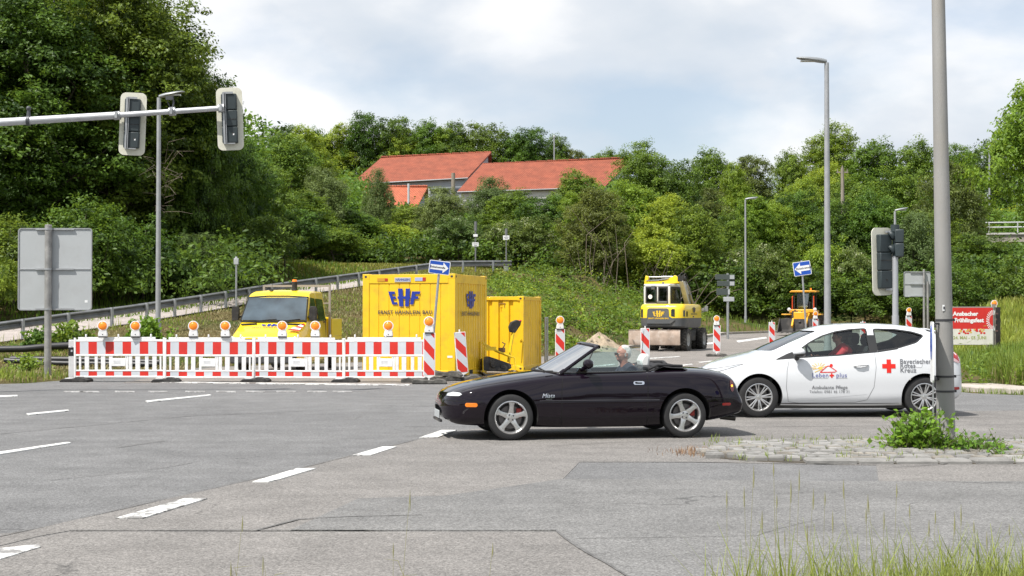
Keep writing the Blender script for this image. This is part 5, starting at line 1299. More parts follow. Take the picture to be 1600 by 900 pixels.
mb = MB(); mb.prism([(.33, 1.12), (.46, 1.10), (.60, 1.30), (.62, 1.40), (.50, 1.44), (.36, 1.38), (.30, 1.26)], -.09, .09); gp = obj('grip', mb, BLK, hn, bevel=.02)
mb = MB(); mb.ell((.60, -.02, 1.41), (.045, .04, .03)); obj('red_knob', mb, RED, gp, 60)

# ------------------------------------------------------------------ heap of sand
def heap(name, label, px, d, w, h, m, seed):
    x = wx(px, d); rg = np.random.default_rng(seed); mb = MB(); n, m_ = 40, 16; P = []; ph = rg.uniform(0, 6, 4)
    for j in range(m_+1):
        f = j/m_
        for k in range(n):
            a = 2*PI*k/n; r = w/2*f*(1+.07*math.sin(2*a+ph[0])+.05*math.sin(5*a+ph[1])+.02*math.sin(11*a))
            P.append((r*math.cos(a), r*.8*math.sin(a), h*(1-f)**1.05*(1+.04*math.sin(7*a+f*6)) + rg.normal(0, .012) - .05))
    mb.add(P, [(j*n+k, j*n+(k+1) % n, (j+1)*n+(k+1) % n, (j+1)*n+k) for j in range(m_) for k in range(n)])
    o = obj(name, mb, m, smooth=60); o.location = (x, d, float(road_z(x, d))); tag(o, label, 'sand heap'); return o
SAND = mat('sand_gravel', (.33, .265, .19), .95, var=.28, vscale=6, bump=.9, bscale=14, dirt=((.42, .36, .29), .8, 9))
heap('sand_heap', 'pointed heap of tan sand and gravel left of the excavator', 936, 63.0, 2.5, .84, SAND, 3)

# ------------------------------------------------------------------ black pipes on the left verge
for (pts, r, lb) in (([(-30, 546, 47.5, .35), (40, 545, 47.2, .2), (80, 541, 47, .3), (150, 538, 46.5, .32)], .11, 'thick black plastic pipe lying across the grass, highest of the pile at the left'), ([(18, 571, 43.5, .1), (110, 569, 43.2, .1), (250, 566, 42.8, .1)], .085, 'black plastic pipe end lying behind the sign post'), ([(8, 576, 42.6, .09), (90, 574.5, 42.4, .09), (240, 571, 42, .09)], .075, 'front thin black plastic pipe lying in the grass')):
    P = [(wx(px, dd), dd, max(wz(py, dd), gz(wx(px, dd), dd)+r+.06)) for px, py, dd, _ in pts]
    mb = MB(); mb.tube(P, r, 12); o = obj('drain_pipe', mb, mat('black_pipe', (.018, .018, .02), .45, var=.2), smooth=60); tag(o, lb, 'pipe', 'black plastic pipes on the verge')

# ------------------------------------------------------------------ yellow double-cab truck facing the camera
d = 40.0; tk = thing('truck', 'yellow double-cab flatbed truck facing the camera behind the barrier fence', 'truck', (-6.60, d, 0), R(-6))
W2 = .93
def cabsec(y):  # half widths at given height for the cab front
    return y
# cab shell: stations along y (0 = nose)
st = [ # y, z list of (z, halfwidth), crown
 (-.02, [(.40,.70),(.58,.82),(.85,.86),(.94,.80)], .03),
 (.10,  [(.32,.88),(.62,.94),(.94,.92),(1.02,.86)], .05),
 (.50,  [(.30,.94),(.70,.96),(1.06,.94),(1.15,.89)], .06),
 (.86,  [(.30,.95),(.80,.97),(1.18,.95),(1.26,.91)], .06),
 (.98,  [(.30,.95),(.85,.98),(1.25,.95),(1.36,.91)], .05),
 (1.52, [(.30,.95),(.90,.98),(1.38,.95),(2.03,.87)], .05),
 (1.66, [(.30,.95),(.90,.98),(1.40,.95),(2.14,.83)], .06),
 (1.95, [(.30,.95),(.90,.98),(1.40,.95),(2.19,.82)], .07),
 (3.20, [(.30,.95),(.90,.98),(1.40,.95),(2.19,.82)], .07),
 (3.30, [(.34,.92),(.90,.94),(1.40,.90),(2.14,.79)], .06)]
mb = MB(); P = []; n = None
for (y, S_, cr_) in st:
    S_ = [(z, hw) for z, hw in S_]; z4, w4 = S_[3]
    ring = [(S_[0][1], S_[0][0]), (S_[1][1], S_[1][0]), (S_[2][1], S_[2][0]), (w4, z4), (w4-.05, z4+cr_*.45), (w4*.5, z4+cr_*.85)]
    full = ring + [(0, z4+cr_)] + [(-a, b) for a, b in ring[::-1]]
    n = len(full); P += [(a, y, b) for a, b in full]
mb.add(P, [(i*n+k, i*n+k+1, (i+1)*n+k+1, (i+1)*n+k) for i in range(len(st)-1) for k in range(n-1)] + [(i*n+n-1, i*n, (i+1)*n, (i+1)*n+n-1) for i in range(len(st)-1)] + [tuple(range(n)), tuple(range((len(st)-1)*n, len(st)*n))[::-1]])
cab = obj('cab', mb, YELT, tk, smooth=42, bevel=.015)
# windscreen laid on the sloping front
def quadpatch(name, c4, m, parent, off=(0, -.012, .008), nu=8, bulge=0.0):
    a, b, c, e = [Vector(p)+Vector(off) for p in c4]; mb = MB()
    mb.grid(lambda u, v: tuple(a.lerp(b, u).lerp(e.lerp(c, u), v)+Vector((0, -bulge*(1-(2*u-1)**2), 0))), nu, 4); return obj(name, mb, m, parent, 60, fix=False)
ws = quadpatch('windscreen', [(-.89,1.0,1.395),(.89,1.0,1.395),(.815,1.50,2.015),(-.815,1.50,2.015)], mat('windscreen_dark', (.05, .072, .09), .06, spec=.9, coat=.8, var=.6, vscale=1.6), tk, (0, -.035, .03), bulge=.05)
mb = MB()
mb.tube([(-.91,.96,1.385),(-.4,.90,1.385),(.4,.90,1.385),(.91,.96,1.385),(.835,1.50,2.05),(.3,1.43,2.08),(-.3,1.43,2.08),(-.835,1.50,2.05),(-.91,.96,1.385)], .022, 6); obj('windscreen_seal', mb, BLK, tk, 60)
mb = MB(); mb.tube([(-.5,.90,1.40),(.1,.93,1.45)], .012, 6); mb.tube([(.25,.90,1.40),(.75,.95,1.45)], .012, 6); obj('wiper', mb, BLK, tk, 60)
mb = MB(); mb.prism([(-.84,1.285),(-.42,1.30),(-.42,1.345),(-.86,1.33)], .78, .84, 'y'); mb.prism([(.84,1.285),(.30,1.30),(.30,1.345),(.86,1.33)], .78, .84, 'y'); obj('air_intake', mb, BLK, tk)
for s in (1, -1):
    mb = MB(); mb.prism([(1.32,1.42),(1.72,1.42),(1.78,1.50),(1.80,2.10),(1.66,2.12)], s*.955, s*.962, 'x')
for (pts, nm) in (([(1.10,1.40),(2.05,1.40),(2.05,2.02),(1.60,2.04)], 'side_window'), ([(2.2,1.40),(3.0,1.40),(3.0,2.0),(2.2,2.02)], 'rear_side_window')):
    for s in (1, -1):
        mb = MB(); P = []
        for y, z in pts: hw = .955+(z-1.45)/(2.19-1.45)*(.83-.955)+.010; P.append((s*hw, y, z))
        P2 = [(p[0]+s*.006, p[1], p[2]) for p in P]; k = len(P); mb.add(P+P2, [tuple(range(k)), tuple(range(2*k-1, k-1, -1))]+[(i, k+i, k+(i+1) % k, (i+1) % k) for i in range(k)]); obj(nm, mb, DGL, tk, smooth=0)
mb = MB()
for y in (2.12, 3.06): mb.prism([(y, .6), (y+.012, .6), (y+.012, 1.46), (y, 1.46)], .955, .978, 'x')
mb.box((.975, 1.98, 1.36), (.03, .14, .04)); mb.box((.975, 2.9, 1.36), (.03, .14, .04)); obj('door_handle', mb, DKM, tk)
for s in (1, -1):
    mb = MB(); mb.tube([(s*.93, 1.18, 1.52), (s*1.05, 1.10, 1.50)], .03, 8); mb.prism([(s*.99, 1.42), (s*1.17, 1.40), (s*1.18, 1.72), (s*1.14, 1.80), (s*1.02, 1.80), (s*.98, 1.72)], 1.0, 1.14, 'y'); obj('mirror', mb, BLK, tk, bevel=.02)
mb = MB(); mb.prism([(-.60,.62),(.60,.62),(.52,.92),(-.52,.92)], -.07, -.02, 'y'); obj('grille', mb, DKM, tk, bevel=.01)
mb = MB(); mb.box((0, -.03, .40), (1.78, .2, .26)); obj('bumper', mb, mat('bumper_grey', (.06, .062, .065), .6), tk, bevel=.04)
for s in (1, -1):
    mb = MB(); mb.prism([(s*.86,.72),(s*.60,.70),(s*.62,.90),(s*.88,1.0)], -.03, .06, 'y'); obj('headlight', mb, mat('lamp_clear', (.6,.63,.65), .08, coat=1), tk, bevel=.01)
mb = MB(); mb.box((-.28, -.14, .50), (.52, .01, .11)); npl = obj('number_plate', mb, WHT2, tk); mb = MB(); add_text(mb, 'AN·EH 35', .085, (-.25, -.147, .475), bold=.002); mb.m = 0; obj('plate_lettering', mb, INK, npl, smooth=0, fix=False)
mb = MB(); mb.box((-.52, -.1465, .50), (.04, .002, .11)); obj('plate_band', mb, BLUE, npl)
# logo + name on the bonnet (bonnet plane between y .50 z 1.28+ and y .86 z 1.40+)
bz = lambda y: 1.20+(y-.5)*(.12/.36)
nrm = Vector((0, -.32, .95)).normalized()
lg = MB(); add_logo(lg, (0, .72, bz(.72)+.012), (1, 0, 0), (0, .948, .316), .56, .22, nrm, .004); obj('logo', lg, BLUL, tk, smooth=0)
lg = MB(); add_text(lg, 'ERNST HÄHNLEIN BAU', .085, (0, .50, bz(.50)+.018), (1, 0, 0), (0, .948, .316), bold=.002, spacing=1.1); obj('lettering', lg, DARKL, tk, smooth=0, fix=False)
lg = MB()
for k in range(5): lg.m = k % 2; a, b = .50+k*.08, .58+k*.08; lg.prism([(a, 1.30+(a-.5)*.55), (b, 1.30+(b-.5)*.55), (b, 1.42+(b-.5)*.42), (a, 1.42+(a-.5)*.42)], .30, .33, 'y') if False else lg.add([(.58+k*.06,.20+k*.14,1.165+k*.035),(.90,.20+k*.14,1.135+k*.035),(.90,.32+k*.14,1.17+k*.035),(.63+k*.06,.32+k*.14,1.20+k*.035)], [(0, 1, 2, 3)])
obj('hazard_stripes', lg, [RED, WHT2], tk, smooth=0)
mb = MB(); mb.cyl((.34, 1.95, 2.27), (.34, 1.95, 2.49), .075, .075, 18); mb.cyl((.34, 1.95, 2.24), (.34, 1.95, 2.29), .09, .08, 18); mb.m = 1; mb.cyl((.34, 1.95, 2.49), (.34, 1.95, 2.55), .072, .06, 18); obj('beacon_light', mb, [BLK, ORG], tk, 50)
mb = MB(); mb.box((-.28, 1.78, 2.255), (.09, .14, .04)); mb.tube([(-.28, 1.80, 2.26), (-.27, 1.86, 2.41)], .006, 6); obj('antenna', mb, BLK, tk, bevel=.01)
mb = MB()
for s in (1, -1): mb.box((s*.97, 3.55, 1.42), (.06, .06, 2.0))
mb.box((0, 3.55, 2.40), (1.94, .05, .06)); mb.box((0, 3.55, 1.9), (1.94, .05, .04)); obj('load_rack', mb, mat('rack_steel', (.34,.31,.28), .6, metal=.3), tk)
mb = MB(); mb.box2((-1.02, 3.62, .85), (1.02, 4.9, .95)); mb.box2((.99, 3.62, .95), (1.03, 4.9, 1.45)); mb.box2((-1.03, 3.62, .95), (-.99, 4.9, 1.45)); mb.box2((-1.0, 4.86, .95), (1.0, 4.9, 1.35)); mb.box2((-1.0, 3.62, .95), (1.0, 3.66, 1.5)); obj('load_bed', mb, YELT, tk, bevel=.01)
mb = MB(); mb.box2((-.4, .6, .45), (.4, 4.85, .65)); obj('chassis', mb, DKM, tk)
def simple_wheel(parent, c, r, w, side, tread=False, rimr=.55, tm=TYRE, rm=RIMG):
    wn_ = node('wheel', parent, c)
    mb = MB(); h = w/2
    mb.lathe([(r*rimr, -h*.9), (r*.80, -h), (r*.95, -h*.92), (r, -h*.6), (r, h*.6), (r*.95, h*.92), (r*.80, h), (r*rimr, h*.9)], axis='x', n=36, close=True)
    if tread:
        for k in range(22):
            a = 2*PI*k/22
            for s in (-1, 1):
                a2 = a + (.5*2*PI/22 if s > 0 else 0); M = Matrix.Rotation(a2, 4, 'X'); mb.M = M
                mb.add([(s*h*1.0, -.02-r*.02, r*.93), (s*h*.0, .10*r, r*.985), (s*h*.0, .20*r, r*.985), (s*h*1.0, .09*r, r*.93), (s*h*1.02, -.02-r*.02, r*1.03), (s*h*.0, .10*r, r*1.05), (s*h*.0, .20*r, r*1.05), (s*h*1.02, .09*r, r*1.03)], [(0,1,2,3),(4,7,6,5),(0,4,5,1),(1,5,6,2),(2,6,7,3),(3,7,4,0)])
        mb.M = Matrix()
    obj('tyre', mb, tm, wn_, 40)
    mb = MB(); s = side
    mb.lathe([(r*rimr*1.02, s*h*.88), (r*rimr*.95, s*h*.75), (r*rimr*.55, s*h*.25), (r*.22, s*h*.3), (r*.2, s*h*.7), (0.001, s*h*.72)], axis='x', n=28); mb.lathe([(r*rimr*1.02, -s*h*.88), (r*rimr*.9, -s*h*.3), (.001, -s*h*.3)], axis='x', n=24)
    obj('rim', mb, rm, wn_, 40); return wn_
for (x, y) in ((.80, .95), (-.80, .95), (.80, 4.3), (-.80, 4.3)): simple_wheel(tk, (x, y, .345), .345, .22, 1 if x > 0 else -1)

# ------------------------------------------------------------------ wheeled excavator
d = 62.7; ex = thing('excavator', 'yellow and grey wheeled excavator with its blade towards the camera', 'excavator', (wx(1041, d), d+.5, float(road_z(0, d))+.01), R(-22))
# local: y forward (away), x right. origin under the rear axle middle
TW = .84
for (y, w_) in ((.25, 1), (2.85, 1)):
    for s in (1, -1):
        for dx in (0, .0):
            pass
        simple_wheel(ex, (s*TW, y, .47), .47, .24, s, tread=True, tm=TYRED, rimr=.58)
        simple_wheel(ex, (s*(TW-.30), y, .47), .47, .24, -s, tread=True, tm=TYRED, rimr=.58)
mb = MB(); mb.box((0, 1.55, .72), (.85, 3.1, .34)); mb.box((0, .25, .5), (1.5, .2, .2)); mb.box((0, 2.85, .5), (1.5, .2, .2)); mb.box((.55, 1.55, .62), (.34, 1.5, .42)); mb.box((-.55, 1.55, .62), (.34, 1.5, .42)); mb.cyl((0, 1.5, .85), (0, 1.5, .98), .55, .5, 24); obj('chassis', mb, DKM, ex, bevel=.02)
mb = MB(); mb.prism([(-.94, .26), (-.97, .34), (-.975, .78), (-.95, .86), (-.90, .86), (-.93, .78), (-.925, .36), (-.90, .27)], -1.30, .92, 'x'); mb.box((-.19, -.93, .875), (2.22, .07, .03)); bl = obj('blade', mb, STEELW, ex, bevel=.006)
mb = MB(); mb.box((.35, -.5, .62), (.12, .9, .12)); mb.box((-.35, -.5, .62), (.12, .9, .12)); mb.cyl((.3, -.3, .95), (.3, -.9, .75), .05, .05, 10); mb.cyl((-.3, -.3, .95), (-.3, -.9, .75), .05, .05, 10); obj('blade_arm', mb, DKM, ex)
# upper body: rounded counterweight outline extruded in height
out = []
hw, yb, yf = .98, -.62, 2.35
for (cx, cy, r_, a0) in ((hw-.38, yb+.38, .38, -90), (hw-.15, yf-.15, .15, 0), (-hw+.15, yf-.15, .15, 90), (-hw+.38, yb+.38, .38, 180)):
    for k in range(7): a = R(a0+90*k/6); out.append((cx+r_*math.cos(a), cy+r_*math.sin(a)))
def shell(mb, outl, levels):
    n = len(outl); P = []
    for (z, s_, sh) in levels: P += [(x*s_, (y-.86)*s_+.86+sh, z) for x, y in outl]
    mb.add(P, [(i*n+k, i*n+(k+1) % n, (i+1)*n+(k+1) % n, (i+1)*n+k) for i in range(len(levels)-1) for k in range(n)]+[tuple(range(n))[::-1], tuple(range((len(levels)-1)*n, len(levels)*n))])
mb = MB(); shell(mb, out, [(.96, .90, .02), (1.04, .975, 0), (1.38, 1.0, 0)]); obj('lower_hull', mb, MGREY, ex, 40)
mb = MB(); shell(mb, out, [(1.382, 1.0, 0), (1.72, 1.0, 0), (1.86, .985, .005), (1.94, .95, .02), (1.97, .86, .05)]); hull = obj('engine_cover', mb, YELM, ex, 40)
# grey rear panel with yellow logo
mb = MB(); mb.prism([(-.62,1.14),(.42,1.14),(.62,1.30),(.36,1.45),(.34,1.74),(.26,1.79),(-.50,1.79),(-.58,1.74)], -.640, -.615); gp = obj('rear_panel', mb, MGREY, ex, bevel=.012)
lg = MB(); add_logo(lg, (-.10, -.642, 1.56), (1, 0, 0), (0, 0, 1), .50, .26, (0, -1, 0), .006); obj('logo', lg, mat('logo_yellow', (.8, .5, .03), .5), gp, smooth=0)
lg = MB(); add_text(lg, 'ERNST HÄHNLEIN BAU', .085, (-.10, -.646, 1.34), bold=.002); obj('lettering', lg, MATS['logo_yellow'], gp, smooth=0, fix=False)
mb = MB(); mb.prism([(.44,1.46),(.60,1.43),(.60,1.75),(.50,1.76),(.44,1.72)], -.632, -.617); mb.box((-.78, -.50, 1.58), (.20, .14, .34)); obj('tail_vent', mb, DGL, ex, bevel=.01)
mb = MB(); mb.box2((.978, -.22, 1.44), (.985, .0, 1.66)); mb.box((.85, -.40, 1.57), (.20, .16, .26), R(40)); obj('side_vent', mb, DGL, ex, bevel=.01)
lg = MB(); add_logo(lg, (.983, 1.0, 1.72), (0, 1, 0), (0, 0, 1), .5, .24, (1, 0, 0), .006); obj('logo', lg, DARKL, ex, smooth=0)
lg = MB(); add_text(lg, 'ERNST HÄHNLEIN BAU', .09, (.987, 1.0, 1.52), (0, 1, 0), bold=.002); obj('lettering', lg, DARKL, ex, smooth=0, fix=False)
mb = MB(); mb.box((.986, .9, 1.44), (.01, .16, .06)); obj('hatch_handle', mb, DKM, ex)
# cab (left half) with rounded frame and windows
CW0, CW1, cy0, cy1 = -.94, .12, .22, 1.85
WH2 = mat('cab_white', (.62, .63, .63), .4, coat=.3)
mb = MB()
def bar(a, b, r=.05): mb.box([(a[i]+b[i])/2 for i in range(3)], [max(abs(a[i]-b[i]), r*2) for i in range(3)])
for (x, y) in ((CW0, cy0), (CW1, cy0), (CW0, cy1), (CW1, cy1)): bar((x, y, 1.90), (x, y, 2.72), .05)
for z in (1.96, 2.74):
    bar((CW0, cy0, z), (CW1, cy0, z)); bar((CW0, cy1, z), (CW1, cy1, z)); bar((CW0, cy0, z), (CW0, cy1, z)); bar((CW1, cy0, z), (CW1, cy1, z))
mb.box(((CW0+CW1)/2, (cy0+cy1)/2, 2.78), (CW1-CW0+.1, cy1-cy0+.1, .08)); bar((-.38, cy0, 1.95), (-.38, cy0, 2.72), .04); cabf = obj('cab_frame', mb, WH2, ex, bevel=.035)
mb = MB(); mb.box(((CW0-.38)/2, cy0-.052, 2.35), (.46, .012, .68)); mb.box(((CW1-.38)/2, cy0-.052, 2.35), (.40, .012, .68)); mb.box((CW1+.052, 1.03, 2.35), (.012, 1.5, .68)); mb.box((CW0-.052, 1.03, 2.35), (.012, 1.5, .68)); mb.box(((CW0+CW1)/2, cy1+.052, 2.35), (.95, .012, .68)); obj('cab_window', mb, TGL, ex, bevel=.004)
mb = MB()
for (x0, x1) in ((CW0+.05, -.42), (-.34, CW1-.05)):
    mb.prism([(x0, 2.01), (x1, 2.01), (x1, 2.06), (x0, 2.06)], cy0-.062, cy0-.04); mb.prism([(x0, 2.64), (x1, 2.64), (x1, 2.69), (x0, 2.69)], cy0-.062, cy0-.04); mb.prism([(x0, 2.01), (x0+.04, 2.01), (x0+.04, 2.69), (x0, 2.69)], cy0-.064, cy0-.042); mb.prism([(x1-.04, 2.01), (x1, 2.01), (x1, 2.69), (x1-.04, 2.69)], cy0-.064, cy0-.042)
ro, ri = roundpoly2([(.28,2.0),(1.80,2.0),(1.80,2.70),(.28,2.70)], .12), roundpoly2([(.40,2.10),(1.68,2.10),(1.68,2.61),(.40,2.61)], .10); n = len(ro)
mb.add([(CW1+.062, a, b) for a, b in ro]+[(CW1+.062, a, b) for a, b in ri], [(k, (k+1) % n, n+(k+1) % n, n+k) for k in range(n)])
mb.box((CW1+.060, .95, 2.35), (.02, .05, .6))
obj('window_seal', mb, BLK, ex)
mb = MB(); mb.box((-.35, 1.1, 2.2), (.5, .2, .65)); mb.box((-.35, 1.3, 2.05), (.5, .5, .15)); mb.box((-.35, 1.08, 2.5), (.28, .12, .16)); obj('driver_seat', mb, BLK, ex, bevel=.04)
mb = MB(); mb.cyl((-.68, cy0-.09, 2.28), (-.68, cy0-.11, 2.28), .09, .09, 16); obj('speed_disc', mb, WHT2, ex, 40)
mb = MB(); mb.box((-.55, .12, 2.66), (.16, .10, .16)); mb.box((-.16, .12, 2.03), (.46, .08, .12)); mb.cyl((-.2, .4, 2.82), (-.2, .4, 2.90), .05, .05, 10); obj('work_lamp', mb, MGREY, ex, bevel=.02)
# boom and folded arm
mb = MB()
def beam(pts, w, hs):  # side-plate beam along pts in the yz plane at x = bx
    n = len(pts)
    up, lo = [], []
    for i, p in enumerate(pts):
        a = Vector(pts[max(0, i-1)]); b = Vector(pts[min(n-1, i+1)]); t_ = (b-a).normalized(); nn = Vector((-t_[1], t_[0])); p = Vector(p)
        up.append(tuple(p+nn*hs[i]/2)); lo.append(tuple(p-nn*hs[i]/2))
    return up+lo[::-1]
bx = .42
mb.M = Matrix.Translation((bx, 0, 0)); mb.prism(beam([(2.25, 1.75), (1.9, 2.2), (1.35, 2.75), (1.0, 3.02)], 0, [.3, .34, .28, .2]), -.10, .10, 'x'); obj('boom', mb, mat('boom_white', (.60, .60, .58), .45, dirt=((.3,.28,.25),.4,4)), ex, bevel=.01)
mb = MB(); mb.tube([(bx+.17, 2.3, 1.9), (bx+.17, 1.8, 2.4)], .06, 10); mb.tube([(bx+.17, 1.8, 2.4), (bx+.17, 1.35, 2.8)], .032, 10); mb.tube([(bx-.0, 2.5, 1.95), (bx, 2.1, 2.6), (bx-.1, 1.4, 3.1)], .02, 6); mb.tube([(bx+.05, 2.5, 1.95), (bx+.07, 2.15, 2.65), (bx, 1.4, 3.15)], .02, 6); obj('hydraulic_cylinder', mb, mat('hydraulic_grey', (.32,.33,.34), .35, metal=.6), ex, 60)
mb = MB(); mb.box((bx-.05, 1.1, 3.06), (.26, .36, .24), .3); mb.cyl((bx-.25, 1.1, 3.06), (bx+.18, 1.1, 3.06), .11, .11, 14); mb.tube([(bx-.2, 1.2, 3.1), (bx-.05, 1.3, 3.32), (bx+.1, 1.6, 2.95)], .03, 6); mb.tube([(bx-.1, 1.1, 3.1), (bx+.15, 1.2, 3.28), (bx+.2, 1.7, 2.85)], .02, 6); obj('boom_joint', mb, BLK, ex, bevel=.02)
mb = MB(); mb.prism([(.36, 2.86), (.36, 3.08), (.16, 3.20), (-.02, 3.10), (-.28, 2.98), (-1.02, 2.93), (-1.10, 2.84), (-1.04, 2.80), (-.1, 2.84)], .92, 1.12); mb.prism([(-1.00, 3.16), (-1.14, 3.20), (-1.20, 2.9), (-1.20, 2.5), (-1.12, 2.42), (-1.06, 2.8)], .94, 1.10); obj('arm', mb, YELM, ex, bevel=.015)
mb = MB(); mb.cyl((-1.02, 1.02, 3.13), (-.3, 1.02, 3.13), .035, .035, 10); mb.cyl((-.45, 1.02, 3.13), (.2, 1.02, 3.12), .055, .055, 10); mb.tube([(-1.1, .92, 2.98), (-.6, .9, 3.0), (-.1, .9, 3.06)], .02, 6); obj('arm_cylinder', mb, MATS['hydraulic_grey'], ex, 60)
mb = MB(); mb.tube([(.96, 2.2, 1.6), (1.18, 2.3, 1.7), (1.18, 2.3, 1.95)], .018, 6); mb.box((1.18, 2.3, 1.78), (.14, .05, .22)); mb.cyl((1.06, 2.25, 1.74), (1.06, 2.14, 1.74), .07, .07, 12); obj('mirror', mb, MATS['hydraulic_grey'], ex, 40)

# ------------------------------------------------------------------ wheel loader facing the camera
d = 84.0; lo_ = thing('wheel_loader', 'orange-yellow wheel loader with a wide black bucket, behind the right arrow sign', 'wheel loader', (wx(1252, d), d, wz(521, d)), R(-20))
LY = mat('loader_orange', (.80, .40, .02), .4, coat=.3, dirt=((.3,.2,.1),.4,3)); LR = mat('loader_red', (.60, .07, .02), .4)
mb = MB(); P = [(-.10, .10), (-.05, .02), (.5, .0), (.55, .1), (.60, .75), (.52, .78), (.48, .16), (.05, .10)]
mb.prism([(-1.35, .06), (-1.25, 0), (-.55, .03), (-.45, .12), (-.42, .80), (-.50, .82), (-.56, .2), (-.7, .12), (-1.2, .1)], -1.12, .98, 'x'); 
for x in (-1.12, .98): mb.prism([(-1.35, .06), (-.55, .03), (-.45, .12), (-.42, .80), (-.52, .84)], x-.02, x+.02, 'x')
obj('bucket', mb, mat('bucket_black', (.045, .043, .042), .55, metal=.3, dirt=((.2,.18,.16),.5,3)), lo_, bevel=.01)
mb = MB()
for k in range(7): mb.box((-.98+.3*k, -1.38, .035), (.16, .16, .04))
mb.box((-.07, -1.3, .02), (2.1, .12, .03)); obj('bucket_edge', mb, mat('edge_steel', (.45,.43,.40), .5, metal=.4), lo_)
for s in (1, -1):
    simple_wheel(lo_, (s*.78, .35, .48), .48, .34, s, tread=True, tm=TYRED); simple_wheel(lo_, (s*.78, 2.2, .48), .48, .34, s, tread=True, tm=TYRED)
mb = MB(); mb.box((0, .2, .85), (.7, 1.4, .7)); mb.box((0, 2.1, .95), (1.1, 1.7, .7)); mb.box((0, .55, 1.25), (1.5, .1, .2)); obj('body', mb, LY, lo_, bevel=.04)
mb = MB(); mb.box((.85, .4, 1.06), (.5, .95, .07)); mb.box((-.85, .4, 1.06), (.5, .95, .07)); obj('mudguard', mb, LY, lo_, bevel=.02)
mb = MB()
for s in (1, -1): mb.prism([(-.9, .45), (-.35, .95), (.3, 1.15), (.3, .95), (-.3, .7), (-.8, .3)], s*.38-.05, s*.38+.05, 'x')
mb.box((0, -.3, .82), (.8, .1, .18)); obj('lift_arm', mb, LY, lo_, bevel=.015)
mb = MB(); mb.tube([(0, -.55, .6), (0, .2, 1.2)], .07, 10); mb.box((-.35, -.35, 1.0), (.2, .2, .5)); mb.tube([(-.2, -.4, .7), (-.3, -.1, 1.3), (-.45, .3, 1.3)], .03, 6); mb.tube([(-.1, -.4, .7), (-.2, -.1, 1.25), (-.4, .3, 1.2)], .03, 6); obj('hydraulics', mb, DKM, lo_, 40)
mb = MB()
for (x, y) in ((-.52, .75), (.52, .75), (-.52, 1.95), (.52, 1.95)): mb.box((x, y, 1.80), (.07, .07, 1.1))
mb.box((0, .75, 1.32), (1.1, .06, .1)); obj('cab_frame', mb, BLK, lo_)
mb = MB()
for x in (-.60, .60): mb.tube([(x, .62, 1.25), (x, .62, 2.05), (x*.97, .7, 2.08)], .03, 8)
mb.box((0, .68, 1.28), (1.2, .05, .06)); obj('red_frame', mb, LR, lo_, 40)
mb = MB(); mb.prism([(-.30, 1.38), (.22, 1.38), (.34, 2.24), (-.36, 2.24)], .70, .71); obj('windscreen', mb, glass('loader_glass', (.5, .58, .6), .25), lo_, smooth=0)
mb = MB(); mb.box((0, 1.35, 2.37), (1.36, 1.6, .08)); mb.box((0, .62, 2.33), (1.5, .12, .05)); obj('roof', mb, LY, lo_, bevel=.03)
mb = MB(); mb.box((0, 1.4, 1.5), (.5, .5, .6)); mb.tube([(0, .95, 1.5), (0, 1.0, 1.9)], .05, 8); obj('seat', mb, BLK, lo_, bevel=.05)
for s in (1, -1):
    mb = MB(); mb.lathe([(.001, -.09), (.07, -.085), (.10, -.06), (.10, .04), (.06, .09), (.001, .1)], (s*.72, .30, 1.34), 'y', 18); mb.tube([(s*.72, .34, 1.3), (s*.7, .4, 1.1)], .02, 6); obj('headlight', mb, mat('lamp_clear', (.6,.63,.65), .08, coat=1), lo_, 40)
mb = MB(); mb.cyl((.35, 1.2, 2.41), (.35, 1.2, 2.55), .05, .045, 12); obj('roof_beacon', mb, ORG, lo_, 40)

# ------------------------------------------------------------------ poster boards on the right verge
d = 44.0; xb = wx(1515, d); zb = gz(xb, d); t = thing('poster_board', 'red and white fair poster on a weathered board in the long grass', 'poster board', (xb, d, 0), R(-6))
BW, BH, bz0 = 1.38, 1.08, wz(538, d)
mb = MB(); mb.box((-.03, .02, bz0+BH/2), (BW+.06, .03, BH+.04)); bd = obj('board', mb, mat('board_grey', (.25,.24,.22), .8), t)
mb = MB(); mb.box((-.03, -.0005, bz0+BH-.22-.10), (BW, .009, .62)); pr = obj('red_field', mb, mat('poster_red', (.55, .025, .02), .5, var=.08, vscale=5), bd)
mb = MB(); mb.box((-.03, -.0005, bz0+.22), (BW, .009, .46)); pw_ = obj('white_field', mb, mat('poster_white', (.62, .61, .55), .6, var=.1, vscale=4), bd)
mb = MB(); add_text(mb, 'Ansbacher', .165, (-.12, -.009, bz0+.84), bold=.007); add_text(mb, 'Frühlingsfest', .165, (-.02, -.009, bz0+.65), bold=.007); obj('lettering', mb, WHT2, pr, smooth=0, fix=False)
mb = MB()
for k in range(16):
    a0, a1 = R(70+k*14), R(76+k*14); mb.add([(.66+.10*math.cos(a0), -.008, bz0+.70+.16*math.sin(a0)), (.66+.19*math.cos(a0), -.008, bz0+.70+.30*math.sin(a0)), (.66+.19*math.cos(a1), -.008, bz0+.70+.30*math.sin(a1)), (.66+.10*math.cos(a1), -.008, bz0+.70+.16*math.sin(a1))], [(0, 1, 2, 3)])
obj('ferris_wheel', mb, WHT2, pr, smooth=0)
mb = MB(); rr_ = random.Random(3)
for k in range(26):
    x, z = rr_.uniform(-.35, .42), bz0+.36+rr_.uniform(-.04, .08); mb.m = rr_.choice((0, 0, 1)); mb.prism([(x+.035*math.cos(2*PI*j/8), z+.03*math.sin(2*PI*j/8)) for j in range(8)], -.0065-.0001*k, -.005)
obj('pictures', mb, [mat('poster_red', (.55, .025, .02)), mat('poster_gold', (.6, .4, .1), .6)], pw_, smooth=0)
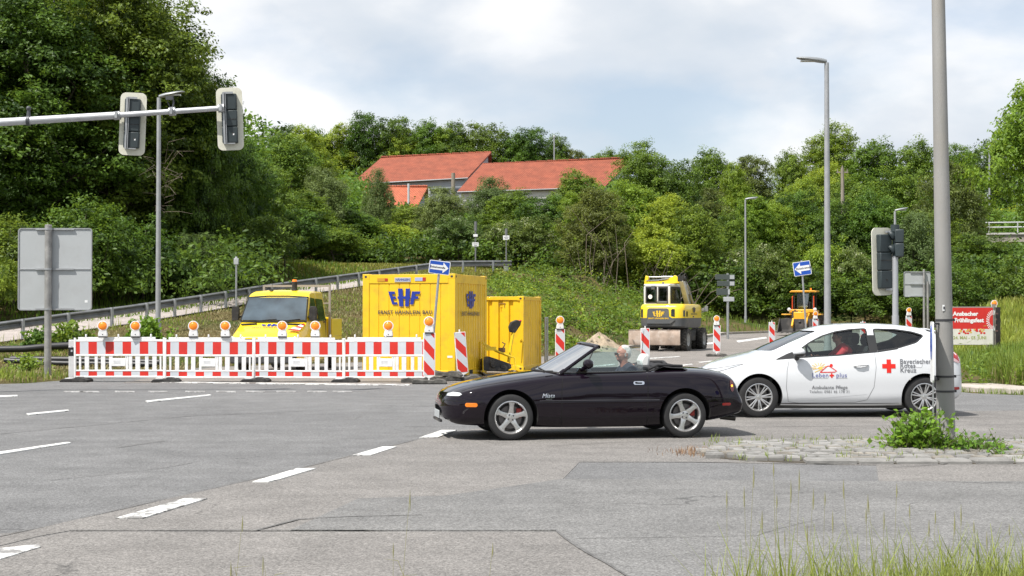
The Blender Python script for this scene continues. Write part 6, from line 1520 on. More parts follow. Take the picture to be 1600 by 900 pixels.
mb = MB(); add_text(mb, '24. MAI - 03. JUNI', .125, (0, -.007, bz0+.15), bold=.004); obj('date_lettering', mb, mat('poster_olive', (.30, .33, .12), .6), pw_, smooth=0, fix=False)
mb = MB(); mb.box((-.70, .07, bz0+BH/2-.3), (.07, .07, BH+.8)); mb.box((.70, .07, bz0+BH/2-.3), (.09, .07, BH+.8)); mb.box((0, .055, bz0+BH+.01), (1.5, .06, .03)); obj('frame', mb, mat('board_post', (.22, .20, .17), .85, var=.25, vscale=5), t)
t = thing('poster_board', 'narrow dark poster board right of the red fair poster', 'poster board', (wx(1553.5, 44.6), 44.6, 0), R(24))
mb = MB(); mb.box((0, 0, wz(505, 44.6)-.1), (.42, .05, 1.15)); bd = obj('board', mb, mat('dark_board', (.035, .028, .028), .5, var=.5, vscale=5), t)
mb = MB()
for k in range(4): mb.box((rr_.uniform(-.05, .05), -.0265, wz(490+9*k, 44.6)), (.26-.03*k, .003, .05))
obj('faded_print', mb, mat('faded_print', (.18, .10, .09), .6), bd)
mb = MB(); mb.box((-.2, .05, .9), (.05, .05, 1.6)); mb.box((.2, .05, .9), (.05, .05, 1.6)); obj('frame', mb, MATS['board_post'], t)

# ------------------------------------------------------------------ bridge parapet on the right
d = 121.0; xb = wx(1538, d); zt = wz(364, d); t = thing('bridge', 'end of a concrete bridge with a light metal railing at the right edge', 'bridge', (xb, d, 0), R(-12))
CB = mat('bridge_concrete', (.34, .31, .27), .9, var=.2, vscale=1.2, dirt=((.2,.17,.12),.5,1.5))
mb = MB(); mb.box2((.3, 0, zt-.75), (12, 3.5, zt-.14)); mb.box2((5.0, .4, zt-6), (6.0, 3.1, zt-.75)); obj('deck', mb, CB, t)
mb = MB(); mb.box2((.2, -.12, zt-.14), (12, .25, zt)); obj('coping', mb, mat('coping_light', (.5, .49, .46), .8, var=.1), t)
mb = MB()
for k in range(5): mb.cyl((.4+2.2*k, 0, zt), (.4+2.2*k, 0, zt+.85), .05, .05, 8)
for z in (.83, .45): mb.cyl((.1, 0, zt+z), (12, 0, zt+z), .05, .05, 8)
obj('railing', mb, mat('railing_white', (.55, .56, .56), .5, metal=.3), t, 60)

# ------------------------------------------------------------------ farm buildings with red tiled roofs on the hill
def tile_mat(name, a, b):
    m = bpy.data.materials.new(name); m.use_nodes = True; nt = m.node_tree; bs = nt.nodes['Principled BSDF']; L = nt.links.new
    t = nt.nodes.new('ShaderNodeTexCoord'); br = nt.nodes.new('ShaderNodeTexBrick'); br.inputs['Scale'].default_value = 1; br.inputs['Brick Width'].default_value = .36; br.inputs['Row Height'].default_value = .42; br.inputs['Mortar Size'].default_value = .035
    br.inputs['Color1'].default_value = (*a, 1); br.inputs['Color2'].default_value = (*b, 1); br.inputs['Mortar'].default_value = (*[c*.45 for c in a], 1); L(t.outputs['Object'], br.inputs['Vector'])
    n = nt.nodes.new('ShaderNodeTexNoise'); n.inputs['Scale'].default_value = .6; n.inputs['Detail'].default_value = 6; L(t.outputs['Object'], n.inputs['Vector'])
    r = nt.nodes.new('ShaderNodeValToRGB'); L(n.outputs['Fac'], r.inputs[0]); r.color_ramp.elements[0].position = .3; r.color_ramp.elements[0].color = (.8, .8, .8, 1); r.color_ramp.elements[1].position = .7; r.color_ramp.elements[1].color = (1.15, 1.12, 1.1, 1)
    x = nt.nodes.new('ShaderNodeMix'); x.data_type = 'RGBA'; x.blend_type = 'MULTIPLY'; x.inputs[0].default_value = 1; L(br.outputs[0], x.inputs[6]); L(r.outputs[0], x.inputs[7]); L(x.outputs[2], bs.inputs['Base Color']); bs.inputs['Roughness'].default_value = .85
    return m
TILE = tile_mat('roof_tiles_red', (.275, .070, .036), (.32, .09, .048)); TILE2 = tile_mat('roof_tiles_orange', (.42, .11, .055), (.48, .14, .07))
WALLW = mat('rendered_wall', (.56, .56, .55), .9, var=.08, vscale=.5, dirt=((.35,.34,.32),.4,.8)); WALLG = mat('cladding_blue_grey', (.33, .37, .42), .8, var=.1, vscale=1)
def hall(name, label, el, er, rl, rr__, d, run, m, wm, wall_h, group, tip=0.0):
    """eave points el, er and ridge points rl, rr (px, py) at distance d; the roof rises away by run metres"""
    E0 = Vector((wx(el[0], d), d, wz(el[1], d))); E1 = Vector((wx(er[0], d), d, wz(er[1], d)))
    D2 = d+run; Q0 = Vector((wx(rl[0], D2), D2, wz(rl[1], D2))); Q1 = Vector((wx(rr__[0], D2), D2, wz(rr__[1], D2)))
    o = thing(name, label, 'building', (E0.x, E0.y, 0), 0, group); B = E0.copy(); B.z = 0
    # roof plane as a thin slab, built in its own plane so that the tiles run true
    zb = min(E0.z, E1.z)
    ax = (E1-E0).normalized(); up = ((Q0+Q1)/2-(E0+E1)/2); up = (up-ax*up.dot(ax)).normalized(); nr = ax.cross(up).normalized()
    M = Matrix((( ax.x, up.x, nr.x, E0.x-B.x), (ax.y, up.y, nr.y, E0.y-B.y), (ax.z, up.z, nr.z, E0.z), (0, 0, 0, 1)))
    inv = M.inverted(); pts = [inv @ (p-B) for p in (E0, E1, Q1, Q0)]
    mb = MB(); mb.add([(p.x, p.y, 0) for p in pts]+[(p.x, p.y, -.22) for p in pts], [(0,1,2,3),(7,6,5,4),(0,4,5,1),(1,5,6,2),(2,6,7,3),(3,7,4,0)])
    r_ = obj('roof', mb, m, o, smooth=0); r_.matrix_local = M
    # far roof half
    F0, F1 = Q0+Vector((0, run*.9, -(Q0.z-E0.z)*.8)), Q1+Vector((0, run*.9, -(Q1.z-E1.z)*.8))
    mb = MB(); q = [p-B for p in (Q0, Q1, F1, F0)]; mb.add([tuple(p) for p in q]+[(p.x, p.y, p.z-.2) for p in q], [(0,1,2,3),(7,6,5,4),(0,4,5,1),(1,5,6,2),(2,6,7,3),(3,7,4,0)]); obj('rear_roof', mb, m, o, smooth=0)
    mb = MB(); n = 14
    for k in range(n): a, b = (Q0-B).lerp(Q1-B, k/n), (Q0-B).lerp(Q1-B, (k+.94)/n); mb.tube([tuple(a+Vector((0, 0, .08))), tuple(b+Vector((0, 0, .05)))], [.16, .13], 7)
    obj('ridge_tiles', mb, m, o, 40)
    mb = MB(); a, b = E0-B+Vector((.6, .5, -.25)), E1-B+Vector((-.6, .5, -.25))
    mb.add([tuple(a), tuple(b), (b.x, b.y, b.z-wall_h), (a.x, a.y, a.z-wall_h)], [(0, 1, 2, 3)])
    for (e, q_, f, s) in ((E0, Q0, F0, .6), (E1, Q1, F1, -.6)):
        e, q_, f = e-B+Vector((s, .5, -.3)), q_-B+Vector((s, 0, -.3)), f-B+Vector((s, -.4, -.3))
        mb.add([tuple(e), tuple(q_), tuple(f), (f.x, f.y, e.z-wall_h), (e.x, e.y, e.z-wall_h)], [(0, 1, 2, 3, 4)])
    w_ = obj('wall', mb, wm, o, smooth=0, fix=False)
    mb = MB(); mb.tube([tuple(E0-B+Vector((0, -.12, -.12))), tuple(E1-B+Vector((0, -.12, -.12)))], .11, 8); obj('gutter', mb, mat('gutter_zinc', (.3, .31, .32), .5, metal=.5), r_.parent, 60)
    return o, B, E0, E1
RGp = 'red-roofed farm halls on the hill'
o1, B1, a1, b1 = hall('farm_hall', 'left large hall with a steep red tiled roof, partly behind trees', (548, 287), (731, 277), (595, 245.5), (768, 237.5), 236, 12, TILE, WALLG, 9, RGp)
o2, B2, a2, b2 = hall('farm_hall', 'right long hall with a red tiled roof and pale wall', (714, 299), (945, 291.5), (754, 256.5), (988, 246), 228, 11, TILE, WALLW, 9, RGp)
o3, B3, a3, b3 = hall('farm_hall', 'small low building with a bright orange tiled roof below the large halls', (556, 322), (651, 324), (556, 292), (668, 291), 214, 7, TILE2, WALLG, 6, RGp)
mb = MB()
for k in range(9): x = 1.5+k*1.9; mb.box((x, .42, a1.z-1.1), (1.2, .05, .6))
obj('window', mb, DGL, o1)
mb = MB()
for k in (4, 7.5, 11, 14.5, 17.5): mb.box((k, .42, a2.z-1.35), (1.0, .05, .7))
obj('window', mb, DGL, o2)
mb = MB(); mb.cyl((7.5, -.3, a3.z-3), (7.5, -.3, a3.z+3.2), .16, .16, 8); mb.cyl((10.5, -.3, a3.z-3), (10.5, -.3, a3.z+2.5), .18, .18, 8); obj('downpipe', mb, mat('pipe_pale', (.5, .52, .54), .5), o3, 60)
mb = MB(); x = wx(452, 200); t = thing('farm_hall', 'sliver of an orange roof between the trees left of the halls', 'building', (x, 200, 0), 0, RGp)
mb.prism([(-1.4, wz(308, 200)), (2.6, wz(307, 200)), (1.4, wz(291, 200)), (-1.0, wz(292, 200))], 0, .2); obj('roof', mb, TILE2, t); mb = MB(); mb.box((.4, .6, wz(308, 200)-2), (3.2, .6, 4)); obj('wall', mb, WALLW, t)
# two parked cars half hidden on the hill
# ------------------------------------------------------------------ car building
def pchip(xk, yk, x):
    """monotone cubic interpolation"""
    xk, yk, x = map(lambda a: np.asarray(a, float), (xk, yk, x)); h = np.diff(xk); dl = np.diff(yk)/h; n = len(xk); m = np.zeros(n)
    for i in range(1, n-1):
        if dl[i-1]*dl[i] > 0: w1, w2 = 2*h[i]+h[i-1], h[i]+2*h[i-1]; m[i] = (w1+w2)/(w1/dl[i-1]+w2/dl[i])
    m[0], m[-1] = dl[0], dl[-1]
    i = np.clip(np.searchsorted(xk, x)-1, 0, n-2); t = (x-xk[i])/h[i]
    return (2*t**3-3*t**2+1)*yk[i]+(t**3-2*t**2+t)*h[i]*m[i]+(-2*t**3+3*t**2)*yk[i+1]+(t**3-t**2)*h[i]*m[i+1]
def catmull(P, per):
    P = np.asarray(P, float); out = []; n = len(P)
    for i in range(n-1):
        p0 = P[i-1] if i else 2*P[0]-P[1]; p1, p2 = P[i], P[i+1]; p3 = P[i+2] if i+2 < n else 2*P[-1]-P[-2]
        t0 = 0; t1 = t0+max(1e-4, np.linalg.norm(p1-p0))**.5; t2 = t1+max(1e-4, np.linalg.norm(p2-p1))**.5; t3 = t2+max(1e-4, np.linalg.norm(p3-p2))**.5
        for k in range(per):
            t = t1+(t2-t1)*k/per
            A1 = (t1-t)/(t1-t0)*p0+(t-t0)/(t1-t0)*p1; A2 = (t2-t)/(t2-t1)*p1+(t-t1)/(t2-t1)*p2; A3 = (t3-t)/(t3-t2)*p2+(t-t2)/(t3-t2)*p3
            B1 = (t2-t)/(t2-t0)*A1+(t-t0)/(t2-t0)*A2; B2 = (t3-t)/(t3-t1)*A2+(t-t1)/(t3-t1)*A3
            out.append((t2-t)/(t2-t1)*B1+(t-t1)/(t2-t1)*B2)
    out.append(P[-1]); return np.array(out)
def car_loft(xk, sec_keys, xs, per=7, shrink=0.0, zmin=None):
    """sec_keys: list over section points of (ylist, zlist) along xk, from bottom centre round to top centre"""
    Ys = [pchip(xk, k[0], xs) for k in sec_keys]; Zs = [pchip(xk, k[1], xs) for k in sec_keys]
    rings = []
    for i, x in enumerate(xs):
        c = catmull([(Ys[j][i], Zs[j][i]) for j in range(len(sec_keys))], per)
        c[:, 0] = np.maximum(c[:, 0], 0); c[0, 0] = 0; c[-1, 0] = 0
        rings.append(c)
    m = len(rings[0]); V = []; 
    for x, c in zip(xs, rings):
        V += [(x, -y, z) for y, z in c] + [(x, y, z) for y, z in c[-2:0:-1]]
    n = 2*m-2; F = [(i*n+k, i*n+(k+1) % n, (i+1)*n+(k+1) % n, (i+1)*n+k) for i in range(len(xs)-1) for k in range(n)]
    F += [tuple(range(n))[::-1], tuple(range((len(xs)-1)*n, len(xs)*n))]
    return V, F, n
def raw_mesh(name, V, F, mats=()):
    me = bpy.data.meshes.new(name); me.from_pydata(V, [], F)
    for m in mats: me.materials.append(m)
    bm = bmesh.new(); bm.from_mesh(me); bmesh.ops.remove_doubles(bm, verts=bm.verts, dist=1e-5); bmesh.ops.recalc_face_normals(bm, faces=bm.faces); bm.to_mesh(me); bm.free(); return me
def boolean(me, cutters, mats):
    """subtract the cutter meshes; returns a new mesh (cut faces keep the cutters' material slot)"""
    o = bpy.data.objects.new('body_tmp', me); COL.objects.link(o)
    me.materials.clear()
    for m in mats: me.materials.append(m)
    tmp = []
    for c in cutters:
        c.materials.clear()
        for m in mats: c.materials.append(m)
        c.polygons.foreach_set('material_index', [1]*len(c.polygons))
        q = bpy.data.objects.new('cut_tmp', c); COL.objects.link(q); tmp.append(q)
        b = o.modifiers.new('cut', 'BOOLEAN'); b.operation = 'DIFFERENCE'; b.solver = 'EXACT'; b.object = q
    dg = bpy.context.evaluated_depsgraph_get(); dg.update()
    r = bpy.data.meshes.new_from_object(o.evaluated_get(dg))
    for q in tmp: bpy.data.objects.remove(q)
    bpy.data.objects.remove(o); return r
def mbmesh(mb): return mb.mesh('cutter', [BLK])
class Proj:
    """lays flat side-view or top-view shapes on a body surface"""
    def __init__(s, me):
        s.b = BVHTree.FromPolygons([tuple(v.co) for v in me.vertices], [tuple(p.vertices) for p in me.polygons])
    def side(s, x, z, off=.003, sg=-1):
        h = s.b.ray_cast(Vector((x, sg*3, z)), Vector((0, -sg, 0)))
        if h[0] is None: return None
        n = h[1] if h[1].y*sg > 0 else -h[1]; return h[0]+n*off
    def top(s, x, y, off=.003):
        h = s.b.ray_cast(Vector((x, y, 3)), Vector((0, 0, -1)))
        if h[0] is None: return None
        n = h[1] if h[1].z > 0 else -h[1]; return h[0]+n*off
    def line(s, mb, pts, w, sg=-1, mode='side', off=.002, step=.03):
        L = []
        for i in range(len(pts)-1):
            a, b = Vector(pts[i]), Vector(pts[i+1]); n = max(1, int((b-a).length/step)); L += [a.lerp(b, k/n) for k in range(n)]
        L.append(Vector(pts[-1])); V = []
        for i, p in enumerate(L):
            d = (L[min(i+1, len(L)-1)]-L[max(0, i-1)]).normalized(); nn = Vector((-d.y, d.x))*w/2
            q = [(s.side(*(p+nn), off, sg), s.side(*(p-nn), off, sg)) if mode == 'side' else (s.top(*(p+nn), off), s.top(*(p-nn), off))][0]
            if q[0] is None or q[1] is None:
                if len(V) >= 4: mb.add([tuple(v) for v in V], [(2*k, 2*k+1, 2*k+3, 2*k+2) for k in range(len(V)//2-1)])
                V = []; continue
            V += [q[0], q[1]]
        if len(V) >= 4: mb.add([tuple(v) for v in V], [(2*k, 2*k+1, 2*k+3, 2*k+2) for k in range(len(V)//2-1)])
    def poly(s, mb, pts, off=.004, sg=-1, cuts=2):
        bm = bmesh.new(); f = bm.faces.new([bm.verts.new((p[0], 0, p[1])) for p in pts]); bmesh.ops.triangulate(bm, faces=[f])
        bmesh.ops.subdivide_edges(bm, edges=bm.edges[:], cuts=cuts, use_grid_fill=True); bmesh.ops.triangulate(bm, faces=bm.faces[:])
        bm.verts.index_update(); V = []
        for v in bm.verts:
            q = s.side(v.co.x, v.co.z, off, sg); V.append(tuple(q) if q else (v.co.x, sg*.5, v.co.z))
        mb.add(V, [tuple(v.index for v in f.verts) for f in bm.faces]); bm.free()
    def text(s, mb, st, size, x, z, off=.005, sg=-1, **kw):
        V, Fc = text_mesh(st, size, **kw); out = []
        for v in V:
            q = s.side(x+v[0]*(1 if sg < 0 else -1), z+v[1], off, sg); out.append(tuple(q) if q else (x+v[0], sg*.8, z+v[1]))
        mb.add(out, Fc)
def ellip(cx, cz, rx, rz, n=20): return [(cx+rx*math.cos(2*PI*k/n), cz+rz*math.sin(2*PI*k/n)) for k in range(n)]
def pill(cx, cz, w, h, n=8):
    r = h/2; return [(cx+w/2-r+r*math.cos(R(-90+180*k/n)), cz+r*math.sin(R(-90+180*k/n))) for k in range(n+1)]+[(cx-w/2+r+r*math.cos(R(90+180*k/n)), cz+r*math.sin(R(90+180*k/n))) for k in range(n+1)]

RIMS = mat('alloy_silver', (.62, .62, .62), .28, metal=.85, var=.04)
DISC = mat('brake_disc', (.16, .15, .15), .5, metal=.7)
def car_wheel(parent, c, r, w, kind, spin=0.0, rr=.68, sg=-1):
    """kind 'five' broad spokes or 'multi' paired spokes; outer face towards sg*y"""
    n_ = node('wheel', parent, c); h = w/2; o = sg
    mb = MB(); mb.lathe([(r*rr, -h*.85), (r*(rr+.04), -h*.98), (r*.86, -h), (r*.955, -h*.88), (r*.99, -h*.62), (r, -h*.3), (r, h*.3), (r*.99, h*.62), (r*.955, h*.88), (r*.86, h), (r*(rr+.04), h*.98), (r*rr, h*.85)], axis='y', n=56, close=True)
    ty = obj('tyre', mb, TYRE, n_, 35)
    R0 = r*rr; mb = MB()
    mb.lathe([(R0*1.03, o*h*.84), (R0*1.04, o*h*.93), (R0*.985, o*h*.96), (R0*.945, o*h*.86), (R0*.90, o*h*.62), (R0*.89, -o*h*.8)], axis='y', n=56)
    ns = 5 if kind == 'five' else 8
    for k in range(ns):
        a = 2*PI*k/ns+spin
        prs = [(0,)] if kind == 'five' else [(-.115,), (.115,)]
        for (da,) in prs:
            M = Matrix.Rotation(-(a+da), 4, 'Y'); mb.M = M
            if kind == 'five': prof_ = [(.14, .125, .62), (.30, .092, .70), (.55, .074, .76), (.78, .080, .76), (.97, .135, .78)]
            else: prof_ = [(.14, .040, .70), (.40, .030, .80), (.70, .026, .82), (.95, .032, .84)]
            P = []
            for (f, hw, hy) in prof_:
                q = R0*f; wd = hw*R0*(2.1 if kind == 'five' else 1.9); yy = o*h*hy
                P += [(q, yy-o*.022, -wd), (q, yy-o*.003, -wd*.8), (q, yy, -wd*.35), (q, yy, wd*.35), (q, yy-o*.003, wd*.8), (q, yy-o*.022, wd)]
            mb.add(P, [(6*i+j, 6*i+j+1, 6*i+7+j, 6*i+6+j) for i in range(len(prof_)-1) for j in range(5)])
            mb.M = Matrix()
    mb.lathe([(R0*.27, o*h*.55), (R0*.26, o*h*.70), (R0*.20, o*h*.74), (R0*.10, o*h*.74), (R0*.09, o*h*.78), (.001, o*h*.79)], axis='y', n=28)
    rim = obj('rim', mb, RIMS, n_, 40, fix=False); rim.data.materials.clear(); rim.data.materials.append(RIMS)
    if kind == 'five':
        mb = MB()
        for k in range(4):
            a = 2*PI*k/4+.6; mb.cyl((R0*.185*math.cos(a), o*h*.72, R0*.185*math.sin(a)), (R0*.185*math.cos(a), o*h*.755, R0*.185*math.sin(a)), .011, .011, 10)
        obj('wheel_nut', mb, INK, rim, 40)
    mb = MB(); mb.cyl((0, -o*h*.1, 0), (0, o*h*.15, 0), R0*.72, R0*.72, 32); obj('brake_disc', mb, DISC, n_, 40)
    if kind == 'five':
        mb = MB(); mb.box((R0*.62*.85, o*h*.2, R0*.62*.4), (.07, .05, .12)); obj('brake_calliper', mb, mat('calliper_red', (.25, .02, .015), .5), n_, bevel=.01)
    mb = MB(); mb.cyl((0, -o*h*.9, 0), (0, -o*h*.2, 0), R0*.9, R0*.9, 32); obj('hub_shadow_plate', mb, DKM, n_, 40).name = 'hub_shade_disc'  # black disc put in as the shade behind the spokes
    return n_

# ------------------------------------------------------------------ dark convertible
PAINT = mat('paint_black_violet', (.0065, .0034, .0075), .4, coat=1.0, spec=.0)
WELL = mat('wheel_well', (.010, .010, .010), .9)
cc = Vector((wx(797, 18.93)+.0, 18.93, 0)); yaw = R(10)
mz = thing('convertible', 'dark violet-black open two-seat convertible crossing in front, roof folded down', 'car', (0, 0, 0), yaw)
WHY = .72
# world position so that the near front wheel stands at cc
off = Matrix.Rotation(yaw, 3, 'Z') @ Vector((0, -WHY, 0)); mz.location = (cc.x-off.x, cc.y-off.y+.08, 0.006)
xk =  [-.835,-.80,-.74,-.62,-.45, -.2,   0,  .3,  .6,  1.0, 1.5, 2.0, 2.27, 2.6, 2.84, 2.96, 3.0, 3.06, 3.10, 3.13]
zt =  [.44, .545,.60, .655,.705,.758,.792,.832,.862,.870,.872,.885,.893,.880,.842,.800,.74, .56, .52, .46]
zb =  [.36, .27, .23, .20, .19, .18, .175,.165,.16, .158,.158,.165,.18, .215,.25,.275,.285,.30, .33, .38]
wm =  [.26, .44, .58, .71, .785,.825,.838,.832,.826,.826,.828,.836,.838,.815,.765,.71, .70, .68, .60, .42]
wb =  [.20, .38, .50, .62, .68, .70, .70, .72, .75, .76, .76, .74, .72, .68, .64, .60, .58, .55, .48, .30]
wt =  [.20, .38, .52, .63, .69, .715,.725,.735,.745,.755,.755,.755,.745,.70, .65, .60, .585,.56, .50, .34]
zs =  [.42, .50, .545,.60, .648,.695,.725,.765,.795,.812,.822,.836,.838,.822,.785,.742,.69, .545,.50, .44]
zm =  [.40, .42, .44, .46, .47, .48, .49, .49, .49, .49, .49, .50, .52, .52, .51, .50, .48, .44, .43, .42]
A = lambda l: list(np.array(l, float))
def mixl(a, b, t): return list(np.array(a)*(1-t)+np.array(b)*t)
keys = [([0]*20, zb), (mixl([0]*20, wb, .75), zb), (wb, zb), (mixl(wb, wm, .72), mixl(zb, zm, .22)), (mixl(wb, wm, .97), mixl(zb, zm, .62)), (wm, zm),
        (mixl(wm, wt, .30), mixl(zm, zs, .58)), (mixl(wm, wt, .70), mixl(zm, zs, .90)), (mixl(wt, [0]*20, .045), mixl(zs, zt, .10)), (mixl(wt, [0]*20, .16), mixl(zs, zt, .42)), (mixl(wt, [0]*20, .45), mixl(zs, zt, .82)), ([0]*20, zt)]
xs = np.unique(np.concatenate([np.linspace(-.835, -.6, 12), np.linspace(-.6, 2.8, 70), np.linspace(2.8, 3.13, 18)]))
V, Fc, n_ = car_loft(xk, keys, xs, 6); body0 = raw_mesh('body', V, Fc); PZ = Proj(body0)
cut = []
for x0 in (0, 2.265):
    for s in (-1, 1):
        mb = MB(); mb.cyl((x0, s*.50, .295), (x0, s*1.2, .295), .345, .345, 56); cut.append(mbmesh(mb))
mb = MB(); mb.prism([(.86, .46), (1.9, .46), (2.02, .60), (2.05, 1.2), (.56, 1.2), (.70, .80)], -.655, .655); cut.append(mbmesh(mb))
mb = MB(); mb.ell((-.86, 0, .345), (.13, .36, .075), 28, 14); cut.append(mbmesh(mb))
bme = boolean(body0, cut, [PAINT, WELL]); body = fin(bme, 'body', mz, 32)
SEAMM = mat('panel_gap', (.004, .004, .004), .9)
for sg in (-1, 1):
    mb = MB(); PZ.line(mb, [(.645, .17), (.645, .45), (.65, .60), (.665, .80)], .007, sg); PZ.line(mb, [(1.76, .17), (1.765, .5), (1.775, .70), (1.775, .83)], .007, sg)
    PZ.line(mb, [(-.36, .487), (-.6, .493), (-.78, .495)], .008, sg); PZ.line(mb, [(2.62, .50), (2.85, .50), (3.02, .50)], .008, sg)
    PZ.line(mb, [(.33, .287), (.9, .283), (1.93, .283)], .006, sg)
    PZ.line(mb, [(-.60, sg*.60), (-.2, sg*.665), (.2, sg*.69), (.55, sg*.70)], .007, mode='top'); PZ.line(mb, [(2.32, sg*.62), (2.9, sg*.58)], .007, mode='top')
    obj('panel_gap', mb, SEAMM, mz, smooth=0, fix=False)
    mb = MB(); PZ.line(mb, [(.36, .495), (1.1, .497), (1.92, .495)], .010, sg, off=.003)
    obj('side_crease', mb, mat('trim_gloss', (.05, .045, .055), .15, coat=1), mz, smooth=0, fix=False)
for sg in (-1, 1):
    mb = MB(); PZ.poly(mb, pill(-.50, .448, .15, .050), .006, sg); obj('side_marker', mb, mat('amber_lens', (.75, .20, .01), .2, coat=1), mz, 60, fix=False)
    mb = MB(); PZ.poly(mb, [(-.765,.548),(-.64,.555),(-.605,.574),(-.625,.592),(-.69,.596),(-.745,.575)], .006, sg); obj('headlight', mb, mat('lamp_clear', (.6, .63, .65), .08, coat=1), mz, 60, fix=False)
    mb = MB(); PZ.poly(mb, pill(2.83, .425, .13, .034), .006, sg); obj('rear_marker', mb, mat('red_lens', (.35, .012, .012), .2, coat=1), mz, 60, fix=False)
    mb = MB(); PZ.poly(mb, ellip(2.925, .655, .032, .075), .006, sg); tl = obj('tail_light', mb, mat('red_dark_lens', (.10, .006, .004), .15, coat=1), mz, 60, fix=False)
    mb = MB(); PZ.poly(mb, ellip(2.922, .655, .013, .015), .010, sg); obj('indicator_bulb', mb, mat('indicator_lit', (.9, .3, .02), .3, emit=((1, .35, .03), 2.5)), tl, 60, fix=False)
    mb = MB(); PZ.poly(mb, pill(1.655, .708, .145, .044), .005, sg); h = obj('door_handle', mb, CHROME, mz, 60, fix=False)
    mb = MB(); PZ.poly(mb, pill(1.655, .706, .085, .018), .008, sg); mb.box((1.62, sg*.80, .712), (.03, .02, .02)); obj('handle_recess', mb, SEAMM, h, 60, fix=False)
    mb = MB(); PZ.text(mb, 'Miata', .075, .47, .533, sg=sg, shear=.3); PZ.line(mb, [(.44, .512), (.52, .516)], .004, sg, off=.005); obj('badge', mb, CHROME, mz, smooth=0, fix=False)
mb = MB(); mb.box((-.838, 0, .30), (.012, .44, .10)); npl = obj('number_plate', mb, SIGBK, mz, bevel=.004); mb = MB(); mb.box((-.83, 0, .225), (.03, .7, .03)); obj('front_lip', mb, DKM, mz)
mb = MB(); mb.cyl((2.86, -.42, .235), (3.06, -.42, .215), .030, .034, 16); mb.cyl((2.8, -.36, .25), (3.0, -.36, .24), .02, .02, 10); obj('exhaust', mb, mat('exhaust_dark', (.06, .055, .05), .4, metal=.7), mz, 60)
mb = MB(); mb.box2((-.3, -.55, .15), (2.55, .55, .24)); obj('underbody', mb, WELL, mz)
# windscreen frame and glass
def wsp(u, v):  # u -1..1 across, v 0..1 up
    y0 = .665*u; y1 = .555*u; xb = .44+.22*u*u; zb_ = .850-.02*u*u; xt = 1.06+.10*u*u; zt_ = 1.195-.035*u*u
    return Vector((xb+(xt-xb)*v+.015*math.sin(PI*v), y0+(y1-y0)*v, zb_+(zt_-zb_)*v+.012*math.sin(PI*v)))
mb = MB(); mb.grid(lambda a, b: tuple(wsp(2*a-1, b)), 20, 8); obj('windscreen', mb, glass('car_glass_blue', (.34, .44, .52), .10), mz, 60, fix=False)
mb = MB(); fr = [wsp(-1, v/10)+Vector((0, -.006, 0)) for v in range(10)]+[wsp(-1+2*k/18, 1.0)+Vector((.005, 0, 0)) for k in range(19)]+[wsp(1, 1-v/10)+Vector((0, .006, 0)) for v in range(1, 11)]
mb.tube([tuple(p) for p in fr], .022, 10); hd = [wsp(-1+2*k/18, 1.0)+Vector((.03, 0, .003)) for k in range(19)]; mb.tube([tuple(p) for p in hd], .026, 10)
for s in (-1, 1): mb.tube([tuple(wsp(s, 0)+Vector((-.03, 0, -.03))), tuple(wsp(s, .0)), tuple(wsp(s, .1))], .03, 10)
wf = obj('windscreen_frame', mb, PAINT, mz, 60)
mb = MB(); mb.tube([tuple(wsp(-1+2*k/16, .02)+Vector((-.015, 0, 0))) for k in range(17)], .012, 6); mb.tube([tuple(wsp(-.6, .02)+Vector((-.03,0,.01))), tuple(wsp(.0, .10)+Vector((-.02, 0, .01)))], .007, 6); mb.tube([tuple(wsp(.1, .02)+Vector((-.03,0,.01))), tuple(wsp(.7, .10)+Vector((-.02, 0, .01)))], .007, 6)
mb.box((.52, -.62, .862), (.10, .05, .012)); obj('wiper', mb, BLK, mz, 60)
mb = MB(); mb.box((1.02, .0, 1.09), (.03, .22, .055)); obj('rear_view_mirror', mb, BLK, mz, bevel=.01)
# quarter-light pillars, side glass and belt trims
for s in (-1, 1):
    mb = MB(); a = wsp(s, .10)+Vector((.03, 0, -.02)); b = wsp(s, .93)+Vector((.02, 0, 0)); mb.tube([(.985, s*.652, .845), (1.045, s*.62, 1.0), (1.115, s*.575, 1.13)], .010, 8); obj('quarter_light_bar', mb, mat('trim_black', (.02, .02, .02), .35, coat=.4), mz, 60)
    g_ = [(.70, .655, .845), (1.75, .665, .862), (1.735, .618, 1.10), (1.60, .598, 1.158), (1.14, .580, 1.150)]
    mb = MB(); mb.add([(p[0], s*p[1], p[2]) for p in g_], [(0, 1, 2, 3, 4)]); obj('side_glass', mb, glass('car_glass_green', (.78, .90, .88), .10), mz, smooth=0, fix=False)
    mb = MB(); mb.tube([(.68, s*.672, .838), (1.2, s*.682, .842), (1.78, s*.680, .850)], .012, 8); obj('belt_trim', mb, MATS['trim_black'], mz, 60)
    # round door mirror
    mb = MB(); mb.prism([(.86, .845), (1.0, .845), (.96, .90), (.90, .90)], s*.66, s*.70); mb.tube([(.93, s*.68, .875), (.96, s*.78, .91)], .028, 10); mb.ell((.985, s*.83, .955), (.066, .092, .064), 22, 14); obj('door_mirror', mb, PAINT, mz, 60)
    mb = MB(); mb.cyl((1.043, s*.83, .955), (1.046, s*.83, .955), .040, .040, 24); obj('mirror_glass', mb, CHROME, mz, 60)
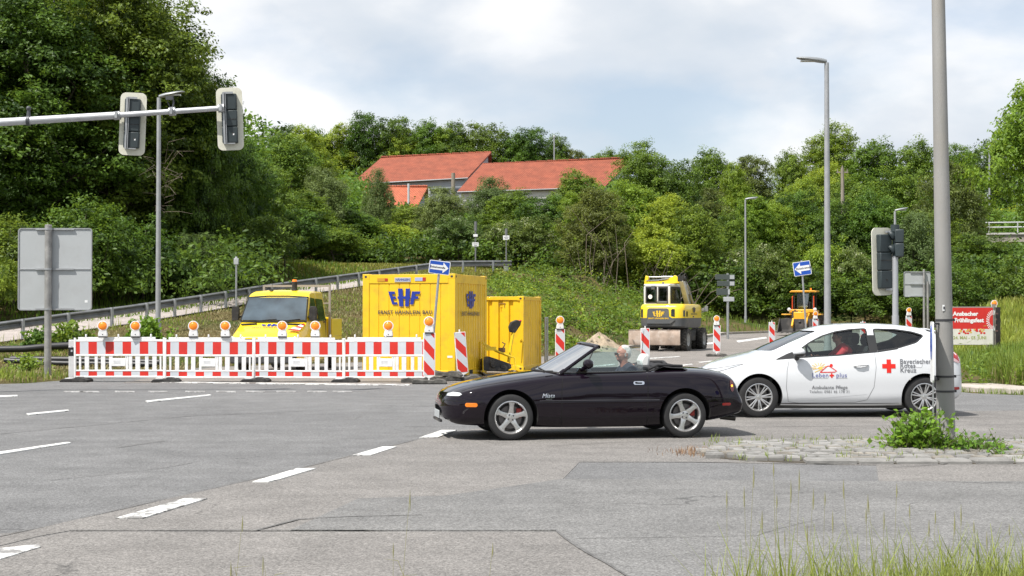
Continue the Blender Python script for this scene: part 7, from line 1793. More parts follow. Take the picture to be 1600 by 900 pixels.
# interior
SEATM = mat('seat_dark', (.03, .03, .033), .7); IW = mat('white_cover', (.75, .75, .74), .6)
for s in (-1, 1):
    st_ = node('seat', mz, (1.57 if s < 0 else 1.74, s*.34, .0 if s < 0 else -.06))
    mb = MB(); mb.box((-.15, 0, .42), (.52, .46, .14)); mb.prism([(.06, .40), (.24, .42), (.34, .92), (.20, .92)], -.22, .22); obj('seat_cushion', mb, SEATM, st_, bevel=.04)
    mb = MB(); mb.prism([(.215, .90), (.315, .90), (.335, 1.03), (.30, 1.075), (.235, 1.06), (.20, .98)], -.115, .115); obj('head_restraint', mb, IW if s < 0 else SEATM, st_, bevel=.03)
mb = MB(); mb.prism([(.66, .62), (.95, .62), (.98, .78), (.80, .86), (.66, .85)], -.63, .63); obj('dashboard', mb, SEATM, mz, bevel=.03)
sw = node('steering_wheel', mz, (1.12, -.34, .78), (0, R(-22), 0))
mb = MB(); mb.tube([(0, .18*math.cos(2*PI*k/28), .18*math.sin(2*PI*k/28)) for k in range(29)], .014, 8); mb.box((-.01, 0, 0), (.03, .34, .035)); mb.box((-.01, 0, -.08), (.03, .035, .16)); mb.cyl((-.14, 0, -.0), (0, 0, 0), .03, .05, 12); obj('rim', mb, SEATM, sw, 40)
mb = MB(); n = 14; P = []
for j in range(7):
    x = 1.86+.085*j; zz = [.868, .915, .935, .935, .928, .915, .885][j]
    for k in range(n+1):
        y = -.66+1.32*k/n; P.append((x+.03*math.cos(y*3), y, zz-.035*(abs(y)/.66)**4+.008*math.sin(j*4+k*2)))
mb.add(P, [(j*(n+1)+k, j*(n+1)+k+1, (j+1)*(n+1)+k+1, (j+1)*(n+1)+k) for j in range(6) for k in range(n)]); mb.tube([(1.92, -.66, .885), (2.1, -.5, .935), (2.2, .0, .95), (2.1, .5, .935), (1.92, .66, .885)], .022, 8); mb.tube([(1.84, -.62, .88), (1.95, -.64, .93), (2.3, -.56, .915)], .016, 8)
obj('folded_roof', mb, mat('soft_top_black', (.018, .018, .02), .85, bump=.3, bscale=30), mz, 60, fix=False)
mb = MB(); mb.tube([(2.07, .55, .88), (2.06, .55, 1.1), (2.085, .55, 1.36)], [.005, .004, .003], 6); mb.cyl((2.07, .55, .86), (2.07, .55, .91), .016, .008, 10); obj('antenna', mb, MATS['trim_black'], mz, 60)
for (x0, sp_) in ((0, .25), (2.265, .70)):
    for s in (-1, 1):
        w_ = car_wheel(mz, (x0, s*WHY, .289), .289, .190, 'five', sp_, .70, s)
        if x0 == 0: w_.rotation_euler = (0, 0, R(-1))

# ------------------------------------------------------------------ people
SKIN = mat('skin', (.46, .20, .145), .5, var=.06, vscale=20)
def remesh_person(name, mb, m, parent, voxel=.009, smooth_it=5):
    o = obj(name, mb, m, parent, 180); r = o.modifiers.new('union', 'REMESH'); r.mode = 'VOXEL'; r.voxel_size = voxel; r.use_smooth_shade = True
    s_ = o.modifiers.new('soften', 'SMOOTH'); s_.factor = .5; s_.iterations = smooth_it; return o
def hand(mb, c, d, up, side, curl=.8):
    """palm with four curled fingers and a thumb; d = direction of the fingers, up = back of the hand"""
    c, d, up, side = Vector(c), Vector(d).normalized(), Vector(up).normalized(), Vector(side).normalized()
    mb.tube([tuple(c-d*.035), tuple(c), tuple(c+d*.045)], [.026, .036, .034], 10)
    for k, (o, L) in enumerate(((-.030, .066), (-.010, .078), (.010, .074), (.029, .058))):
        a = c+side*o+d*.045; b = a+d*L*.45-up*.010*curl; e = b+d*L*.25-up*L*.45*curl; f = e-d*L*.22*curl-up*L*.30*curl
        mb.tube([tuple(a-d*.02), tuple(a), tuple(b), tuple(e), tuple(f)], [.0095, .0095, .009, .0085, .007], 8)
    t0 = c-side*.032; mb.tube([tuple(c), tuple(t0), tuple(t0-side*.018+d*.025-up*.02), tuple(t0-side*.012+d*.045-up*.035)], [.016, .013, .011, .009], 8)
def seated(name, label, parent_none, loc, rz, shirt, hair, grip, glasses=False, bald=False, k=1.0, belly=.0):
    """origin at the hip point; the figure looks along -x and holds a wheel at the grip points"""
    p = thing(name, label, 'person', loc, rz)
    H0 = Vector((-.03, 0, .64))      # head centre
    mb = MB()
    # torso, neck, head
    mb.tube([(.0, 0, -.06), (.02, 0, .08), (.05, 0, .24), (.055, 0, .41), (.04, 0, .47), (.01, 0, .51)], [.15, .155, .165, .155, .11, .058], 18)
    mb.tube([(.045, -.19, .425), (.05, 0, .45), (.045, .19, .425)], [.06, .085, .06], 14)
    mb.tube([(.03, 0, .42), (.0, 0, .52), (-.01, 0, .58)], [.062, .055, .058], 14)
    mb.ell((-.0, 0, .665), (.098, .077, .105), 24, 16); mb.ell((-.035, 0, .62), (.068, .062, .078), 20, 12); mb.ell((-.06, 0, .572), (.034, .036, .026), 14, 8)
    mb.prism([(-.092, .665), (-.122, .622), (-.118, .610), (-.085, .612)], -.012, .012); mb.ell((-.112, 0, .620), (.014, .017, .011), 10, 6)      # nose
    mb.ell((-.094, 0, .586), (.012, .026, .006), 10, 6); mb.ell((-.092, 0, .574), (.013, .022, .006), 10, 6)                                     # lips
    mb.ell((-.078, 0, .692), (.020, .055, .010), 14, 6)                                                                                             # brow
    for s in (-1, 1):
        mb.ell((.012, s*.079, .638), (.018, .010, .031), 12, 8); mb.ell((-.072, s*.036, .625), (.020, .022, .022), 10, 6)
        sh = Vector((.045, s*.20, .425)); g_ = Vector(grip[0 if s < 0 else 1]); el = sh.lerp(g_, .48)+Vector((.03, s*.05, -.13))
        d_ = (g_-el).normalized(); w_ = g_-d_*.07
        mb.tube([tuple(sh), tuple(sh.lerp(el, .5)), tuple(el), tuple(el.lerp(w_, .4)), tuple(w_)], [.055, .047, .040, .038, .027], 12)
        hand(mb, g_-d_*.02, d_, (0, 0, 1), (0, 1, 0) if s < 0 else (0, -1, 0))
        hp = Vector((0, s*.10, -.04)); kn = Vector((-.42, s*.16, .06)); ft = Vector((-.66, s*.14, -.22))
        mb.tube([tuple(hp), tuple(hp.lerp(kn, .5)), tuple(kn), tuple(kn.lerp(ft, .5)), tuple(ft)], [.085, .075, .058, .052, .040], 12); mb.tube([tuple(ft+Vector((.03, 0, -.03))), tuple(ft+Vector((-.17, 0, -.02)))], [.042, .034], 10)
    body = remesh_person('body', mb, SKIN, p)
    mb = MB()
    mb.tube([(.0, 0, -.07), (.02, 0, .08), (.05, 0, .24), (.055, 0, .41), (.042, 0, .46), (.02, 0, .505)], [.162, .168, .178, .168, .122, .074], 18)
    mb.tube([(.045, -.19, .425), (.05, 0, .455), (.045, .19, .425)], [.072, .096, .072], 14)
    for s in (-1, 1):
        sh = Vector((.045, s*.20, .425)); g_ = Vector(grip[0 if s < 0 else 1]); el = sh.lerp(g_, .48)+Vector((.03, s*.05, -.13)); mb.tube([tuple(sh), tuple(sh.lerp(el, .5)), tuple(sh.lerp(el, .72))], [.066, .061, .058], 12)
    remesh_person('shirt', mb, shirt, p, .010, 4)
    mb = MB()
    for s in (-1, 1):
        hp = Vector((0, s*.10, -.04)); kn = Vector((-.42, s*.16, .06)); ft = Vector((-.66, s*.14, -.22)); mb.tube([tuple(hp), tuple(hp.lerp(kn, .5)), tuple(kn), tuple(kn.lerp(ft, .5)), tuple(ft.lerp(kn, .12))], [.098, .087, .069, .062, .052], 12)
    remesh_person('trousers', mb, mat('trousers_dark', (.03, .035, .05), .8), p, .011, 3)
    mb = MB()
    if bald: mb.ell((.030, 0, .668), (.078, .081, .094), 24, 14); mb.ell((.012, 0, .705), (.084, .072, .070), 24, 12); mb.ell((.0, .074, .64), (.022, .010, .034), 12, 8); mb.ell((.0, -.074, .64), (.022, .010, .034), 12, 8)
    else: mb.ell((.018, 0, .680), (.104, .088, .108), 24, 14); mb.ell((.05, 0, .62), (.062, .074, .07), 20, 10)
    hr = remesh_person('hair', mb, hair, p, .008, 2)
    for s in (-1, 1):
        mb = MB(); mb.ell((-.0845, s*.032, .655), (.010, .014, .008), 12, 8); obj('eye', mb, mat('eye_white', (.7, .68, .66), .2, coat=.8), p, 60)
        mb = MB(); mb.ell((-.0925, s*.032, .655), (.004, .006, .006), 10, 6); obj('iris', mb, mat('iris_dark', (.03, .025, .02), .1), p, 60)
    if glasses:
        mb = MB()
        for s in (-1, 1):
            mb.m = 0; mb.prism([(s*(.006), .638), (s*.03, .630), (s*.058, .638), (s*.064, .664), (s*.035, .674), (s*.006, .668)], -.112, -.107, 'x'); mb.m = 1; mb.tube([(-.106, s*.062, .664), (-.05, s*.083, .664), (.02, s*.088, .658)], .0028, 6)
        mb.m = 1; mb.tube([(-.111, -.008, .662), (-.114, 0, .664), (-.111, .008, .662)], .003, 6)
        obj('sunglasses', mb, [mat('lens_dark', (.012, .010, .012), .08, coat=1), MATS['trim_black']], p, 40)
    p.scale = (k, k, k); return p
HAIRG = mat('hair_grey', (.52, .50, .48), .7, var=.2, vscale=40, bump=.6, bscale=90); HAIRD = mat('hair_dark', (.018, .013, .01), .6, bump=.4, bscale=80)
Mz = Matrix.Translation(mz.location) @ Matrix.Rotation(yaw, 4, 'Z')
hip = Mz @ Vector((1.575, -.34, .435))
seated('person', 'grey-haired man in sunglasses and a dark shirt driving the open convertible', None, hip, yaw+R(8), mat('shirt_navy', (.018, .022, .035), .8, var=.2, vscale=6), HAIRG, [(-.33, -.16, .33), (-.34, .14, .33)], glasses=True, bald=True, k=.97)

# ------------------------------------------------------------------ white hatchback
WPAINT = mat('paint_white', (.70, .72, .745), .25, coat=1.0)
yaw2 = R(2.0); d = 23.15; FS = 1.0; WHY2 = .735
fs = thing('hatchback', 'white three-door hatchback with a red cross on its side, behind the convertible', 'car', (0, 0, 0), yaw2)
fs.scale = (1.03, 1.03, 1.03); off = Matrix.Rotation(yaw2, 3, 'Z') @ Vector((0, -WHY2*1.03, 0)); fs.location = (wx(1183.5, d)-off.x, d-off.y, .008)
xk = [-.83,-.79,-.72,-.58,-.38, -.1,  .1,  .3,  .6,  .93, 1.2, 1.6, 2.0, 2.4, 2.66, 2.76, 2.88, 3.0, 3.08, 3.125,3.15]
zt = [.50, .60, .675,.765,.85, .925,.975,1.065,1.19,1.315,1.375,1.405,1.398,1.360,1.315,1.285,1.165,1.03,.93,.78,.55]
zs = [.47, .56, .635,.715,.785,.825,.845,.862,.885,.91, .93, .96, .995,1.035,1.06,1.05,1.0,.945,.88,.74,.52]
zb = [.36, .27, .22, .20, .19, .185,.18, .175,.17, .17, .17, .17, .175,.185,.21, .225,.245,.265,.29,.33,.38]
wm = [.30, .50, .63, .745,.82, .85, .857,.858,.858,.858,.858,.858,.860,.855,.835,.82, .79, .745,.69,.61,.48]
wb = [.22, .42, .55, .66, .72, .74, .75, .76, .77, .77, .77, .77, .76, .74, .72, .71, .68, .64, .58,.50,.38]
wt = [.26, .44, .57, .68, .745,.775,.785,.790,.795,.798,.800,.800,.800,.785,.762,.752,.73, .70, .64,.56,.42]
wr = [.18, .32, .44, .55, .62, .655,.665,.665,.640,.610,.595,.590,.588,.575,.560,.552,.55, .55, .52,.46,.34]
N_ = len(xk)
zr = [z-.02 for z in zt]  # roof side height: for the greenhouse it lies lower than the centre
zr = [a-(.025 if x < 0 else .055 if x < 2.8 else .05) for a, x in zip(zt, xk)]
Z0 = [0]*N_
zmid = [.42,.44,.46,.50,.54,.56,.57,.58,.585,.59,.60,.61,.62,.63,.64,.63,.61,.58,.55,.50,.45]
keys = [(Z0, zb), (mixl(Z0, wb, .75), zb), (wb, zb), (mixl(wb, wm, .70), mixl(zb, zmid, .22)), (mixl(wb, wm, .93), mixl(zb, zmid, .60)), (wm, zmid),
        (mixl(wm, wt, .35), mixl(zmid, zs, .62)), (mixl(wm, wt, .80), mixl(zmid, zs, .92)), (mixl(wt, wr, .12), mixl(zs, zr, .10)), (mixl(wt, wr, .52), mixl(zs, zr, .52)), (mixl(wt, wr, .93), mixl(zs, zr, .93)),
        (mixl(wr, Z0, .16), mixl(zr, zt, .50)), (mixl(wr, Z0, .50), mixl(zr, zt, .86)), (Z0, zt)]
xs = np.unique(np.concatenate([np.linspace(-.83, -.6, 12), np.linspace(-.6, 2.7, 72), np.linspace(2.7, 3.15, 20)]))
V, Fc, nf = car_loft(xk, keys, xs, 6); fb0 = raw_mesh('body', V, Fc); PF = Proj(fb0)
# cabin cavity: the same loft, drawn in
sh = .045
def shr(k): return ([max(0, a-sh) if a > 0 else 0 for a in k[0]], [min(max(b, .34), c) for b, c in zip(k[1], [z-sh for z in zt])])
keys_in = [shr(k) for k in keys]
xin = np.linspace(.22, 2.86, 46); Vi, Fi, _ = car_loft(xk, keys_in, xin, 5); cav = raw_mesh('cavity', Vi, Fi)
cut = []
for x0 in (0, 2.489):
    for s in (-1, 1):
        mb = MB(); mb.cyl((x0, s*.52, .305), (x0, s*1.2, .305), .350, .350, 56); cut.append(mbmesh(mb))
cut.append(cav)
def smoothpoly(pts, per=5, closed=True):
    n = len(pts); out = []
    P = np.array(pts, float)
    for i in range(n):
        p0, p1, p2, p3 = P[i-1], P[i], P[(i+1) % n], P[(i+2) % n]
        for k in range(per):
            t = k/per; out.append(tuple(.5*((2*p1)+(-p0+p2)*t+(2*p0-5*p1+4*p2-p3)*t*t+(-p0+3*p1-3*p2+p3)*t**3)))
    return out
def roundpoly(pts, r=.04, n=4):
    out = []; m = len(pts)
    for i in range(m):
        p, a, b = Vector(pts[i]), Vector(pts[i-1]), Vector(pts[(i+1) % m]); u, v = (a-p), (b-p); q = min(r, u.length*.45, v.length*.45); s_, e_ = p+u.normalized()*q, p+v.normalized()*q
        for k in range(n+1): t = k/n; out.append(tuple(s_*(1-t)**2+p*2*t*(1-t)+e_*t*t))
    return out
WF = roundpoly([(.60, .892), (.66, 1.02), (.80, 1.115), (.98, 1.205), (1.20, 1.272), (1.42, 1.305), (1.66, 1.318), (1.68, .968), (1.2, .925)], .03)
WQ = roundpoly([(1.79, .985), (1.775, 1.312), (2.1, 1.305), (2.36, 1.268), (2.53, 1.215), (2.40, 1.115), (2.1, 1.03)], .035)
WT = roundpoly([(.27, .866), (.56, .888), (.555, .985), (.44, .945)], .02)
for poly in (WF, WQ):
    for s in (-1, 1): mb = MB(); mb.prism(poly, s*.45, s*1.1); cut.append(mbmesh(mb))
mb = MB(); mb.prism(roundpoly([(-.66, .985), (.66, .985), (.545, 1.285), (-.545, 1.285)], .05), -.1, 1.02, 'x'); cut.append(mbmesh(mb))
fme = boolean(fb0, cut, [WPAINT, WELL]); fbody = fin(fme, 'body', fs, 32)
# glazing: the outer skin drawn in by 12 mm, cut into panes
def skin_part(name, m, test, inset=.012):
    me = fb0; mb = MB(); nrm_ = [v.normal.copy() for v in me.vertices]; idx = {}
    V_, F__ = [], []
    for p in me.polygons:
        if len(p.vertices) > 5: continue
        c = p.center
        if not test(c): continue
        f = []
        for vi in p.vertices:
            if vi not in idx: idx[vi] = len(V_); V_.append(tuple(me.vertices[vi].co-nrm_[vi]*inset))
            f.append(idx[vi])
        F__.append(tuple(f))
    mb.add(V_, F__); return obj(name, mb, m, fs, 60, fix=False)
CGL = glass('hatch_glass', (.74, .84, .80), .07); CGW = glass('hatch_windscreen', (.66, .78, .78), .34)
skin_part('windscreen', CGW, lambda c: .08 < c.x < 1.02 and abs(c.y) < .70 and c.z > .93 and c.z > .90+(c.x)*.30)
for s in (-1, 1):
    skin_part('side_window', CGL, lambda c: .52 < c.x < 1.74 and c.y*s > .5 and c.z > .86 and c.z < 1.345)
    skin_part('quarter_window', CGL, lambda c: 1.74 < c.x < 2.62 and c.y*s > .5 and c.z > .94 and c.z < 1.345)
for sg in (-1, 1):
    mb = MB()
    for poly in (WF, WQ): PF.line(mb, list(poly)+[poly[0]], .020, sg, off=.002, step=.02)
    PF.poly(mb, [(1.675, .965), (1.79, .985), (1.78, 1.315), (1.665, 1.318)], .0015, sg)
    PF.poly(mb, WT, .003, sg); PF.line(mb, [(.27, .862), (.6, .888), (.98, .912), (1.4, .942), (1.8, .975), (2.1, 1.02)], .016, sg, off=.003)
    obj('window_trim', mb, MATS['trim_black'], fs, smooth=0, fix=False)
for sg in (-1, 1):
    mb = MB(); PF.line(mb, [(.46, .865), (.42, .70), (.405, .45), (.44, .235), (.6, .215)], .006, sg); PF.line(mb, [(1.74, .975), (1.755, .75), (1.72, .45), (1.62, .26), (1.45, .225), (.6, .215)], .006, sg)
    PF.line(mb, [(-.62, .60), (-.45, .57), (-.37, .48)], .006, sg); PF.line(mb, [(2.86, .60), (3.0, .62), (3.10, .62)], .006, sg); PF.line(mb, [(-.40, .80), (-.1, .835), (.25, .862)], .006, sg)
    PF.line(mb, [(2.32, .80), (2.42, .83), (2.46, .80), (2.44, .74), (2.36, .74), (2.32, .80)], .004, sg)
    obj('panel_gap', mb, mat('panel_gap_grey', (.20, .20, .21), .8), fs, smooth=0, fix=False)
mb = MB()
for sg in (-1, 1): PF.line(mb, [(.33, .195), (1.2, .185), (2.14, .190)], .045, sg, off=.004)
mb.box2((.25, -.70, .13), (2.3, .70, .20)); obj('sill_trim', mb, MATS['trim_black'], fs, smooth=0, fix=False)
for sg in (-1, 1):
    mb = MB(); PF.poly(mb, roundpoly([(-.66, .655), (-.20, .80), (-.33, .775), (-.52, .73), (-.70, .70)], .02), .004, sg); hl = obj('headlight', mb, mat('headlight_glass', (.62, .65, .68), .06, coat=1, metal=.2), fs, 60, fix=False)
    mb = MB(); PF.line(mb, [(-.66, .655), (-.20, .80), (-.33, .782), (-.52, .742), (-.70, .70), (-.66, .655)], .006, sg, off=.005); obj('headlight_rim', mb, MATS['panel_gap_grey'], hl, smooth=0, fix=False)
    mb = MB(); PF.poly(mb, roundpoly([(2.80, .985), (2.91, 1.06), (3.03, .93), (3.07, .80), (2.96, .845), (2.86, .88)], .02), .006, sg); tl = obj('tail_light', mb, mat('tail_red', (.45, .015, .02), .12, coat=1), fs, 60, fix=False)
    mb = MB(); PF.poly(mb, roundpoly([(2.86, .90), (2.97, .875), (3.055, .82), (3.03, .80), (2.95, .835), (2.86, .872)], .01), .009, sg); obj('tail_light_clear', mb, mat('lens_pink', (.7, .45, .46), .1, coat=1), tl, 60, fix=False)
    mb = MB(); PF.poly(mb, pill(2.99, .425, .13, .042), .006, sg); obj('rear_reflector', mb, mat('red_lens', (.35, .012, .012), .2, coat=1), fs, 60, fix=False)
    # mirror
    mr = node('door_mirror', fs, (.58, sg*.93, .955))
    mb = MB(); mb.ell((.0, 0, .02), (.095, .085, .062), 20, 12); obj('mirror_cap', mb, WPAINT, mr, 60)
    mb = MB(); mb.ell((.008, 0, -.012), (.092, .08, .045), 20, 12); mb.tube([(.0, -sg*.16, -.05), (-.01, -sg*.09, -.075), (-.015, 0, -.045)], [.035, .032, .030], 10); mb.ell((-.03, -sg*.02, -.06), (.045, .04, .05), 12, 8); obj('mirror_foot', mb, MATS['trim_black'], mr, 60)
    # handle
    mb = MB(); P = [PF.side(x, z, o, sg) for (x, z, o) in ((1.42, .765, .002), (1.45, .770, .030), (1.52, .775, .036), (1.60, .779, .030), (1.635, .780, .002))]; mb.tube([tuple(p) for p in P], [.012, .014, .015, .014, .012], 10); obj('door_handle', mb, WPAINT, fs, 60)
    mb = MB(); PF.line(mb, [(1.42, .742), (1.52, .735), (1.62, .755)], .010, sg, off=.003); obj('handle_recess', mb, mat('recess_grey', (.45, .46, .48), .5), fs, 60, fix=False)
REDX = mat('cross_red', (.72, .02, .012), .4); TXG = mat('text_grey', (.16, .165, .18), .5); TXB = mat('text_blue', (.10, .12, .36), .5)
mb = MB(); cx, cz, a, b = 1.945, .762, .100, .033
for q in ([(cx-a, cz-b), (cx+a, cz-b), (cx+a, cz+b), (cx-a, cz+b)], [(cx-b, cz+b), (cx+b, cz+b), (cx+b, cz+a), (cx-b, cz+a)], [(cx-b, cz-a), (cx+b, cz-a), (cx+b, cz-b), (cx-b, cz-b)]): PF.poly(mb, q, .004)
obj('red_cross', mb, REDX, fs, smooth=0, fix=False)
mb = MB()
for st_, z in (('Bayerischer', .80), ('Rotes', .735), ('Kreuz', .67)): PF.text(mb, st_, .098, 2.11, z, align='LEFT', bold=.0012, spacing=1.03)
obj('lettering', mb, TXG, fs, smooth=0, fix=False)
mb = MB(); PF.text(mb, 'Leben', .095, .79, .598, align='LEFT', spacing=1.08); PF.text(mb, 'plus', .095, 1.15, .598, align='LEFT', spacing=1.08); obj('blue_lettering', mb, TXB, fs, smooth=0, fix=False)
mb = MB(); cx, cz, a, b = 1.085, .625, .034, .011
for q in ([(cx-a, cz-b), (cx+a, cz-b), (cx+a, cz+b), (cx-a, cz+b)], [(cx-b, cz+b), (cx+b, cz+b), (cx+b, cz+a), (cx-b, cz+a)], [(cx-b, cz-a), (cx+b, cz-a), (cx+b, cz-b), (cx-b, cz-b)]): PF.poly(mb, q, .004)
PF.line(mb, [(.91, .672), (1.02, .762), (1.045, .768), (1.16, .690), (1.13, .676), (.91, .672)], .012, off=.004); PF.poly(mb, ellip(1.082, .775, .024, .022, 14), .004)
obj('red_roof_emblem', mb, REDX, fs, smooth=0, fix=False)
mb = MB(); PF.poly(mb, ellip(.92, .735, .034, .024, 14), .004)
for k in range(7): a = R(20+k*26); PF.line(mb, [(.90+.05*math.cos(a), .735+.04*math.sin(a)), (.90+.12*math.cos(a), .735+.085*math.sin(a))], .009, off=.004)
PF.line(mb, [(.80, .715), (.93, .74)], .008, off=.004); PF.line(mb, [(.83, .675), (.93, .715)], .010, off=.004); obj('sun_emblem', mb, mat('sun_yellow', (.85, .55, .12), .5), fs, smooth=0, fix=False)
mb = MB(); PF.line(mb, [(.79, .583), (1.03, .583)], .004, off=.004); PF.line(mb, [(1.15, .583), (1.32, .583)], .004, off=.004); PF.text(mb, 'Ambulante Pflege', .072, 1.055, .425, bold=.0008, spacing=1.05); PF.text(mb, 'Telefon: 0981 46 178 31', .058, 1.055, .365, spacing=1.05); obj('small_lettering', mb, TXG, fs, smooth=0, fix=False)
mb = MB(); PF.line(mb, [(.40, .752), (.8, .775), (1.3, .800), (1.8, .815), (2.3, .84), (2.75, .86)], .020, off=.0012) if False else PF.line(mb, [(.55, .275), (1.0, .295), (1.62, .345)], .004, off=.002); obj('sill_crease', mb, mat('crease_grey', (.55, .56, .58), .4), fs, smooth=0, fix=False)
# rear window and spoiler
skin_part('rear_window', DGL, lambda c: 2.79 < c.x < 3.03 and abs(c.y) < .56 and c.z > .96, inset=-.004)
mb = MB(); mb.prism([(2.60, 1.325), (2.86, 1.265), (2.84, 1.25), (2.62, 1.30)], -.54, .54); obj('spoiler', mb, WPAINT, fs, bevel=.008)
for s in (-1, 1):
    st_ = node('seat', fs, (1.45, s*.36, .0))
    mb = MB(); mb.box((-.15, 0, .50), (.52, .48, .16)); mb.prism([(.06, .48), (.24, .50), (.36, 1.06), (.22, 1.06)], -.23, .23); obj('seat_cushion', mb, mat('seat_charcoal', (.02, .02, .024), .8), st_, bevel=.04)
    mb = MB(); mb.prism([(.24, 1.06), (.34, 1.06), (.36, 1.20), (.32, 1.25), (.25, 1.24), (.22, 1.14)], -.13, .13); obj('head_restraint', mb, MATS['seat_charcoal'], st_, bevel=.03)
mb = MB(); mb.box((2.25, 0, .62), (.14, 1.2, .6)); mb.box((2.0, 0, .5), (.5, 1.2, .12)); obj('rear_seat', mb, MATS['seat_charcoal'], fs, bevel=.05)
mb = MB(); mb.prism([(.35, .60), (.70, .60), (.75, .82), (.60, .90), (.40, .90)], -.70, .70); obj('dashboard', mb, MATS['seat_charcoal'], fs, bevel=.03)
sw = node('steering_wheel', fs, (.90, -.36, .88), (0, R(-22), 0))
mb = MB(); mb.tube([(0, .185*math.cos(2*PI*k/28), .185*math.sin(2*PI*k/28)) for k in range(29)], .015, 8); mb.box((-.01, 0, 0), (.03, .35, .035)); mb.cyl((-.2, 0, -.0), (0, 0, 0), .03, .05, 12); obj('rim', mb, MATS['seat_charcoal'], sw, 40)
for (x0, sp_) in ((0, .12), (2.489, .5)):
    for s in (-1, 1): car_wheel(fs, (x0, s*WHY2, .302), .302, .195, 'multi', sp_, .66, s)
Mf = Matrix.Translation(fs.location) @ Matrix.Rotation(yaw2, 4, 'Z') @ Matrix.Scale(1.03, 4)
seated('person', 'dark-haired driver in a red top behind the wheel of the white car', None, Mf @ Vector((1.32, -.36, .60)), yaw2, mat('shirt_red', (.60, .03, .05), .7), HAIRD, [(-.40, -.16, .32), (-.41, .14, .32)], k=.95)
# ------------------------------------------------------------------ small plants by the road
def vine(name, label, px, d, w, h, n, seed, leaf=.085, m='vine', base=.03, spread=1.0):
    rg = np.random.default_rng(seed); x = wx(px, d); t = thing(name, label, 'plant', (x, d, base)); C = []; N = []; mb = MB()
    for k in range(n):
        bx, by = rg.normal(0, w*.26), rg.normal(0, w*.14); hh = h*rg.uniform(.35, 1.0)*math.exp(-(bx/(w*.42))**2); lx, ly = rg.normal(0, .16)*spread, rg.normal(0, .12)*spread
        p = [Vector((bx*.75, by*.75, -.02)), Vector((bx+lx*.4, by+ly*.4, hh*.5)), Vector((bx+lx, by+ly, hh))]
        mb.tube([tuple(q) for q in p], [.005, .004, .002], 5)
        q = max(5, int(hh/.026))
        for j in range(q):
            f = (j+.5)/q; c = p[0].lerp(p[1], f*2) if f < .5 else p[1].lerp(p[2], f*2-1); C.append((c.x+rg.normal(0, .045), c.y+rg.normal(0, .045), c.z+rg.normal(0, .012))); N.append((rg.normal(0, .4), -.35+rg.normal(0, .4), .7))
    obj('stem', mb, mat('vine_stem', (.09, .10, .03), .8), t, 60)
    C, N = np.array(C), np.array(N); V, Fq = leaves(C, N, leaf, rg, asp=.85); tt = np.clip(rg.normal(.5, .25, len(C)), 0, .94)
    o = fin(npmesh('foliage', V, Fq, LM[m], tint=tt), 'foliage', t, 0); return t
vine('vine_bush', 'leafy green vine growing round the foot of the concrete pole', 1436, 17.3, .78, .52, 150, 5, leaf=.062)
vine('low_vine', 'low green vine spreading right of the concrete pole', 1512, 17.2, .80, .24, 90, 6, leaf=.055)
vine('weed', 'tall thin weed with small leaves at the right end of the vine', 1562, 16.6, .16, .36, 9, 7, leaf=.045)
vine('young_bush', 'small bright green bush at the embankment beside the slim lamp', 230, 48, 2.0, 1.25, 110, 8, leaf=.12, base=gz(wx(230, 48), 48))
vine('young_bush', 'dark green weedy shrub at the ramp foot left of the fence', 110, 50, 2.6, 1.0, 120, 9, leaf=.13, m='mid', base=gz(wx(110, 50), 50))
vine('young_bush', 'small weed shrub behind the post of the large left sign', 60, 50, 1.4, .9, 60, 10, leaf=.13, m='mid', base=gz(wx(60, 50), 50))
vine('young_bush', 'small light green sprig growing on the verge below the left sign', 45, 40, 1.0, .5, 60, 11, leaf=.08, m='bright', base=gz(wx(45, 40), 40))
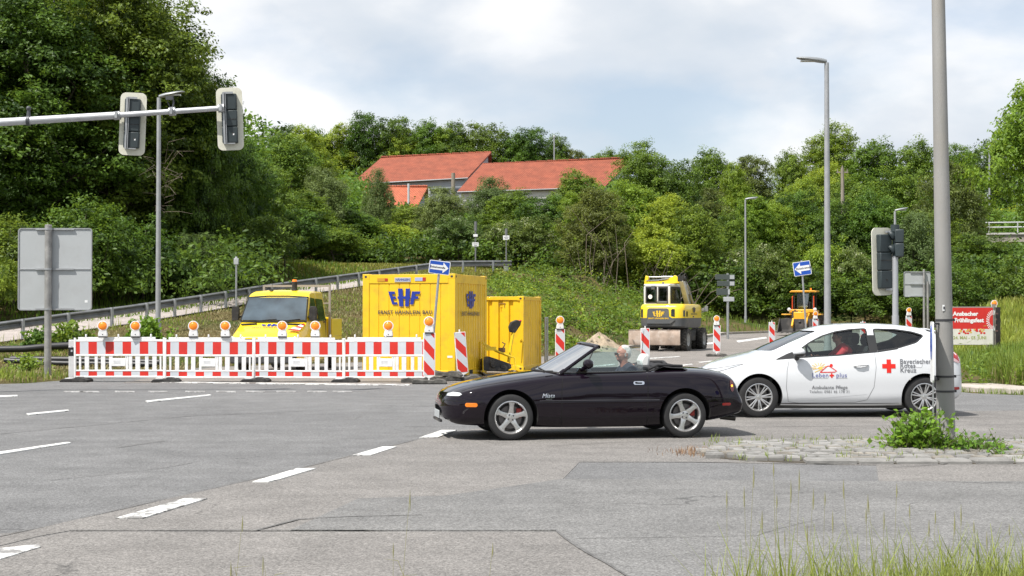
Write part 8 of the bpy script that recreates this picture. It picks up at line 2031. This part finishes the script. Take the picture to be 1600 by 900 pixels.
# moss, dry weeds and grass between the cobbles
rg = np.random.default_rng(4)
X = rg.uniform(wx(1080, 17), 9, 260); Y = rg.uniform(16.0, 18.7, 260)
X2 = rg.normal(wx(1085, 17.2), .16, 260); Y2 = rg.normal(17.2, .22, 260); X3 = rg.uniform(3, 9, 200); Y3 = rg.normal(18.65, .06, 200)
Xs = np.concatenate([np.repeat(X, 6)+rg.normal(0, .035, 1560), X3]); Ys = np.concatenate([np.repeat(Y, 6)+rg.normal(0, .035, 1560), Y3])
k = (Xs > wx(1097, 17)+.15) & (np.abs(Ys-17.3) < 1.45)
blades('island_weeds', Xs[k], Ys[k], np.full(k.sum(), .02), rg.uniform(.03, .11, k.sum()), rg.uniform(.006, .012, k.sum()), 'grass', rg, lean=.9)
LM['dryred'] = leafmat('dry_weed', (.16, .10, .05), (.34, .25, .13), trans=.2)
blades('dry_weeds', X2, Y2, np.zeros(260), rg.uniform(.03, .09, 260), rg.uniform(.004, .009, 260), 'dryred', rg, lean=1.2)
# weeds along the right kerb and the left road edge
X = rg.uniform(8.8, 14, 700); Y = np.interp(X, [8.8, 9.4, 10.7, 14], [31.6, 30.2, 29.0, 28.6])-.05+rg.normal(0, .03, 700); blades('kerb_weeds', X, Y, np.zeros(700), rg.uniform(.04, .14, 700), np.full(700, .014), 'grass', rg, lean=.7)
# bare dry stems of shrubs
mb = MB(); rr_ = random.Random(12)
for (px, d, h, n) in ((948, 95, 6, 12), (1030, 98, 4, 16), (1060, 96, 3, 12)):
    x = wx(px, d); z = gz(x, d)
    for k in range(n):
        a = Vector((x+rr_.uniform(-1.5, 1.5), d+rr_.uniform(-1, 1), z)); b = a+Vector((rr_.uniform(-1.2, 1.2), rr_.uniform(-1.5, .2), h*rr_.uniform(.3, .6))); c = b+Vector((rr_.uniform(-1.6, 1.6), -rr_.uniform(0, 1.2), h*rr_.uniform(.05, .4)))
        mb.tube([tuple(a), tuple(b), tuple(c)], [.03, .022, .008], 5)
struct(obj('dead_branches', mb, BARK_DRY, smooth=60), 'stuff')
t = thing('dead_branch', 'bare dry branches hanging in the dark trees right of the slim left lamp', 'branch', (wx(262, 72), 71.5, 0))
mb = MB()
for k in range(26):
    z = wz(rr_.uniform(240, 330), 72); a = Vector((-.5, 2.0, z)); b = a+Vector((rr_.uniform(-.6, 1.4), -2.0, rr_.uniform(-.3, .8))); c = b+Vector((rr_.uniform(-.6, 1.0), -.8, rr_.uniform(-.5, .3)))
    mb.tube([tuple(a), tuple(b), tuple(c)], [.012, .008, .004], 4)
obj('twigs', mb, BARK_DRY, t, smooth=60)
